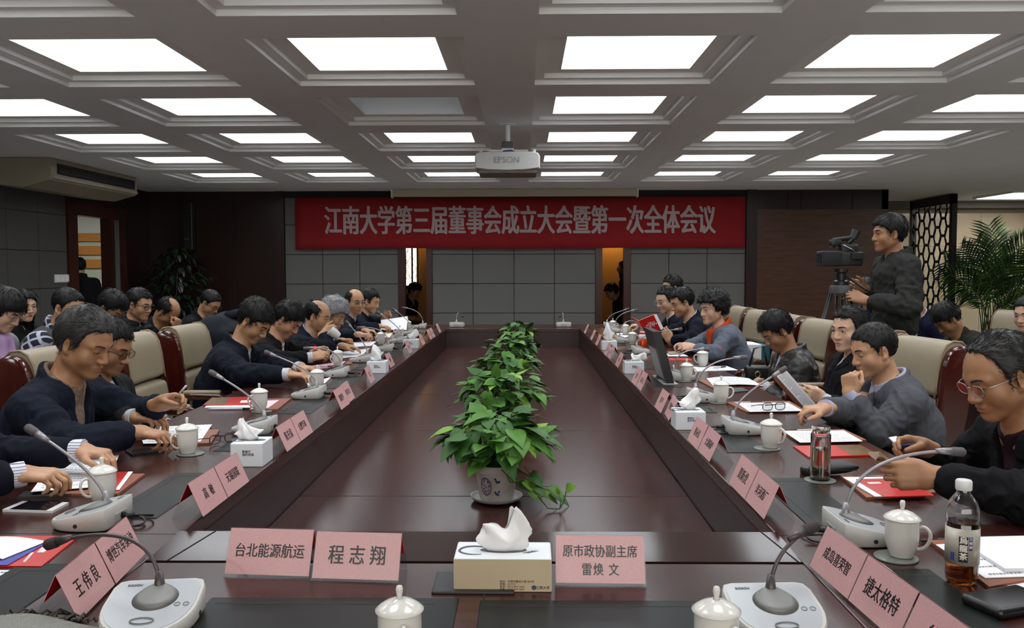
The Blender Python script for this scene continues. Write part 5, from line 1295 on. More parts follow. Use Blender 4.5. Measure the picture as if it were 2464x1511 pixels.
    for q_ in (-1, 1):
        hp = P + Rr * q_ * 0.085 * s - Z * 0.02
        if stand:
            kn = V3(hp[0], hp[1], 0.50 * s + ground) + Rr * q_ * 0.01 + F * 0.01; an = V3(kn[0], kn[1], 0.09 * s + ground) - F * 0.02
        else:
            kn = V3(hp[0], hp[1], 0.50 + ground) + F * 0.40 * s + Rr * q_ * 0.03; an = V3(kn[0], kn[1], 0.10 + ground) - F * 0.03
        L.cone(hp, kn, 0.088 * s, 0.062 * s, 0.04); L.cone(kn, an, 0.060 * s, 0.046 * s, 0.02)
        sh = Field(an - 0.2, an + 0.26, 0.009)
        sh.cone(an + V3(0, 0, -0.045), an + F * 0.15 + V3(0, 0, -0.060), 0.042, 0.036, 0.0); sh.cone(an, an - V3(0, 0, 0.05), 0.038, 0.044, 0.02)
        zf = ground + 0.004
        sh.op(lambda X, Y, Zg: (Zg - zf) + 0 * X + 0 * Y, an - 0.3, an + 0.3, 0.0, 'sub') 
        a_, b_ = sh.mesh()
        if len(a_): np_mesh('shoe', a_, b_, SHOE, root, org)
    a_, b_ = L.mesh(); np_mesh('trousers', relax(a_, b_, 1), b_, TROUS, root, org)
    if extra: extra(dict(root=root, org=org, head=head, HR=HR, hs=hs, nb=nb, ax=ax, Fv=Fv, F=F, Rr=Rr, chest=chest, waist=waist, s=s, arms=arms, surf=surf, T=T, jv=jv, jq=jq, P=P))
    return root
# ------------------------------------------------------------------ chairs
M_leather = mat('beige_leather', srgb(146, 134, 112), 0.42, noise=0.06, nscale=30, bump=0.12, bscale=260)
M_piping = mat('beige_leather_piping', srgb(132, 114, 92), 0.5)
M_chairwood = mat('glossy_chair_wood', (0.060, 0.0095, 0.006), 0.14, noise=0.35, nscale=3, stretch=(8, 8, 1), coat=0.6)
def make_chair():
    t = thing('executive_chair', '', 'chair')
    def ring(x, prof, k=1.0): return [(x, y, z) for y, z in prof]
    up = [(-0.205, 0.80), (-0.215, 0.86), (-0.225, 0.95), (-0.240, 1.02), (-0.265, 1.065), (-0.300, 1.085), (-0.345, 1.08), (-0.375, 1.05), (-0.380, 1.0), (-0.365, 0.9), (-0.345, 0.80)]
    lo = [(-0.150, 0.44), (-0.160, 0.52), (-0.175, 0.62), (-0.192, 0.72), (-0.207, 0.795), (-0.335, 0.795), (-0.325, 0.70), (-0.310, 0.60), (-0.29, 0.50), (-0.275, 0.44)]
    def chk(P_, n=2):
        for _ in range(n):
            Q = []
            for i in range(len(P_)):
                a, c = P_[i], P_[(i + 1) % len(P_)]; Q += [(a[0] * .75 + c[0] * .25, a[1] * .75 + c[1] * .25), (a[0] * .25 + c[0] * .75, a[1] * .25 + c[1] * .75)]
            P_ = Q
        return P_
    def pad(name, prof, w=0.245):
        prof = chk(prof)
        b = MB(); cy = sum(p[0] for p in prof) / len(prof); cz = sum(p[1] for p in prof) / len(prof); rings = []
        for k in range(13):
            u = -1 + 2 * k / 12; sh = 1 - 0.10 * max(0, abs(u) - 0.72) / 0.28 ; bow = 0.018 * u * u
            rings.append([(u * w, cy + (y - cy) * sh + (bow if y > cy else bow * 0.6), cz + (z - cz) * (1 - 0.03 * max(0, abs(u) - 0.7) / 0.3)) for y, z in prof])
        b.loft(rings); return b.build(name, M_leather, t, smooth=True, autosmooth=55)
    p = pad('headrest', up); pad('backrest', lo)
    for q in (-1, 1): b = MB(); b.tube([(q * 0.243, y + 0.012, z) for y, z in up[:8]], 0.006, 8); b.build('piping', M_piping, p, smooth=True)
    outer = [(-0.165, 0.30), (-0.150, 0.44), (-0.165, 0.56), (-0.190, 0.70), (-0.205, 0.82), (-0.215, 0.93), (-0.232, 1.005), (-0.262, 1.05), (-0.305, 1.066), (-0.350, 1.06), (-0.385, 1.03), (-0.392, 0.98), (-0.375, 0.88), (-0.352, 0.74), (-0.325, 0.60), (-0.295, 0.44), (-0.27, 0.30)]
    outer = chk(outer)
    for q in (-1, 1):
        b = MB(); cy, cz = -0.27, 0.70; rr = []
        for x, k in ((0.236, 0.92), (0.246, 1.0), (0.275, 1.0), (0.288, 0.93)): rr.append([(q * x, cy + (y - cy) * k, cz + (z - cz) * (1 - (1 - k) * 0.35)) for y, z in outer])
        b.loft(rr); b.build('side_frame', M_chairwood, t, smooth=True, autosmooth=60)
    b = MB(); b.rbox(-0.25, 0.25, -0.22, 0.27, 0.38, 0.48, 0.035, 4); b.build('seat', M_leather, t, smooth=True)
    b = MB(); b.rbox(-0.24, 0.24, -0.2, 0.24, 0.34, 0.385, 0.01); b.build('seat_frame', M_chairwood, t)
    for q in (-1, 1):
        b = MB(); b.tube([(q * 0.262, -0.18, 0.66), (q * 0.275, -0.05, 0.675), (q * 0.28, 0.12, 0.67), (q * 0.275, 0.19, 0.645), (q * 0.268, 0.2, 0.58), (q * 0.26, 0.16, 0.46), (q * 0.25, 0.10, 0.40)], [0.022, 0.026, 0.027, 0.026, 0.024, 0.022, 0.02], 12); a = b.build('armrest', M_chairwood, t, smooth=True)
        b = MB(); b.rbox(q * 0.278 - 0.024, q * 0.278 + 0.024, -0.10, 0.13, 0.68, 0.71, 0.014, 3); b.build('arm_pad', M_leather, a, smooth=True)
    b = MB(); b.lathe([(0.035, 0.10), (0.035, 0.24), (0.025, 0.245), (0.025, 0.345)], 16); b.build('column', M_black, t)
    for k in range(5):
        a = 2 * math.pi * k / 5 + 0.3; b = MB(); b.tube([(0.03 * math.cos(a), 0.03 * math.sin(a), 0.12), (0.30 * math.cos(a), 0.30 * math.sin(a), 0.075)], [0.026, 0.018], 8); g = b.build('base_leg', M_chairwood, t)
        b = MB(); b.T = Matrix.Translation((0.30 * math.cos(a), 0.30 * math.sin(a), 0.03)) @ Matrix.Rotation(a, 4, 'Z') @ Matrix.Rotation(math.pi / 2, 4, 'Y'); b.lathe([(0.022, -0.012), (0.029, -0.008), (0.029, 0.008), (0.022, 0.012)], 14); b.build('caster', M_black, g)
    return t
CHAIRS = [(-1.98, 4.02, -90 - 4, 'behind the man in the navy jacket, nearest on the left'), (-1.98, 4.88, -90 + 3, 'empty on the left, right of the nearest one'), (-1.97, 5.62, -90, 'on the left just behind the man in the long navy coat'),
          (-1.97, 6.40, -90, 'on the left under the draped slate coat'), (-1.98, 8.35, -90, 'mostly hidden behind the grey-haired woman'),
          (1.84, 4.46, 90 + 6, 'behind the man in the grey blazer, largest on the right'), (1.90, 5.22, 90, 'behind the man holding the folder, on the right'), (1.88, 6.12, 90 + 4, 'right behind the man in the leather jacket'),
          (1.86, 6.78, 90 - 3, 'second behind the leather-jacket man, on the right'), (1.84, 7.48, 90 + 8, 'holding the bag, beside the curly-haired woman'), (1.82, 8.22, 90, 'right behind the curly-haired woman'),
          (4.0, 7.3, 90 + 10, 'in the right back row beside the woman with the burgundy scarf')]
ch0 = make_chair()
for k, (x, y, a, lab) in enumerate(CHAIRS):
    lab = 'beige leather chair ' + lab
    if k == 0: o = ch0; o.location = (x, y, 0); o.rotation_euler = (0, 0, math.radians(a)); o['label'] = lab; o['group'] = 'beige executive chairs'
    else: o = dup(ch0, (x, y, 0), math.radians(a), lab, 'beige executive chairs')

# ------------------------------------------------------------------ the people
N_black = cloth('black_wool', (0.009, 0.009, 0.011)); N_navy = cloth('navy_wool', (0.011, 0.0145, 0.026)); N_navy2 = cloth('deep_navy_cloth', (0.009, 0.011, 0.020)); N_grey = cloth('grey_blazer_wool', (0.105, 0.108, 0.125), noise=0.3)
N_char = cloth('charcoal_fleece', (0.038, 0.039, 0.037), 0.95); N_olive = cloth('olive_cotton', (0.026, 0.028, 0.018)); N_dkgrey = cloth('dark_grey_cloth', (0.020, 0.021, 0.024)); N_leather = cloth('black_leather', (0.026, 0.024, 0.025), 0.36, spec=0.4, sheen=0.0, bump=0.35, bscale=120)
N_puff = cloth('black_nylon', (0.010, 0.011, 0.013), 0.45); N_mauve = cloth('mauve_grey_wool', (0.082, 0.070, 0.076)); N_bluegrey = cloth('blue_grey_cotton', (0.085, 0.100, 0.135)); N_vest = cloth('grey_knit', (0.095, 0.098, 0.100), 0.95)
S_blue = cloth('light_blue_shirt', srgb(150, 168, 206), 0.8, noise=0.03); S_lav = cloth('lavender_shirt', srgb(186, 184, 208), 0.8, noise=0.03); S_lblue = cloth('pale_grey_shirt', srgb(176, 186, 192), 0.8, noise=0.03)
S_tan = cloth('tan_plaid_shirt', srgb(150, 128, 112), 0.85, noise=0.5, nscale=60); S_dark = cloth('dark_plum_shirt', (0.030, 0.012, 0.018)); S_orange = cloth('orange_shirt', srgb(214, 84, 40), 0.7); T_dark = cloth('dark_tie', (0.012, 0.006, 0.008), 0.5); T_navy = cloth('navy_tie', (0.012, 0.016, 0.045), 0.5)
def plaid():
    m = mat('navy_plaid', (0.010, 0.012, 0.030), 0.9); nt = m.node_tree; b = nt.nodes['Principled BSDF']
    tc = nt.nodes.new('ShaderNodeTexCoord'); cr = None
    mp = nt.nodes.new('ShaderNodeMapping'); mp.inputs['Rotation'].default_value = (0.3, 0.5, 0.2); nt.links.new(tc.outputs['Object'], mp.inputs[0])
    outs = []
    for d in ('X', 'Z'):
        w = nt.nodes.new('ShaderNodeTexWave'); w.bands_direction = d; w.inputs['Scale'].default_value = 5.5; w.inputs['Distortion'].default_value = 0.4
        r = nt.nodes.new('ShaderNodeValToRGB'); r.color_ramp.elements[0].position = 0.80; r.color_ramp.elements[0].color = (0, 0, 0, 1); r.color_ramp.elements[1].position = 0.86
        nt.links.new(mp.outputs[0], w.inputs['Vector']); nt.links.new(w.outputs['Fac'], r.inputs[0]); outs.append(r)
    mx = nt.nodes.new('ShaderNodeMix'); mx.data_type = 'FLOAT'; ad = nt.nodes.new('ShaderNodeMath'); ad.operation = 'MAXIMUM'
    nt.links.new(outs[0].outputs[0], ad.inputs[0]); nt.links.new(outs[1].outputs[0], ad.inputs[1])
    c = nt.nodes.new('ShaderNodeMix'); c.data_type = 'RGBA'; c.inputs[6].default_value = (0.010, 0.012, 0.030, 1); c.inputs[7].default_value = (0.42, 0.43, 0.50, 1)
    nt.links.new(ad.outputs[0], c.inputs[0]); nt.links.new(c.outputs[2], b.inputs['Base Color']); return m
def stripes():
    m = mat('striped_shirt', srgb(206, 208, 216), 0.8); nt = m.node_tree; b = nt.nodes['Principled BSDF']
    tc = nt.nodes.new('ShaderNodeTexCoord'); w = nt.nodes.new('ShaderNodeTexWave'); w.bands_direction = 'Z'; w.inputs['Scale'].default_value = 38; nt.links.new(tc.outputs['Object'], w.inputs['Vector'])
    r = nt.nodes.new('ShaderNodeValToRGB'); r.color_ramp.elements[0].position = 0.10; r.color_ramp.elements[0].color = srgb(110, 110, 136); r.color_ramp.elements[1].position = 0.3; r.color_ramp.elements[1].color = srgb(210, 212, 220)
    nt.links.new(w.outputs['Fac'], r.inputs[0]); nt.links.new(r.outputs[0], b.inputs['Base Color']); return m
def flowers():
    m = mat('blue_grey_flowers', (0.085, 0.10, 0.135), 0.85); nt = m.node_tree; b = nt.nodes['Principled BSDF']
    tc = nt.nodes.new('ShaderNodeTexCoord'); v = nt.nodes.new('ShaderNodeTexVoronoi'); v.inputs['Scale'].default_value = 6.5; nt.links.new(tc.outputs['Object'], v.inputs['Vector'])
    r = nt.nodes.new('ShaderNodeValToRGB'); r.color_ramp.elements[0].position = 0.17; r.color_ramp.elements[0].color = (0.42, 0.05, 0.03, 1); r.color_ramp.elements[1].position = 0.20; r.color_ramp.elements[1].color = (0.085, 0.10, 0.135, 1)
    nt.links.new(v.outputs['Distance'], r.inputs[0]); nt.links.new(r.outputs[0], b.inputs['Base Color']); return m
N_plaid, S_stripe, N_flower = plaid(), stripes(), flowers()
H = lambda px, py, y: tuple(ony(px, py, y))
def hz(px, py, z, d, n=(0, 0, -1), curl='relax', **k): return dict(w=tuple(onz(px, py, z)), d=d, n=n, curl=curl, **k)
def hy(px, py, y, d, n=(0, 0, -1), curl='relax', **k): return dict(w=tuple(ony(px, py, y)), d=d, n=n, curl=curl, **k)
LAP = None
# left side of the table, from the viewer away
person('person in navy sleeves with striped cuffs, hands on the papers at the left edge', (-1.86, 2.42, 1.24), 0, (0, 25, 0), 0.22, dict(R=hz(52, 1166, 0.80, (1, 0.10, -0.06), (0.1, 0.15, -1), 'loose', thumb='over'), L=hz(196, 1084, 0.845, (1, -0.12, -0.10), (0.1, -0.1, -1), 'drape')), skin='mid', jacket=N_navy2, inner=S_stripe, cuff=S_stripe, seed=21)
person('man in a navy jacket at the left raising his left hand with a pen', H(205, 824, 3.3), 0, (-10, 24, 0), 0.24, dict(R=hz(338, 1066, 0.80, (1, -0.08, -0.12), (0, 0, -1), 'loose'), L=hy(384, 972, 3.45, (1, -0.05, 0.22), (0.2, -0.75, -0.6), 'loose', thumb='over')), skin='tan', hair='swept', hairc='greying', jacket=N_navy, inner=S_tan, kind='suit', wide=1.05, seed=2, jaw=1.14)
person('man with glasses in a dark jacket mostly hidden behind the navy-jacket man', H(263, 833, 4.05), 0, (-4, 24, 0), 0.16, dict(R=hz(325, 1024, 0.80, (1, -0.1, -0.05), curl='loose')), skin='tan', glasses='brown', jacket=N_dkgrey, inner=SHIRT_W, kind='coat', seed=3)
person('man in a long navy coat bending over the table and writing', H(614, 772, 5.45), 0, (-14, 40, 0), 0.34, dict(R=hz(694, 911, 0.80, (1, 0.02, -0.05), curl='relax'), L=hz(722, 893, 0.81, (1, -0.25, 0.0), curl='loose')), skin='mid', hair='thick', jacket=N_navy2, inner=SHIRT_W, kind='coat', s=1.1, wide=1.06, seed=4)
person('man in a black jacket looking down with a pen between both hands', H(694, 768, 6.25), 0, (-10, 42, 0), 0.30, dict(R=hz(748, 860, 0.83, (1, 0.25, 0.22), (0, 0.6, -0.7), 'loose', thumb='over'), L=hz(760, 846, 0.84, (1, -0.25, 0.2), (0, -0.6, -0.6), 'loose', thumb='over')), skin='mid', hair='thick', jacket=N_black, inner=SHIRT_W, kind='coat', seed=5)
person('balding man in a dark suit drinking from a white mug', H(766, 760, 6.95), 0, (-12, 16, 0), 0.24, dict(R=hy(779, 803, 6.80, (0.86, 0.25, 0.45), (0.1, 0.95, -0.1), 'grip'), L=hz(826, 842, 0.79, (1, -0.05, -0.06), curl='relax')), skin='mid', hair='balding', jacket=N_navy2, inner=S_blue, tie=T_navy, kind='suit', seed=6, wide=1.05)
person('grey-haired person in a mauve jacket beside the drinking man', H(803, 757, 7.5), 0, (-12, 26, 0), 0.26, dict(R=hz(822, 820, 0.86, (1, -0.1, 0.1), (0.1, -0.2, -0.95), 'fist', thumb='over')), skin='mid', hair='curly', hairc='grey', jacket=N_mauve, inner=S_dark, kind='suit', seed=7, female=True)
person('bald man with silver glasses turned towards the viewer on the left side', H(855, 725, 8.75), 0, (-48, 8, 0), 0.16, dict(R=hz(864, 812, 0.80, (1, -0.25, -0.02), curl='loose', thumb='over'), L=hz(880, 800, 0.81, (1, -0.3, 0.0), curl='loose')), skin='mid', hair='balding', glasses='silver', jacket=N_navy2, inner=S_lav, kind='suit', eyes='open', seed=8, jaw=1.14)
person('man at the far left reading a white sheet', H(890, 724, 9.4), 0, (-6, 18, 0), 0.20, dict(R=hz(912, 790, 0.81, (1, -0.2, -0.05), curl='loose'), L=hy(925, 768, 9.55, (0.6, -0.2, 0.6), (0.3, -0.9, 0), 'loose')), skin='mid', jacket=N_navy2, inner=None, kind='zip', seed=9)
# left back row
person('woman with black bob and glasses in a lilac scarf at the left edge', H(14, 745, 5.3), 0, (-6, 34, 0), 0.16, skin='fair', hair='bob', glasses='silver', jacket=cloth('pale_grey_knit', srgb(150, 150, 152)), kind='sweater', female=True, scarf=cloth('lilac_scarf', srgb(196, 160, 206), 0.9), seed=10)
person('woman with long black hair against the grey left wall', H(57, 735, 7.0), 0, (-28, 8, 0), 0.05, skin='fair', hair='long', jacket=N_black, kind='sweater', female=True, eyes='open', seed=11)
person('smiling man in a grey vest over navy plaid sleeves', H(165, 740, 5.95), 0, (-16, 18, 0), 0.22, skin='mid', hair='crew', jacket=N_plaid, vest=N_vest, inner=SHIRT_W, kind='zip', seed=12, jaw=1.14, s=1.1)
person('man with thick hair and glasses in the back row left of the black puffer', H(268, 741, 6.55), 0, (-12, 40, 0), 0.22, skin='mid', hair='thick', glasses='black', jacket=N_navy2, inner=SHIRT_W, kind='coat', seed=13)
person('man in a black padded jacket with glasses in the left back row', H(336, 732, 7.05), 0, (-14, 14, 0), 0.12, skin='mid', hair='short', glasses='black', jacket=N_puff, inner=SHIRT_W, kind='zip', bulk=3, seed=14)
person('balding man in navy bowing with a hand to his face', H(404, 750, 7.65), 0, (-8, 50, 0), 0.28, dict(R=hy(424, 792, 7.55, (0.25, 0.05, 1), (-0.8, 0.3, 0.2), 'fist', thumb='over')), skin='tan', hair='balding', jacket=N_navy, inner=N_black, kind='coat', seed=15)
person('man in black with glasses, farthest in the left back row', H(506, 729, 8.6), 0, (-14, 36, 0), 0.25, skin='mid', hair='crew', glasses='black', jacket=N_black, inner=None, kind='zip', seed=16)
person('dark figure in a black coat walking out of the left doorway', H(188, 642, 11.25), 130, (0, 5, 0), 0.0, stand=True, skin='mid', jacket=N_black, inner=None, kind='coat', seed=17, s=1.0)
# right side of the table
person('man with silver glasses looking at his phone at the right edge', H(2404, 902, 2.62), 180, (4, 24, 0), 0.20, dict(L=hy(2236, 1146, 2.42, (-1, 0.06, 0.02), (0.15, 0.92, -0.15), 'loose', thumb='over'), R=hy(2226, 1078, 2.86, (-0.95, -0.1, 0.20), (0.0, -0.7, -0.6), 'loose', thumb='over')), skin='tan', hair='receding', hairc='greying', glasses='silver', jacket=N_black, inner=S_dark, kind='suit', wide=1.05, seed=18, jaw=1.12)
person('man in a grey blazer resting his fist against his mouth', H(2101, 842, 4.15), 180, (6, 16, 0), 0.18, dict(L=hy(2046, 948, 3.98, (-0.05, 0.06, 1), (0.75, 0.62, 0.0), 'fist', thumb='over', e=tuple(ony(2110, 1040, 3.92))), R=hz(1985, 1000, 0.80, (-1, -0.1, -0.05), curl='loose')), skin='mid', hair='crew', jacket=N_grey, inner=S_lav, cuff=S_lav, kind='blazer', wide=1.1, seed=19, jaw=1.12, belly=0.03)
person('man in a black coat leaning back and holding a white document', H(2043, 792, 5.0), 180, (26, 6, 0), 0.08, dict(L=hy(1982, 962, 4.72, (-0.85, -0.1, 0.35), (0.2, 0.9, 0), 'loose', thumb='over'), R=hy(1960, 958, 5.0, (-0.85, -0.1, 0.35), (0.2, -0.8, -0.3), 'loose', thumb='over')), skin='fair', hair='swept', jacket=N_black, inner=SHIRT_W, kind='coat', eyes='open', seed=20, jaw=1.1)
person('man with tousled black hair in a black leather jacket looking down', H(1868, 796, 5.8), 180, (8, 36, 0), 0.20, skin='tan', hair='thick', jacket=N_leather, inner=SHIRT_W, kind='coat', seed=22)
def orange_scarf(c): pass
person('woman with curly black hair in a blue-grey jacket with red flowers', H(1715, 742, 7.0), 180, (20, 8, 0), 0.12, dict(L=hy(1668, 836, 6.85, (-1, 0.2, 0.12), (0.3, 0.6, -0.6), 'loose', thumb='over'), R=hy(1652, 832, 6.95, (-1, -0.2, 0.1), (0.2, -0.4, -0.8), 'loose', thumb='over')), skin='fair', hair='curly', jacket=N_flower, inner=S_orange, kind='suit', female=True, eyes='open', seed=23, scarf=(cloth('orange_scarf', srgb(206, 82, 44), 0.7), 0.6), wide=1.1)
person('man in a dark suit and tie reading the red booklet', H(1641, 727, 7.8), 180, (8, 20, 0), 0.22, dict(L=hy(1612, 822, 7.6, (-0.45, 0.1, 0.8), (0.2, 0.95, 0.1), 'loose', thumb='over'), R=hy(1560, 806, 7.85, (-0.6, -0.1, 0.6), (0.2, -0.9, 0.1), 'loose', thumb='over')), skin='mid', hair='short', jacket=N_navy2, inner=S_lblue, tie=T_dark, kind='suit', wide=1.1, seed=24, jaw=1.16)
person('man with silver glasses behind the red booklet on the right', H(1603, 722, 8.5), 180, (24, 14, 0), 0.16, dict(R=hz(1540, 782, 0.86, (-1, -0.2, -0.05), curl='loose', thumb='over')), skin='fair', hair='swept', glasses='silver', jacket=N_navy2, inner=S_lblue, kind='suit', seed=25)
person('man at the far right whose dark hair shows above two seated neighbours', H(1617, 692, 9.3), 180, (10, 12, 0), 0.14, skin='mid', hair='swept', glasses='black', jacket=N_black, inner=SHIRT_W, kind='suit', seed=26)
# right back
person('standing cameraman in a charcoal fleece beside a video camera', H(2138, 562, 6.55), 180, (0, 3, 0), 0.0, dict(L=hy(2082, 722, 6.33, (-0.95, 0.15, 0.30), (0.2, 0.75, -0.5), 'relax'), R=hy(2078, 694, 6.72, (-0.9, -0.1, 0.35), (0.2, -0.8, -0.3), 'loose')), stand=True, skin='tan', hair='thick', jacket=N_char, inner=None, kind='zip', s=1.15, seed=27, eyes='open', bulk=2)
person('seated person in blue partly hidden behind the tripod', H(2082, 700, 8.6), 200, (0, 10, 0), 0.1, skin='mid', jacket=cloth('dull_blue', (0.02, 0.026, 0.06)), inner=None, kind='zip', seed=28)
person('person in a navy jacket hidden behind the cameraman', H(2192, 724, 7.9), 180, (0, 25, 0), 0.25, skin='tan', jacket=cloth('bright_navy', (0.008, 0.011, 0.034)), inner=SHIRT_W, kind='suit', seed=29)
person('man in an olive jacket bowing his head before the palm', H(2278, 768, 7.0), 180, (2, 46, 0), 0.34, skin='tan', hair='thick', jacket=N_olive, inner=SHIRT_W, kind='coat', seed=30, wide=1.05)
person('woman in black with a burgundy scarf at the right edge', H(2474, 756, 6.5), 180, (26, 10, 0), 0.08, skin='fair', hair='swept', jacket=N_black, inner=None, kind='sweater', female=True, eyes='open', scarf=cloth('burgundy_scarf', (0.06, 0.010, 0.016), 0.9), seed=31)
# the corridor behind the wall openings
person('dark seated figure in the left opening of the back wall', H(998, 700, 14.1), -20, (0, 25, 0), 0.2, skin='tan', hair='thick', jacket=N_black, inner=None, kind='coat', seed=32)
person('dark seated figure in the right opening of the back wall', H(1472, 702, 14.1), 180, (0, 25, 0), 0.15, skin='tan', hair='thick', jacket=N_black, inner=None, kind='coat', seed=33)
person('dark figure lifting a photo camera in the right opening of the back wall', H(1500, 644, 14.5), 180, (0, 0, 0), 0.0, dict(L=hy(1494, 655, 14.25, (-0.6, 0.1, 0.8), (0, 0.6, 0), 'grip')), stand=True, skin='tan', jacket=N_black, inner=None, kind='coat', seed=34, s=0.95)
# ------------------------------------------------------------------ plants
GRD = [mat('shaded_leaf', (0.006, 0.018, 0.006), 0.4), mat('shaded_leaf_dull', (0.010, 0.026, 0.010), 0.4)]  # leaf greens with the shade of the left corner painted in
GR = [mat('leaf_deep', (0.028, 0.088, 0.014), 0.45, spec=0.25), mat('leaf_mid', (0.060, 0.165, 0.022), 0.45, spec=0.25), mat('leaf_light', (0.15, 0.30, 0.035), 0.45, spec=0.25)]
M_stem = mat('vine_stem', (0.05, 0.10, 0.02), 0.5); M_soil = mat('potting_soil', (0.012, 0.009, 0.006), 0.95)
M_pot = mat('white_pot', srgb(196, 194, 188), 0.4, noise=0.18, nscale=14, col2=srgb(168, 158, 144)); M_blueprint = mat('blue_pot_print', (0.02, 0.025, 0.16), 0.5)
def heart_leaf(b, base, d, up, L, Wd, mi, fold=0.18, droop=0.5):
    d = Vector(d).normalized(); up = Vector(up); s = d.cross(up).normalized(); n = s.cross(d).normalized()
    prof = [(-0.10, 0.30), (-0.06, 0.66), (0.04, 0.90), (0.17, 1.0), (0.32, 0.98), (0.48, 0.84), (0.63, 0.63), (0.77, 0.40), (0.89, 0.19), (1.0, 0.01)]
    rows = []; wv = (hash((round(L * 1e6), round(Wd * 1e6))) % 628) / 100.0
    for k, (u, w) in enumerate(prof):
        c = Vector(base) + d * u * L - n * droop * L * 0.40 * max(0, u) ** 2
        r = []
        for q in (-1, -0.55, 0, 0.55, 1):
            back = d * (0.11 * L * (1 - abs(q))) if k == 0 else Vector((0, 0, 0))
            h = fold * w * Wd * 0.5 * (abs(q) ** 1.4) - 0.30 * fold * w * Wd * abs(q) ** 4 + 0.035 * Wd * w * abs(q) * math.sin(5 * u + 2 * q + wv)
            r.append(c + back - s * (q * w * Wd * 0.5) + n * h)
        rows.append(r)
    K = len(prof) * 5; vs = [tuple(p) for r in rows for p in r] + [tuple(p - n * 0.0008) for r in rows for p in r]; fs = []
    for i in range(len(prof) - 1):
        for c in range(4):
            a = i * 5 + c; fs.append((a, a + 5, a + 6, a + 1)); fs.append((K + a, K + a + 1, K + a + 6, K + a + 5))
    b.add(vs, fs, mi)
def pothos(x, y, zb, lab, seed, n, R, potd=0.168, trail=False, top=0.92):
    rnd = random.Random(seed); t = thing('potted_pothos', lab, 'potted plant', (x, y, zb), 0, 'pothos plants along the trough')
    r = potd / 2
    b = MB(); b.lathe([(0, 0.004), (r * 0.95, 0.004), (r * 1.16, 0.012), (r * 1.24, 0.024), (r * 1.19, 0.024), (r * 1.10, 0.014), (r * 0.9, 0.009), (0, 0.009)], 36, cap=False); b.build('saucer', M_white, t, smooth=True, autosmooth=40)
    b = MB(); b.lathe([(0, 0.010), (r * 0.78, 0.010), (r * 0.82, 0.02), (r * 0.96, 0.115), (r * 0.97, 0.122), (r * 1.05, 0.124), (r * 1.06, 0.148), (r * 1.0, 0.152), (r * 0.94, 0.150), (r * 0.92, 0.13), (0, 0.128)], 40, cap=False); p = b.build('pot', M_pot, t, smooth=True, autosmooth=35)
    b = MB(); b.lathe([(0, 0.131), (r * 0.92, 0.1315)], 24, cap=False); b.build('soil', M_soil, t)
    # blue printed medallion and corner marks, wrapped round the pot wall
    b = MB()
    def onpot(a, z): rr = r * (0.82 + (z - 0.02) / 0.095 * 0.14) + 0.0006; return (rr * math.cos(a), rr * math.sin(a), z)
    rr_ = random.Random(seed + 3); a0 = math.radians(-122)
    for k in range(34):
        da, dz = rr_.uniform(-1, 1), rr_.uniform(-1, 1)
        if da * da + dz * dz > 1: continue
        a, z, h = a0 + da * 0.26, 0.072 + dz * 0.030, rr_.uniform(0.003, 0.006)
        b.add([onpot(a - h * 6, z), onpot(a, z - h), onpot(a + h * 6, z + h * 0.3), onpot(a + h * 2, z + h)], [(0, 1, 2, 3)])
    for k in range(24):
        a = a0 + 0.30 * math.cos(2 * math.pi * k / 24); z = 0.072 + 0.034 * math.sin(2 * math.pi * k / 24); b.add([onpot(a - 0.03, z - 0.003), onpot(a + 0.03, z - 0.003), onpot(a + 0.03, z + 0.003), onpot(a - 0.03, z + 0.003)], [(0, 1, 2, 3)])
    for zc in (0.098, 0.046):
        for k in range(5): a = a0 + 0.62 + (k - 2) * 0.05; z = zc + rr_.uniform(-0.007, 0.007); b.add([onpot(a - 0.06, z - 0.003), onpot(a + 0.05, z - 0.004), onpot(a + 0.06, z + 0.004), onpot(a - 0.03, z + 0.005)], [(0, 1, 2, 3)])
    b.build('blue_print', M_blueprint, p)
    lv, st = MB(), MB(); H0 = top - zb
    for k in range(n):
        a = rnd.uniform(0, 2 * math.pi); el = math.acos(rnd.uniform(-0.18, 1.0)); rad = R * rnd.uniform(0.62, 1.0)
        cz = 0.235; tip = Vector((rad * math.sin(el) * math.cos(a), rad * math.sin(el) * math.sin(a), cz + (H0 - cz) * 0.92 * math.cos(el) * rnd.uniform(0.7, 1.0) if el < math.pi / 2 else cz + 0.20 * math.cos(el)))
        s0 = Vector((rnd.uniform(-0.5, 0.5) * r, rnd.uniform(-0.5, 0.5) * r, 0.13)); mid = (s0 + tip) * 0.5 + Vector((0, 0, 0.05 + 0.06 * rnd.random()))
        st.tube([s0, s0 * 0.4 + mid * 0.6, mid, (mid + tip) * 0.5 + Vector((0, 0, 0.012)), tip], 0.0022, 5)
        out = Vector((math.cos(a), math.sin(a), 0)); d = (out * rnd.uniform(0.5, 1) + Vector((rnd.uniform(-.5, .5), rnd.uniform(-.5, .5), rnd.uniform(-0.75, 0.35)))).normalized()
        L = rnd.uniform(0.070, 0.112) * (1 if R > 0.2 else 0.92)
        up = (Vector((0, 0, 1)) + out * rnd.uniform(0.1, 0.7)).normalized()
        heart_leaf(lv, tip, d, up, L, L * rnd.uniform(0.66, 0.82), rnd.choices((0, 1, 2), (5, 4, 1.3))[0], rnd.uniform(0.1, 0.35), rnd.uniform(0.2, 0.9))
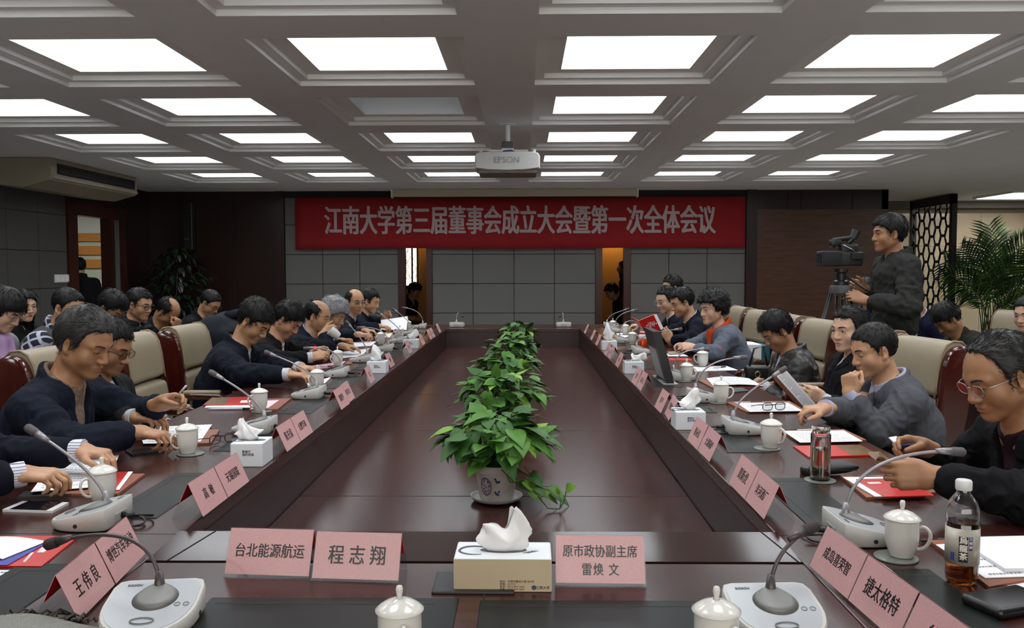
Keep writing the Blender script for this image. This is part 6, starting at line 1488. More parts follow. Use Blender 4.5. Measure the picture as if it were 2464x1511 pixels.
    if trail:
        q = [Vector((0.08, -0.05, 0.14)), Vector((0.15, -0.10, 0.11)), Vector((0.165, -0.13, 0.05)), Vector((0.20, -0.15, 0.012)), Vector((0.245, -0.15, 0.008)), Vector((0.262, -0.14, 0.035)), Vector((0.272, -0.14, 0.085))]
        st.tube(q, 0.0025, 6); st.tube([q[4], q[4] + Vector((0.005, 0, 0.03)), q[4] + Vector((-0.004, 0, 0.06))], 0.0018, 5)
        heart_leaf(lv, q[-1], (0.5, -0.4, 0.3), (0, -0.8, 0.6), 0.045, 0.04, 2); heart_leaf(lv, q[4] + Vector((-0.004, 0, 0.06)), (-0.3, -0.3, 0.9), (0, -1, 0.2), 0.03, 0.016, 2)
        for k in range(9):
            s0 = Vector((rnd.uniform(0.02, 0.12), rnd.uniform(-0.12, -0.02), 0.15)); e = s0 + Vector((rnd.uniform(0.05, 0.14), rnd.uniform(-0.05, 0.02), rnd.uniform(-0.10, -0.02)))
            st.tube([s0, (s0 + e) * 0.5 + Vector((0, 0, -0.03)), e], 0.002, 5); heart_leaf(lv, e, (0.7, -0.3, -0.4), (0.2, -0.3, 1), rnd.uniform(0.05, 0.09), 0.055, rnd.choice((0, 1, 2)))
    lv.build('leaves', GR, t, smooth=True); st.build('stems', M_stem, t, smooth=True)
pothos(-0.107, 3.33, 0.53, 'nearest potted pothos in a white pot with blue print, trailing a vine', 1, 150, 0.215, trail=True, top=0.905)
pothos(-0.122, 4.62, 0.53, 'second potted pothos from the viewer, its white pot half hidden', 2, 120, 0.235, top=0.925)
pothos(-0.118, 5.95, 0.53, 'third potted pothos from the viewer, in the middle of the trough', 3, 95, 0.225, top=0.925)
pothos(-0.095, 7.3, 0.53, 'fourth potted pothos from the viewer', 4, 80, 0.21, top=0.92)
pothos(-0.055, 8.75, 0.53, 'farthest potted pothos at the far end of the trough', 5, 70, 0.20, top=0.935)

# areca palm before the marble wall
t = thing('potted_palm', 'tall feathery green palm before the beige marble wall', 'potted plant', (7.45, 13.6, 0)); rnd = random.Random(8)
b = MB(); b.lathe([(0, 0.0), (0.17, 0.0), (0.22, 0.34), (0.235, 0.36), (0.21, 0.36), (0.2, 0.33), (0, 0.32)], 28, cap=False); b.build('pot', M_white, t, smooth=True, autosmooth=40)
lf, st = MB(), MB()
fr = [(-0.55, 0.3, 1.55, 0.55), (-0.30, -0.1, 1.85, 0.4), (-0.05, 0.0, 2.12, 0.15), (0.18, 0.2, 2.05, 0.25), (0.45, -0.1, 1.85, 0.45), (0.75, 0.1, 1.70, 0.5), (1.0, -0.2, 1.45, 0.6), (0.95, 0.3, 1.15, 0.7), (-0.75, -0.2, 1.35, 0.6), (-0.6, -0.4, 1.15, 0.7), (0.5, -0.4, 1.25, 0.6), (0.15, -0.4, 1.55, 0.3), (-0.25, -0.4, 1.40, 0.5), (0.7, -0.3, 1.02, 0.8), (0.3, 0.3, 1.80, 0.3), (-0.1, 0.3, 1.6, 0.4), (0.62, 0.2, 1.9, 0.3), (-0.42, 0.1, 1.75, 0.35)]
for fx, fy, fz, bend in fr:
    s0 = Vector((rnd.uniform(-0.1, 0.1), rnd.uniform(-0.1, 0.1), 0.33)); e = Vector((fx, fy, fz)); m1 = s0 * 0.45 + e * 0.55 + Vector((-fx * 0.25, -fy * 0.2, 0.30)); 
    pts = bez(s0, s0 + Vector((fx * 0.08, fy * 0.08, fz * 0.45)), m1, e, 26); st.tube(pts, [0.011 - 0.0003 * i for i in range(len(pts))], 6)
    for i in range(10, 27):
        tg = (pts[min(i + 1, 26)] - pts[i - 1]).normalized(); side = tg.cross(Vector((rnd.uniform(-.2, .2), 1, 0.2))).normalized()
        L = 0.36 * math.sin(math.pi * (i - 7) / 23) + 0.10
        for q in (-1, 1):
            d = (side * q * 0.75 + tg * 0.75 + Vector((0, 0, -0.12 - bend * 0.15))).normalized(); w = tg.cross(d).cross(d).normalized() * 0.016
            A = pts[i]; Bm = A + d * L * 0.5; Cc = A + d * L + Vector((0, 0, -0.06 * L / 0.3 * (0.5 + bend)))
            nn = d.cross(w).normalized() * 0.0012
            lf.add([tuple(A - w * 0.3), tuple(A + w * 0.3), tuple(Bm + w), tuple(Cc), tuple(Bm - w), tuple(A - w * 0.3 + nn), tuple(A + w * 0.3 + nn), tuple(Bm + w + nn), tuple(Cc + nn), tuple(Bm - w + nn)],
                   [(0, 1, 2, 4), (4, 2, 3), (6, 5, 9, 7), (7, 9, 8)], rnd.choices((0, 1, 2), (6, 3, 2))[0])
lf.build('fronds', [mat('palm_deep', (0.010, 0.030, 0.008), 0.45, spec=0.3), mat('palm_mid', (0.020, 0.062, 0.012), 0.45, spec=0.3), mat('palm_light', (0.060, 0.150, 0.020), 0.45, spec=0.3)], t); st.build('stalks', M_stem, t, smooth=True)
# dark potted tree in the left corner
t = thing('potted_tree', 'dark bushy potted tree in the unlit left corner', 'potted plant', (-5.02, 12.25, 0)); rnd = random.Random(9)
b = MB(); b.lathe([(0, 0.0), (0.17, 0.0), (0.21, 0.36), (0.0, 0.34)], 24, cap=False); b.build('pot', M_white, t, smooth=True, autosmooth=40)
b = MB(); b.tube([(0, 0, 0.33), (0.02, 0, 0.7), (-0.03, 0, 1.1), (0, 0, 1.5)], [0.025, 0.022, 0.018, 0.01], 8); lv = MB()
for k in range(420):
    a = rnd.uniform(0, 2 * math.pi); z = rnd.uniform(0.75, 1.78); R_ = 0.52 * math.sin(math.pi * (z - 0.55) / 1.35) * rnd.uniform(0.35, 1)
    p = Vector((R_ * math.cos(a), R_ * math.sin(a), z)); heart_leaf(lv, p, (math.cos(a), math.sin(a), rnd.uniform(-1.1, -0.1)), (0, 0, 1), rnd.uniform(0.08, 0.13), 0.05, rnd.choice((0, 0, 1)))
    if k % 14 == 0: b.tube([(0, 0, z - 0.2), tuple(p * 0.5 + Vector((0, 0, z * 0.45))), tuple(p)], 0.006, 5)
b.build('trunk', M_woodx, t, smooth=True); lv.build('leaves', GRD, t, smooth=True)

# ------------------------------------------------------------------ papers, folders, booklets
def flat(name, label, cat, quad, z, th, m, group=None, text=None, lines=0, plane=None, bend=0.0):
    """a sheet, folder or booklet lying flat; quad: its four corners read off the photograph on the plane at height z"""
    q = [onz(px, py, z) if plane is None else plane(px, py) for px, py in quad]
    c = sum(q, Vector()) / 4; u = (q[1] - q[0]); v = (q[3] - q[0]); n = u.cross(v).normalized()
    if n.z < 0: n = -n
    t = thing(name, label, cat, tuple(c), 0, group)
    def S(a, b_): return q[0] * (1 - a) * (1 - b_) + q[1] * a * (1 - b_) + q[2] * a * b_ + q[3] * (1 - a) * b_ - c + n * bend * math.sin(math.pi * a)
    N = 6 if bend else 1
    b = MB(); top = [[S(i / N, j / N) + n * th for j in range(N + 1)] for i in range(N + 1)]; bot = [[S(i / N, j / N) for j in range(N + 1)] for i in range(N + 1)]
    for i in range(N):
        rings = []
    for i in range(N + 1): pass
    V_ = [tuple(p) for r in top for p in r] + [tuple(p) for r in bot for p in r]; K = (N + 1) ** 2; F_ = []
    for i in range(N):
        for j in range(N):
            a = i * (N + 1) + j; F_ += [(a, a + N + 1, a + N + 2, a + 1), (K + a, K + a + 1, K + a + N + 2, K + a + N + 1)]
    for i in range(N):
        for a, d in ((i * (N + 1), N + 1), (i * (N + 1) + N, N + 1), (i, 1), (N * (N + 1) + i, 1)): F_.append((a, a + d, K + a + d, K + a))
    b.add(V_, F_); b.build('sheet' if m is M_paper else 'cover', m, t)
    if lines:
        b = MB(); rnd = random.Random(int(quad[0][0])); 
        for k in range(lines):
            bb = 0.10 + 0.80 * k / max(1, lines - 1); e = 0.9 if rnd.random() < 0.8 else rnd.uniform(0.4, 0.8); w = 0.22 / max(lines, 4)
            a = 0.10; 
            while a < e:
                l = rnd.uniform(0.02, 0.05); P_ = [S(a, bb), S(min(a + l, e), bb), S(min(a + l, e), bb + w * 0.8), S(a, bb + w * 0.8)]; a += l + 0.012
                b.add([tuple(p + n * (th + 0.0002)) for p in P_] + [tuple(p + n * (th + 0.0005)) for p in P_], [(4, 5, 6, 7), (0, 1, 5, 4), (1, 2, 6, 5), (2, 3, 7, 6), (3, 0, 4, 7)])
        b.build('print', mat('paper_print', srgb(128, 128, 132), 0.8), t)
    return t, S, n, c
def on_cover(t, S, n, c, th, a0, b0, a1, b1, m, name='print', k=1):
    b = MB(); P_ = [S(a0, b0), S(a1, b0), S(a1, b1), S(a0, b1)]
    b.add([tuple(p + n * (th + 0.0001)) for p in P_] + [tuple(p + n * (th + 0.0006 * k)) for p in P_], [(4, 5, 6, 7), (0, 1, 5, 4), (1, 2, 6, 5), (2, 3, 7, 6), (3, 0, 4, 7)]); b.build(name, m, t)
M_photo = mat('brochure_photo', srgb(120, 92, 40), 0.3, noise=0.85, nscale=36, col2=srgb(46, 44, 34)); M_wprint = mat('white_print', srgb(222, 214, 206), 0.5)
G_doc = 'white papers on the table'
F = lambda *a, **k: flat(*a, **k)
# nearest left seat
F('leather_folder', 'tan leather folder under the red booklet by the nearest left mug', 'folder', [(196, 1146), (349, 1145), (283, 1194), (150, 1194)], TZ, 0.008, M_brownleather)
r = F('brochure', 'red booklet whose corner shows behind the nearest left mug', 'booklet', [(240, 1138), (320, 1137), (287, 1181), (215, 1182)], TZ + 0.008, 0.003, M_red); on_cover(*r, 0.003, 0.86, 0.0, 1.0, 1.0, M_paper)
F('paper_sheet', 'white printed sheet under the striped-cuff hands', 'paper', [(132, 1106), (287, 1094), (256, 1170), (74, 1184)], TZ + 0.014, 0.001, M_paper, G_doc, lines=14)
F('black_folder', 'thin black folder lying before the striped-cuff hands', 'folder', [(60, 1186), (210, 1180), (214, 1192), (42, 1200)], TZ, 0.006, M_black)
t, S, n, c = F('smartphone', 'white-framed smartphone lying on the left table edge', 'phone', [(6, 1231), (54, 1211), (166, 1214), (126, 1235)], TZ, 0.007, mat('phone_white', srgb(214, 214, 216), 0.3)); on_cover(t, S, n, c, 0.007, 0.02, 0.13, 0.98, 0.87, M_insetline if 0 else mat('phone_screen', (0.006, 0.006, 0.008), 0.08), 'screen')
q = [(300, 1086), (388, 1079), (397, 1088), (318, 1098)]
t, S, n, c = F('tablet', 'dark slim tablet by the cuff of the navy-jacket man', 'tablet', q, TZ, 0.008, mat('tablet_grey', (0.03, 0.035, 0.045), 0.25)); on_cover(t, S, n, c, 0.008, 0.05, 0.08, 0.95, 0.92, mat('phone_screen', 0, 0), 'screen')
# near left corner
r = F('brochure', 'red brochure with white lettering at the lower left corner', 'booklet', [(-40, 1365), (100, 1366), (190, 1293), (-20, 1293)], TZ, 0.004, M_red); on_cover(*r, 0.004, 0.62, 0.12, 0.66, 0.42, M_wprint, 'lettering'); on_cover(*r, 0.004, 0.70, 0.42, 0.80, 0.60, M_wprint, 'emblem')
F('blue_sheet', 'blue-edged paper lying on the red brochure at the lower left', 'paper', [(-40, 1361), (18, 1360), (120, 1303), (-40, 1297)], TZ + 0.005, 0.001, mat('blue_paper', srgb(70, 74, 150), 0.6))
F('paper_sheet', 'curling white sheet on the red brochure at the lower left', 'paper', [(-40, 1346), (6, 1346), (112, 1303), (-30, 1293)], TZ + 0.008, 0.001, M_paper, G_doc, bend=0.006)
r = F('paper_sheet', 'white sheet with a dark oval emblem at the bottom left edge', 'paper', [(-60, 1460), (0, 1440), (102, 1374), (-40, 1372)], TZ, 0.001, M_paper, G_doc, lines=3); on_cover(*r, 0.001, 0.72, 0.62, 0.86, 0.78, M_lightink, 'emblem')
# scarf with a fringe
t = thing('scarf', 'folded grey woven scarf with dark fringe at the bottom left corner', 'scarf', (-0.96, 1.575, TZ))
M_scarf = mat('grey_weave', srgb(146, 146, 140), 0.95, noise=0.45, nscale=420, bump=0.6, bscale=600)
b = MB(); g = []
for i in range(17):
    row = []
    for j in range(9):
        u, v = i / 16, j / 8; x = -0.20 + 0.36 * u; y = -0.12 + 0.19 * v - 0.05 * u; row.append((x, y, 0.028 + 0.012 * math.sin(v * 5) * (1 - u) + 0.006 * math.sin(u * 9 + v * 3) - 0.016 * u ** 3))
    g.append(row)
rings = [[*[p for p in row], *[(p[0], p[1], 0.001) for p in reversed(row)]] for row in g]
b.loft(rings); b.build('cloth', M_scarf, t, smooth=True, autosmooth=50)
b = MB(); rnd = random.Random(5)
for k in range(46):
    if k < 28: u = k / 27; x, y = 0.16, 0.02 - 0.19 * u; d = Vector((1, rnd.uniform(-.5, .4), 0))
    else: u = (k - 28) / 17; x, y = -0.06 + 0.22 * u, 0.07 - 0.05 * (u * 0.6 + 0.4); d = Vector((rnd.uniform(-.2, .7), 0.8, 0))
    d.normalize(); L = rnd.uniform(0.025, 0.055); p0 = Vector((x - 0.004, y, 0.02)); b.tube([p0, p0 + d * L * 0.5 + Vector((0, 0, rnd.uniform(-0.004, 0.008))), p0 + d * L + Vector((rnd.uniform(-.008, .008), rnd.uniform(-.008, .008), -0.015))], [0.0028, 0.0024, 0.0014], 5)
f_ = b.build('fringe', mat('dark_fringe', srgb(70, 66, 62), 0.95), t); f_['kind'] = 'stuff'
# navy-jacket man
F('leather_folder', 'tan leather folder by the folded spectacles on the left', 'folder', [(420, 1038), (528, 1037), (508, 1070), (410, 1074)], TZ, 0.008, M_brownleather)
F('paper_sheet', 'white printed sheets by the mug of the navy-jacket man', 'paper', [(330, 1030), (510, 1022), (482, 1064), (345, 1068)], TZ + 0.009, 0.002, M_paper, G_doc, lines=8)
def spectacles(lab, p, rz, m, lens=0.024, lean=0.0):
    t = thing('eyeglasses', lab, 'glasses', p, rz, 'spectacles lying on the table'); b = MB()
    for q_ in (-1, 1):
        b.tube([(q_ * 0.034 + lens * math.copysign(abs(math.cos(a)) ** 0.7, math.cos(a)), 0.0, 0.021 + 0.018 * math.copysign(abs(math.sin(a)) ** 0.7, math.sin(a))) for a in [2 * math.pi * k / 20 for k in range(20)]], 0.0021, 8, closed=True)
    b.tube([(-0.011, 0, 0.026), (0, -0.002, 0.029), (0.011, 0, 0.026)], 0.0018, 6); b.build('rims', m, t, smooth=True)
    for q_ in (-1, 1):
        b = MB(); b.tube([(q_ * 0.059, 0, 0.030), (q_ * 0.066, 0.006, 0.030), (q_ * 0.060, 0.07, 0.018), (q_ * 0.045, 0.125, 0.006), (q_ * 0.038, 0.145, 0.003)], [0.0022, 0.0022, 0.0018, 0.0024, 0.003], 8); b.build('temple', m, t, smooth=True)
        b = MB(); b.loft([[(q_ * 0.034 + 0.023 * math.cos(a), o, 0.021 + 0.017 * math.sin(a)) for a in [2 * math.pi * k / 18 for k in range(18)]] for o in (-0.0005, 0.0005)]); b.build('lens', M_acrylic, t)
    return t
p = onz(536, 1068, TZ); spectacles('dark spectacles lying behind the left cube tissue box', (p.x, p.y, TZ + 0.002), 0.9, mat('glasses_brown', 0, 0))
# long-coat man
F('leather_folder', 'tan leather folder right of the mug by the red photo brochure', 'folder', [(612, 963), (700, 962), (668, 988), (600, 990)], TZ, 0.008, M_brownleather)
F('pink_sheet', 'pale pink sheet on the tan folder beside the left mug', 'paper', [(606, 966), (672, 963), (645, 982), (604, 984)], TZ + 0.009, 0.001, mat('pale_pink_paper', srgb(226, 196, 204), 0.8))
F('paper_sheet', 'white sheet under the red photo brochure on the left', 'paper', [(492, 981), (602, 981), (604, 974), (505, 970)], TZ, 0.002, M_paper, G_doc)
r = F('brochure', 'red brochure with a golden photo on its cover, before the long-coat man', 'booklet', [(488, 976), (612, 974), (618, 955), (510, 958)], TZ + 0.003, 0.003, M_red); on_cover(*r, 0.003, 0.02, 0.05, 0.42, 0.95, M_photo, 'photo'); on_cover(*r, 0.003, 0.70, 0.2, 0.90, 0.5, M_wprint, 'lettering')
F('paper_sheet', 'white sheet before the hands of the long-coat man', 'paper', [(740, 922), (798, 907), (782, 922), (740, 932)], TZ + 0.002, 0.001, M_paper, G_doc)
F('pink_sheet', 'pink sheet before the man with the pen between his hands', 'paper', [(745, 881), (832, 869), (820, 880), (752, 890)], TZ, 0.001, mat('rose_paper', srgb(222, 170, 190), 0.8))
F('paper_sheet', 'white printed sheet beside the dark-necked microphone', 'paper', [(790, 852), (890, 838), (868, 857), (800, 864)], TZ, 0.001, M_paper, G_doc, lines=6)
F('leather_folder', 'small tan folder just behind the red-ring microphone', 'folder', [(836, 871), (850, 869), (846, 877), (830, 878)], TZ, 0.006, M_brownleather)
F('paper_sheet', 'white sheets before the drinking man', 'paper', [(840, 824), (905, 822), (893, 832), (838, 836)], TZ, 0.002, M_paper, G_doc, lines=5)
F('paper_sheet', 'cream booklet page beside the red round tag on the left', 'paper', [(905, 802), (946, 800), (938, 812), (900, 812)], TZ, 0.003, mat('cream_paper', srgb(222, 218, 196), 0.8), None, lines=4)
# sheet held by the far left man
pl = lambda px, py: ony(px, py, 9.35 if py > 790 else 9.5)
F('paper_sheet', 'large white sheet held up by the man at the far left', 'paper', [(916, 793), (978, 794), (981, 761), (917, 770)], TZ, 0.001, M_paper, plane=lambda px, py: ony(px, py, 9.3 + (797 - py) * 0.006))
p = onz(950, 807, TZ); t = thing('round_tag', 'white round tag with a red centre beside a left microphone', 'tag', (p.x, p.y + 0.05, TZ))
b = MB(); b.T = Matrix.Translation((0, 0, 0.045)) @ Matrix.Rotation(HP, 4, 'X'); b.lathe([(0.022, -0.002), (0.024, 0), (0.022, 0.002)], 20); b.build('disc', M_white, t)
b = MB(); b.T = Matrix.Translation((0, -0.001, 0.047)) @ Matrix.Rotation(HP, 4, 'X'); b.lathe([(0.012, 0), (0.012, 0.004)], 18); b.build('red_centre', mat('red_dot', srgb(206, 50, 36), 0.5), t)
b = MB(); b.box(-0.004, 0.004, -0.002, 0.002, 0, 0.03); b.build('stem', M_white, t)
# ---- right side
F('leather_folder', 'tan leather folder edge under the papers at the lower right', 'folder', [(2232, 1304), (2330, 1300), (2500, 1398), (2380, 1420)], TZ, 0.008, M_brownleather)
F('paper_sheet', 'white printed sheets left of the tea bottle at the lower right', 'paper', [(2252, 1312), (2480, 1296), (2560, 1385), (2370, 1392)], TZ + 0.009, 0.002, M_paper, G_doc, lines=5)
F('paper_pad', 'thick white pad of paper behind the tea bottle', 'paper', [(2300, 1300), (2480, 1296), (2560, 1374), (2418, 1376)], TZ + 0.012, 0.008, M_paper, None)
F('paper_sheet', 'white sheets cut off by the right edge below the tea bottle', 'paper', [(2392, 1393), (2500, 1390), (2560, 1450), (2464, 1436)], TZ, 0.003, M_paper, G_doc)
F('leather_folder', 'tan leather folder under the red brochure before the phone', 'folder', [(2022, 1150), (2200, 1146), (2255, 1190), (2085, 1203)], TZ, 0.008, M_brownleather)
F('paper_sheet', 'white sheets under the red brochure before the phone', 'paper', [(2028, 1150), (2140, 1149), (2210, 1195), (2105, 1196)], TZ + 0.009, 0.003, M_paper, G_doc)
r = F('brochure', 'red brochure with white print lying before the phone', 'booklet', [(2060, 1155), (2180, 1152), (2248, 1194), (2130, 1197)], TZ + 0.013, 0.003, M_red); on_cover(*r, 0.003, 0.1, 0.2, 0.35, 0.3, M_wprint, 'lettering')
r = F('brochure', 'red brochure with a golden photo behind the glass tumbler', 'booklet', [(1908, 1076), (2070, 1074), (2116, 1098), (1946, 1103)], TZ, 0.006, M_red); on_cover(*r, 0.006, 0.62, 0.05, 0.98, 0.95, M_photo, 'photo')
F('leather_folder', 'tan leather folder under the printed sheet beside the tumbler', 'folder', [(1876, 1040), (2030, 1036), (2085, 1062), (1930, 1068)], TZ, 0.007, M_brownleather)
F('paper_sheet', 'white printed sheet behind the glass tumbler', 'paper', [(1884, 1037), (2030, 1036), (2076, 1062), (1925, 1065)], TZ + 0.009, 0.001, M_paper, G_doc, lines=10)
F('leather_folder', 'tan leather folder under the printed sheet with spectacles', 'folder', [(1746, 970), (1900, 968), (1936, 990), (1796, 994)], TZ, 0.007, M_brownleather)
F('paper_sheet', 'white printed sheet under the black spectacles on the right', 'paper', [(1772, 970), (1896, 969), (1932, 989), (1804, 991)], TZ + 0.009, 0.001, M_paper, G_doc, lines=9)
p = onz(1862, 988, TZ + 0.012); spectacles('black spectacles lying on a printed sheet on the right', (p.x, p.y, TZ + 0.012), 0.25, M_black, 0.026)
F('leather_folder', 'tan leather folder under the bent white sheet on the right', 'folder', [(1680, 917), (1800, 914), (1836, 932), (1716, 936)], TZ, 0.007, M_brownleather)
F('paper_sheet', 'bent white printed sheet before the leather-jacket man', 'paper', [(1700, 911), (1802, 911), (1834, 929), (1718, 931)], TZ + 0.009, 0.002, M_paper, G_doc, lines=7, bend=0.012)
F('dark_folder', 'slim dark grey folder before the leather-jacket man', 'folder', [(1762, 936), (1786, 934), (1800, 942), (1764, 946)], TZ, 0.006, mat('slate_folder', (0.03, 0.033, 0.035), 0.5))
F('paper_sheet', 'white printed sheet before the curly-haired woman', 'paper', [(1668, 883), (1748, 881), (1776, 891), (1672, 894)], TZ, 0.002, M_paper, G_doc, lines=4)
r = F('brochure', 'red brochure lying right of the monitor before the curly-haired woman', 'booklet', [(1608, 862), (1655, 862), (1668, 868), (1611, 868)], TZ, 0.004, M_red)
F('paper_sheet', 'white papers right of the monitor top before the curly-haired woman', 'paper', [(1604, 852), (1640, 850), (1656, 858), (1608, 858)], TZ + 0.004, 0.004, M_paper, G_doc)
F('notebook', 'beige notebook on the papers right of the monitor', 'notebook', [(1606, 849), (1636, 847), (1640, 851), (1610, 853)], TZ + 0.012, 0.010, mat('beige_cover', srgb(150, 140, 122), 0.7))
F('paper_sheet', 'crossed white sheets under the red booklet on the far right', 'paper', [(1482, 803), (1512, 800), (1534, 804), (1498, 814)], TZ, 0.003, M_paper, G_doc)
# the open folder held by the man in the black coat
pl = lambda px, py: ony(px, py, 4.52 + (px - 1870) * 0.0012)
t, S, n, c = F('document', 'white printed sheets held upright over a brown board by the black-coat man', 'document', [(1886, 884), (1968, 978), (1950, 997), (1869, 906)], TZ, 0.002, M_paper, plane=lambda px, py: ony(px, py, 4.62), lines=0)
b = MB()
for k in range(30):
    a = 0.06 + 0.88 * k / 29; e_ = 0.85 - 0.25 * (k % 7 == 3); P_ = [S(a, 0.15), S(a + 0.006, 0.15), S(a + 0.006, e_), S(a, e_)]
    b.add([tuple(p + n * sg) for sg in (-0.0012, 0.0026) for p in P_], [(3, 2, 1, 0), (4, 5, 6, 7), (0, 1, 5, 4), (1, 2, 6, 5), (2, 3, 7, 6), (3, 0, 4, 7)])
b.build('print', mat('paper_print', 0, 0), t)
F('board', 'brown board behind the upright white sheets of the black-coat man', 'folder', [(1866, 904), (1952, 1000), (1930, 990), (1862, 912)], TZ, 0.004, M_brownleather, plane=lambda px, py: ony(px, py, 4.66))
# red booklet held open
t = thing('brochure', 'open red booklet held up by the man in the dark suit', 'booklet', (0, 0, 0)); Yb = 7.62
b = MB(); A = [ony(1537, 771, Yb), ony(1556, 762, Yb - 0.05), ony(1576, 758, Yb - 0.06), ony(1592, 792 - 2, Yb + 0.05)]
def pnl(pts, m, nm, th=0.006):
    q = [ony(x, y, yy_) for x, y, yy_ in pts]; nn = (q[1] - q[0]).cross(q[3] - q[0]).normalized() * th
    b = MB(); b.add([tuple(p) for p in q] + [tuple(p + nn) for p in q], [(3, 2, 1, 0), (4, 5, 6, 7), (0, 1, 5, 4), (1, 2, 6, 5), (2, 3, 7, 6), (3, 0, 4, 7)]); return b.build(nm, m, t)
pnl([(1537, 772, 7.60), (1572, 757, 7.58), (1590, 793, 7.62), (1552, 803, 7.64)], M_red, 'cover')
pnl([(1573, 756, 7.60), (1580, 756, 7.62), (1597, 790, 7.66), (1590, 794, 7.64)], M_paper, 'pages')
pnl([(1518, 763, 7.72), (1537, 772, 7.61), (1552, 803, 7.65), (1545, 796, 7.70)], M_red, 'back_cover')
q0 = ony(1568, 781, 7.592); text_part('lettering', '江南大学\n第三届董事会\n第一次', frame_matrix(tuple(q0), (0.94, 0, 0.24), (-0.3, 0, 1)), 0.017, M_wprint, t)
# little blue booklet held by the phone man
t = thing('booklet', 'small blue and white booklet in the far hand of the man with the phone', 'booklet', (0, 0, 0))
def pnl2(pts, m, nm):
    q = [ony(x, y, yy_) for x, y, yy_ in pts]; nn = (q[1] - q[0]).cross(q[3] - q[0]).normalized() * 0.003
    b = MB(); b.add([tuple(p) for p in q] + [tuple(p + nn) for p in q], [(3, 2, 1, 0), (4, 5, 6, 7), (0, 1, 5, 4), (1, 2, 6, 5), (2, 3, 7, 6), (3, 0, 4, 7)]); b.build(nm, m, t)
pnl2([(2139, 1052, 2.85), (2157, 1049, 2.9), (2172, 1070, 2.88), (2160, 1072, 2.82)], M_paper, 'pages')
pnl2([(2160, 1073, 2.82), (2216, 1066, 2.80), (2226, 1077, 2.84), (2172, 1084, 2.84)], mat('blue_cover', srgb(56, 64, 120), 0.5), 'cover')
# phone in his near hand
t = thing('smartphone', 'gold-edged smartphone held by the man at the right edge', 'phone', (0, 0, 0))
a, c_ = ony(2114, 1092, 2.40), ony(2150, 1120, 2.44); d = (c_ - a).normalized(); up_ = Vector((0, 0.85, -0.2)).normalized(); nn = d.cross(up_).normalized()
b = MB(); w_ = up_ * 0.075; 
b.add([tuple(a), tuple(c_), tuple(c_ + w_), tuple(a + w_)] + [tuple(p + nn * 0.008) for p in (a, c_, c_ + w_, a + w_)], [(3, 2, 1, 0), (4, 5, 6, 7), (0, 1, 5, 4), (1, 2, 6, 5), (2, 3, 7, 6), (3, 0, 4, 7)]); b.build('case', mat('gold_case', srgb(196, 178, 142), 0.3, metal=0.6), t)
b = MB(); e = d * 0.004 + w_ * 0.04; b.add([tuple(p + nn * k) for k in (0.0079, 0.0086) for p in (a + e, c_ - d * 0.004 + w_ * 0.04, c_ - d * 0.004 + w_ * 0.96, a + d * 0.004 + w_ * 0.96)], [(3, 2, 1, 0), (4, 5, 6, 7), (0, 1, 5, 4), (1, 2, 6, 5), (2, 3, 7, 6), (3, 0, 4, 7)]); b.build('screen', mat('phone_screen', 0, 0), t)

# pens
def pen(p0, p1, lab, m):
    a, c_ = Vector(p0), Vector(p1); t = thing('pen', lab, 'pen', tuple(a), 0, 'pens'); d = c_ - a; b = MB()
    b.tube([Vector((0, 0, 0)), d * 0.06, d * 0.60], [0.002, 0.0045, 0.0045], 8); b.build('barrel', m, t, smooth=True); b = MB(); b.tube([d * 0.60, d], [0.005, 0.0048], 8); b.build('cap', M_black, t, smooth=True); return t
M_penw = mat('pen_white', srgb(200, 200, 205), 0.3)
Z5 = lambda px, py, z=TZ + 0.006: tuple(onz(px, py, z))
pen(Z5(1958, 1034), Z5(1890, 1036), 'white and black pen above the printed sheet behind the tumbler', M_penw)
pen(Z5(1766, 969), Z5(1832, 967), 'slim pen above the sheet with the black spectacles', M_penw)
pen(Z5(2050, 1146), Z5(2110, 1149), 'dark pen above the red brochure before the phone', M_black)
pen(Z5(2215, 1301), Z5(2280, 1298), 'dark pen beside the nearest right mug', M_black)
pen(Z5(500, 984), Z5(640, 983), 'silver pen in front of the red photo brochure', M_penw)
pen(Z5(770, 882, TZ + 0.007), Z5(800, 881, TZ + 0.007), 'black pen on the pink sheet', M_penw)
pen(Z5(932, 796), Z5(958, 795), 'black pen beside the sheet of the far left man', M_black)
pen(Z5(1716, 885, TZ + 0.010), Z5(1746, 882, TZ + 0.010), 'blue pen on the sheet before the curly-haired woman', M_penw)
pen(tuple(ony(449, 927, 3.42)), tuple(ony(422, 958, 3.42)), 'thin pen in the raised hand of the navy-jacket man', M_penw)
pen(tuple(ony(772, 852, 6.15)), tuple(ony(788, 838, 6.2)), 'black pen between the hands of the looking-down man', M_black)

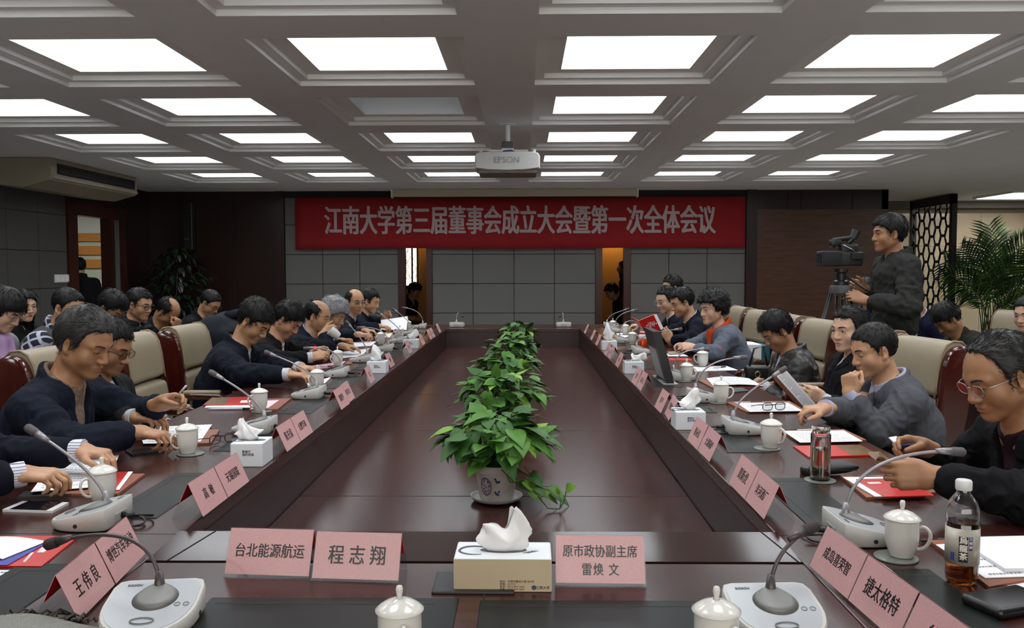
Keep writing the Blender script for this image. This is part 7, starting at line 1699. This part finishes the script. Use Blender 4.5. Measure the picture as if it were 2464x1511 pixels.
# glass tumbler of tea
p = onz(1981, 1162, TZ); t = thing('glass_tumbler', 'double-walled glass tumbler with pale green tea and leaves', 'glass', (p.x, p.y + 0.03, TZ + 0.005))
b = MB(); b.lathe([(0, 0), (0.030, 0), (0.032, 0.004), (0.032, 0.150), (0.0285, 0.156), (0.0262, 0.156), (0.0262, 0.012), (0, 0.012), (0, 0.009), (0.0275, 0.009), (0.0275, 0.148), (0.0308, 0.146), (0.0308, 0.006), (0, 0.004)], 32, cap=False); b.build('wall', M_glass, t, smooth=True, autosmooth=40)
b = MB(); b.lathe([(0, 0.0125), (0.0258, 0.0125), (0.0258, 0.100), (0, 0.100)], 28, cap=False); b.build('tea', mat('green_tea', (0.86, 0.80, 0.48), 0.02, trans=1.0, ior=1.33), t, smooth=True, autosmooth=40)
b = MB(); rnd = random.Random(3)
for k in range(70): a = rnd.uniform(0, 6.28); rr = 0.023 * math.sqrt(rnd.random()); q = Vector((rr * math.cos(a), rr * math.sin(a), rnd.uniform(0.014, 0.036))); b.tube([q, q + Vector((rnd.uniform(-.006, .006), rnd.uniform(-.006, .006), rnd.uniform(0, .008)))], 0.0016, 5)
o = b.build('tea_leaves', mat('tea_leaf', (0.11, 0.10, 0.02), 0.7), t); o['kind'] = 'stuff'
b = MB(); b.lathe([(0.027, 0.150), (0.027, 0.157), (0.029, 0.160), (0.030, 0.176), (0.028, 0.179), (0, 0.179)], 28, cap=False); b.build('lid', M_glass, t, smooth=True, autosmooth=40)
c = dup(cst0, (p.x, p.y + 0.03, TZ), 0, 'round translucent coaster under the glass tumbler', 'coasters under the mugs')
# plastic bottle of oolong tea
p = onz(2330, 1412, TZ); t = thing('tea_bottle', 'plastic bottle of dark oolong tea with a white cap and silver label', 'bottle', (p.x, p.y + 0.03, TZ))
R_ = 0.0345; body = [(0, 0.002), (0.026, 0.0), (0.032, 0.006), (0.0345, 0.02), (0.0330, 0.032), (0.0345, 0.044), (0.0345, 0.135), (0.0325, 0.140), (0.0345, 0.148), (0.034, 0.166), (0.028, 0.184), (0.018, 0.198), (0.0145, 0.202), (0.0145, 0.212)]
b = MB(); b.lathe(body + [(r_ - 0.0008, z_) for r_, z_ in reversed(body[1:])], 32, cap=False); b.build('bottle_wall', M_glass, t, smooth=True, autosmooth=45)
b = MB(); b.lathe([(0, 0.003)] + [(r_ - 0.0012, z_ + 0.0015) for r_, z_ in body[1:7]] + [(0.0332, 0.138), (0, 0.138)], 30, cap=False); b.build('tea', mat('oolong_tea', (0.38, 0.11, 0.018), 0.05, trans=0.9, ior=1.33), t, smooth=True, autosmooth=45)
b = MB(); n = 40; a0, a1 = -math.pi * 1.1, math.pi * 0.12
b.lathe([(0.0350, 0.047), (0.0352, 0.047), (0.0352, 0.128), (0.0350, 0.128)], 36, cap=False); lb = b.build('label', mat('silver_label', srgb(176, 172, 160), 0.35, metal=0.3), t, smooth=True)
def on_label(ch, ang, z, sz, m, nm='lettering'):
    a = math.radians(ang); P0 = Vector((0.0356 * math.cos(a), 0.0356 * math.sin(a), z)); return text_part(nm, ch, frame_matrix(P0, (-math.sin(a), math.cos(a), 0), (0, 0, 1)), sz, m, lb, bold=0.03)
va = -90 - 42 + 0
va = math.degrees(math.atan2(-(p.y + 0.03), -p.x)) + 4
def lab_patch(ang, half, z0, z1, m, nm):
    b = MB(); aa = [math.radians(ang - half + 2 * half * k / 6) for k in range(7)]
    b.loft([[(0.03535 * math.cos(a), 0.03535 * math.sin(a), z0), (0.0355 * math.cos(a), 0.0355 * math.sin(a), z0), (0.0355 * math.cos(a), 0.0355 * math.sin(a), z1), (0.03535 * math.cos(a), 0.03535 * math.sin(a), z1)] for a in aa]); b.build(nm, m, lb)
lab_patch(va, 15, 0.055, 0.112, M_blackmatte, 'name_panel'); lab_patch(va + 24, 7, 0.082, 0.112, mat('blue_patch', srgb(52, 60, 130), 0.5), 'blue_patch'); lab_patch(va - 36, 7, 0.056, 0.074, mat('blue_patch', 0, 0), 'blue_patch')
for k, ch in enumerate('烏龍茶'): on_label(ch, va, 0.103 - 0.018 * k, 0.017, M_wprint)
for k, ch in enumerate('三得利'): on_label(ch, va + 24, 0.107 - 0.009 * k, 0.007, M_wprint)
b = MB(); b.lathe([(0, 0.209), (0.0165, 0.209), (0.0172, 0.212), (0.0172, 0.228), (0.015, 0.231), (0, 0.231)], 30, cap=False); b.build('cap', M_white, t, smooth=True, autosmooth=40)
# black wallet, spectacle case
t = thing('wallet', 'shiny black leather wallet below the tea bottle', 'wallet', tuple(onz(2430, 1460, TZ)), 0.35)
b = MB(); b.rbox(-0.085, 0.075, -0.05, 0.05, 0, 0.024, 0.011, 4); b.build('body', mat('glossy_black_leather', (0.008, 0.008, 0.009), 0.28, bump=0.12, bscale=900), t, smooth=True); b = MB(); b.rbox(-0.075, 0.076, -0.051, 0.02, 0.010, 0.014, 0.001); b.build('flap_edge', M_blackmatte, t)
p = onz(2010, 1146, TZ); t = thing('spectacle_case', 'curved black spectacle case behind the glass tumbler', 'case', (p.x, p.y + 0.02, TZ), 0.12)
b = MB(); rings = []
for k in range(15):
    u = k / 14; x = -0.085 + 0.17 * u; s = max(0.12, math.sin(math.pi * min(max(u, 0.03), 0.97)) ** 0.35); rings.append([(x, 0.030 * s * math.cos(a), 0.020 + 0.006 * u + 0.020 * s * math.sin(a) * 0.98 - 0.0) for a in [2 * math.pi * q / 16 for q in range(16)]])
b.loft(rings); b.build('shell', mat('matte_black_case', (0.010, 0.010, 0.011), 0.5), t, smooth=True)
b = MB(); b.box(-0.07, 0.07, -0.031, -0.028, 0.020, 0.022); b.build('seam', M_insetline, t)
p = onz(1945, 1143, TZ); t = thing('small_jar', 'small glossy black round box left of the glass tumbler', 'box', (p.x, p.y + 0.01, TZ)); b = MB(); b.lathe([(0, 0), (0.022, 0), (0.024, 0.004), (0.024, 0.022), (0.021, 0.026), (0, 0.026)], 24, cap=False); b.build('box_body', M_black, t, smooth=True, autosmooth=40); b = MB(); b.lathe([(0.0243, 0.014), (0.0243, 0.016)], 24, cap=False); b.build('rim', M_insetline, t)
# monitor raised out of the table
p0 = onz(1612, 925, TZ); t = thing('monitor', 'thin black monitor standing up from the table, seen edge-on', 'monitor', (p0.x, p0.y, TZ), 0)
q = [ony(1564, 797, 5.0), ony(1588, 803, 4.8)]
base = onz(1612, 928, TZ); top = ony(1578, 800, base.y); 
b = MB(); dx = top.x - base.x; dz = top.z - TZ
b.loft([[(x0 + dx * v, y0, 0.004 + dz * v * 0.995) for x0, y0 in ((-0.022, -0.02), (0.024, -0.02), (0.024, 0.38), (-0.022, 0.38))] for v in (0, 1)]); b.build('housing', mat('monitor_black', (0.009, 0.009, 0.010), 0.4), t)
b = MB(); b.loft([[(x0 + dx * v, y0, 0.02 + dz * v * 0.97) for x0, y0 in ((0.0242, 0.0), (0.0255, 0.0), (0.0255, 0.36), (0.0242, 0.36))] for v in (0.04, 0.97)]); b.build('screen', mat('phone_screen', 0, 0), t)
b = MB(); b.rbox(-0.045, 0.045, -0.03, 0.40, 0.0, 0.008, 0.003); b.build('base_frame', M_grey, t)
b = MB(); b.loft([[(x0 + dx * v, y0, 0.01 + dz * v) for x0, y0 in ((-0.028, 0.05), (-0.023, 0.05), (-0.023, 0.32), (-0.028, 0.32))] for v in (0.05, 0.62)]); b.build('rear_panel', M_grey, t)
# orange flask
p = onz(1548, 845, TZ); t = thing('flask', 'orange vacuum flask with a white and red lid beside the monitor', 'flask', (p.x, p.y + 0.04, TZ))
b = MB(); b.lathe([(0, 0), (0.034, 0), (0.036, 0.004), (0.036, 0.105), (0.033, 0.11), (0, 0.11)], 26, cap=False); b.build('body', mat('orange_metal', srgb(200, 70, 22), 0.25, metal=0.5), t, smooth=True, autosmooth=40)
b = MB(); b.lathe([(0, 0.108), (0.037, 0.108), (0.038, 0.112), (0.036, 0.135), (0.03, 0.142), (0, 0.142)], 26, cap=False); b.build('collar', M_white, t, smooth=True, autosmooth=40)
b = MB(); b.lathe([(0, 0.14), (0.026, 0.14), (0.026, 0.158), (0, 0.158)], 24, cap=False); b.build('band', mat('red_band', srgb(190, 40, 30), 0.4), t, smooth=True, autosmooth=40); b = MB(); b.lathe([(0, 0.158), (0.025, 0.158), (0.023, 0.166), (0, 0.166)], 24, cap=False); b.build('cap', M_white, t, smooth=True, autosmooth=40)
# the mug being drunk from, and a mug on the right back-row desk
t = thing('tea_mug', 'white mug without lid raised to the lips of the balding man', 'mug', tuple(ony(806, 803, 6.72)))
t.rotation_euler = (0.1, -0.95, 0.2)
b = MB(); b.lathe([(0.021, -0.04), (0.026, -0.039), (0.033, -0.02), (0.039, 0.015), (0.0392, 0.05), (0.0365, 0.05), (0.036, 0.015), (0.03, -0.03), (0.0, -0.032)], 28, cap=False); b.lathe([(0, -0.039), (0.022, -0.04)], 28, cap=False); b.build('body', M_china, t, smooth=True, autosmooth=50)
b = MB(); b.tube([(-0.036, 0, 0.036), (-0.058, 0, 0.03), (-0.060, 0, 0.0), (-0.045, 0, -0.02), (-0.033, 0, -0.022)], 0.0045, 8); b.build('handle', M_china, t, smooth=True)
p = ony(2296, 872, 6.2); dup(mug0, (p.x, 6.2, 0.755), 1.0, 'white lidded porcelain mug on the desk behind the right chairs', 'lidded tea mugs on the table')
# things on the left back-row desk
F('paper_sheet', 'white papers on the back-row desk at the left edge', 'paper', [(-60, 905), (40, 898), (48, 880), (-60, 884)], TZ, 0.02, M_paper, G_doc, plane=lambda px, py: Vector((onx(max(px, -40), 900, -2.75 + 0.0).x + (py - 890) * 0.004, 5.05 + px * 0.003, 0.752)))
name_card((-2.66, 5.25, TZ), HP, [('李 明', 0, 0.5, 0.04, 1.0)], 'name card on the back-row desk by the white papers, its red back showing')
name_card((-2.93, 6.95, TZ), HP, [('山口', 0, 0.5, 0.05, 1.0)], 'pink name card on the back-row desk between the two empty chairs')

# draped coat, bag, folder on chairs
def coat_on_chair():
    t = thing('coat', 'slate grey coat draped over the chair behind the long-coat man', 'coat', (-2.22, 6.40, 0))
    f = Field(V3(-2.7, 5.9, 0.4), V3(-1.8, 6.9, 1.3), 0.014)
    f.cone((-2.27, 6.15, 1.00), (-2.27, 6.65, 1.00), 0.125, 0.125, 0.02); f.seg((-2.14, 6.40, 1.00), (-2.10, 6.40, 0.62), V3(0, 1, 0), V3(1, 0, 0), (0.34, 0.05), (0.36, 0.04), 0.05); f.seg((-2.40, 6.40, 1.00), (-2.42, 6.40, 0.55), V3(0, 1, 0), V3(1, 0, 0), (0.34, 0.05), (0.36, 0.05), 0.05); f.seg((-2.27, 6.07, 0.98), (-2.27, 6.05, 0.60), V3(1, 0, 0), V3(0, 1, 0), (0.13, 0.04), (0.13, 0.03), 0.04); f.seg((-2.27, 6.73, 0.98), (-2.27, 6.75, 0.60), V3(1, 0, 0), V3(0, 1, 0), (0.13, 0.04), (0.13, 0.03), 0.04)
    v, q = f.mesh(); v = v + vnormals(v, q) * (wav(v * np.array([1, 1, 0.4]), 26, 4) * 0.012)[:, None]
    np_mesh('coat_body', relax(v, q, 1), q, cloth('slate_coat', (0.022, 0.026, 0.034)), t, np.array([-2.22, 6.40, 0]))
    b = MB(); b.tube([(0.03, -0.16, 1.115), (0.05, 0, 1.12), (0.03, 0.16, 1.115)], [0.03, 0.035, 0.03], 10); b.build('collar', cloth('slate_coat', 0), t, smooth=True)
coat_on_chair()
p = ony(1800, 840, 7.05); t = thing('document_bag', 'white paper bag with a teal spine standing on the chair beside the curly-haired woman', 'bag', (1.93, 7.2, 0.48), 0)
b = MB(); b.rbox(-0.13, 0.06, -0.14, 0.16, 0.0, 0.34, 0.006); b.build('bag_body', M_paper, t); b = MB(); b.rbox(0.06, 0.13, -0.14, 0.16, 0.0, 0.33, 0.004); b.build('teal_file', mat('teal_file', srgb(36, 92, 104), 0.5), t)
t = thing('handbag', 'small black handbag with a gold clasp on the chair arm beside the leather jacket', 'bag', tuple(ony(1825, 880, 6.35)))
b = MB(); b.rbox(-0.10, 0.10, -0.05, 0.05, -0.16, 0.0, 0.02, 3); b.build('bag_body', M_black, t, smooth=True); b = MB(); b.tube([(-0.07, 0, -0.01), (-0.04, -0.02, 0.13), (0.03, -0.02, 0.15), (0.07, 0, -0.01)], 0.008, 8); b.build('strap', M_black, t, smooth=True)
b = MB(); b.tube([(-0.02 + 0.018 * math.cos(a), -0.053, -0.06 + 0.022 * math.sin(a)) for a in [2 * math.pi * k / 16 for k in range(16)]], 0.004, 6, closed=True); b.build('clasp', mat('gold', (0.7, 0.5, 0.2), 0.3, metal=1.0), t, smooth=True)

# video camera on its tripod
YC = 6.45
cx = ony(2022, 620, YC); t = thing('video_camera', 'black shoulder video camera on a tripod pointing left', 'video camera', (cx.x, YC, cx.z))
def cl(px, py, dy=0.0): q = ony(px, py, YC + dy); return (q.x - cx.x, dy, q.z - cx.z)
x = lambda px: cl(px, 620)[0]
z = lambda py: cl(2022, py)[2]
b = MB(); b.rbox(x(2014), x(2070), -0.065, 0.065, z(640), z(606), 0.015, 3); b.rbox(x(2018), x(2060), -0.055, 0.055, z(612), z(588), 0.014, 3); b.build('body', M_black, t, smooth=True, autosmooth=40)
b = MB(); b.rbox(x(1972), x(2018), -0.085, 0.085, z(641), z(604), 0.012, 3); b.build('lens_hood', M_blackmatte, t, smooth=True, autosmooth=40)
b = MB(); b.rbox(x(1972) - 0.002, x(1974), -0.07, 0.07, z(635), z(609), 0.004); b.build('lens', mat('lens_glass', (0.01, 0.012, 0.02), 0.05), t)
b = MB(); b.tube([cl(2002, 596), cl(2006, 578), cl(2040, 573), cl(2052, 570)], [0.02, 0.019, 0.017, 0.015], 10); b.rbox(x(1996), x(2022), -0.03, 0.03, z(592), z(577), 0.008); b.build('carry_handle', M_black, t, smooth=True, autosmooth=40)
b = MB(); b.tube([cl(2040, 585), cl(2050, 576), cl(2057, 568)], 0.02, 10); b.tube([cl(2052, 576), cl(2062, 555)], [0.028, 0.036], 14); b.build('viewfinder', M_black, t, smooth=True, autosmooth=40)
b = MB(); b.rbox(x(2040), x(2070), -0.085, -0.06, z(624), z(608), 0.004); b.build('side_panel', M_black, t); b = MB(); b.tube([cl(2030, 590, -0.06), cl(2050, 600, -0.07), cl(2062, 612, -0.05)], 0.004, 6); b.build('cable', M_steel, t, smooth=True)
tp = ony(2024, 645, YC); t = thing('tripod', 'black video tripod under the camera between the right chairs', 'tripod', (tp.x, YC, 0))
hz_ = tp.z; 
b = MB(); b.lathe([(0.05, hz_ - 0.005), (0.05, hz_ - 0.03), (0.036, hz_ - 0.04), (0.036, hz_ - 0.09), (0.055, hz_ - 0.10), (0.055, hz_ - 0.13)], 18); b.build('fluid_head', M_black, t, smooth=True, autosmooth=40)
b = MB(); b.tube([(0.03, -0.03, hz_ - 0.06), (0.16, -0.06, hz_ - 0.16), (0.30, -0.06, hz_ - 0.22)], [0.009, 0.009, 0.013], 8); b.build('pan_handle', M_black, t, smooth=True)
b = MB(); b.lathe([(0.075, hz_ - 0.13), (0.085, hz_ - 0.15), (0.085, hz_ - 0.19), (0.05, hz_ - 0.21)], 18); b.build('crown', mat('tripod_crown', (0.05, 0.05, 0.055), 0.45), t, smooth=True, autosmooth=40)
for k, (ax_, ay_) in enumerate(((-0.40, 0.0), (0.14, -0.42), (0.10, 0.40))):
    d = Vector((ax_, ay_, 0)); n_ = d.normalized(); b = MB(); A = Vector((n_.x * 0.07, n_.y * 0.07, hz_ - 0.18)); E_ = Vector((ax_ * 1.05, ay_ * 1.05, 0.02)); s_ = Vector((-n_.y, n_.x, 0)) * 0.02
    M_ = A * 0.45 + E_ * 0.55; b.tube([A + s_, M_ + s_], 0.010, 8); b.tube([A - s_, M_ - s_], 0.010, 8); lg = b.build('leg', M_black, t, smooth=True); b = MB(); b.tube([M_ + (A - M_) * 0.1, E_], [0.012, 0.010], 8); b.build('lower_leg', M_steel, lg, smooth=True); b = MB(); b.tube([E_, E_ - Vector((0, 0, 0.018))], [0.016, 0.018], 8); b.build('rubber_foot', M_blackmatte, lg)
# benches for the two seated figures in the corridor
for fx, lab in ((ony(998, 700, 14.1).x - 0.25, 'left'), (ony(1472, 702, 14.1).x + 0.22, 'right')):
    t = thing('bench', 'dark corridor bench seen through the ' + lab + ' opening of the back wall', 'bench', (fx, 14.1, 0)); b = MB(); b.rbox(-0.35, 0.35, -0.22, 0.22, 0.38, 0.43, 0.01); b.build('seat', M_woodx, t)
    for xx in (-0.3, 0.3): b = MB(); b.box(xx - 0.03, xx + 0.03, -0.2, 0.2, 0, 0.38); b.build('leg', M_woodx, t)
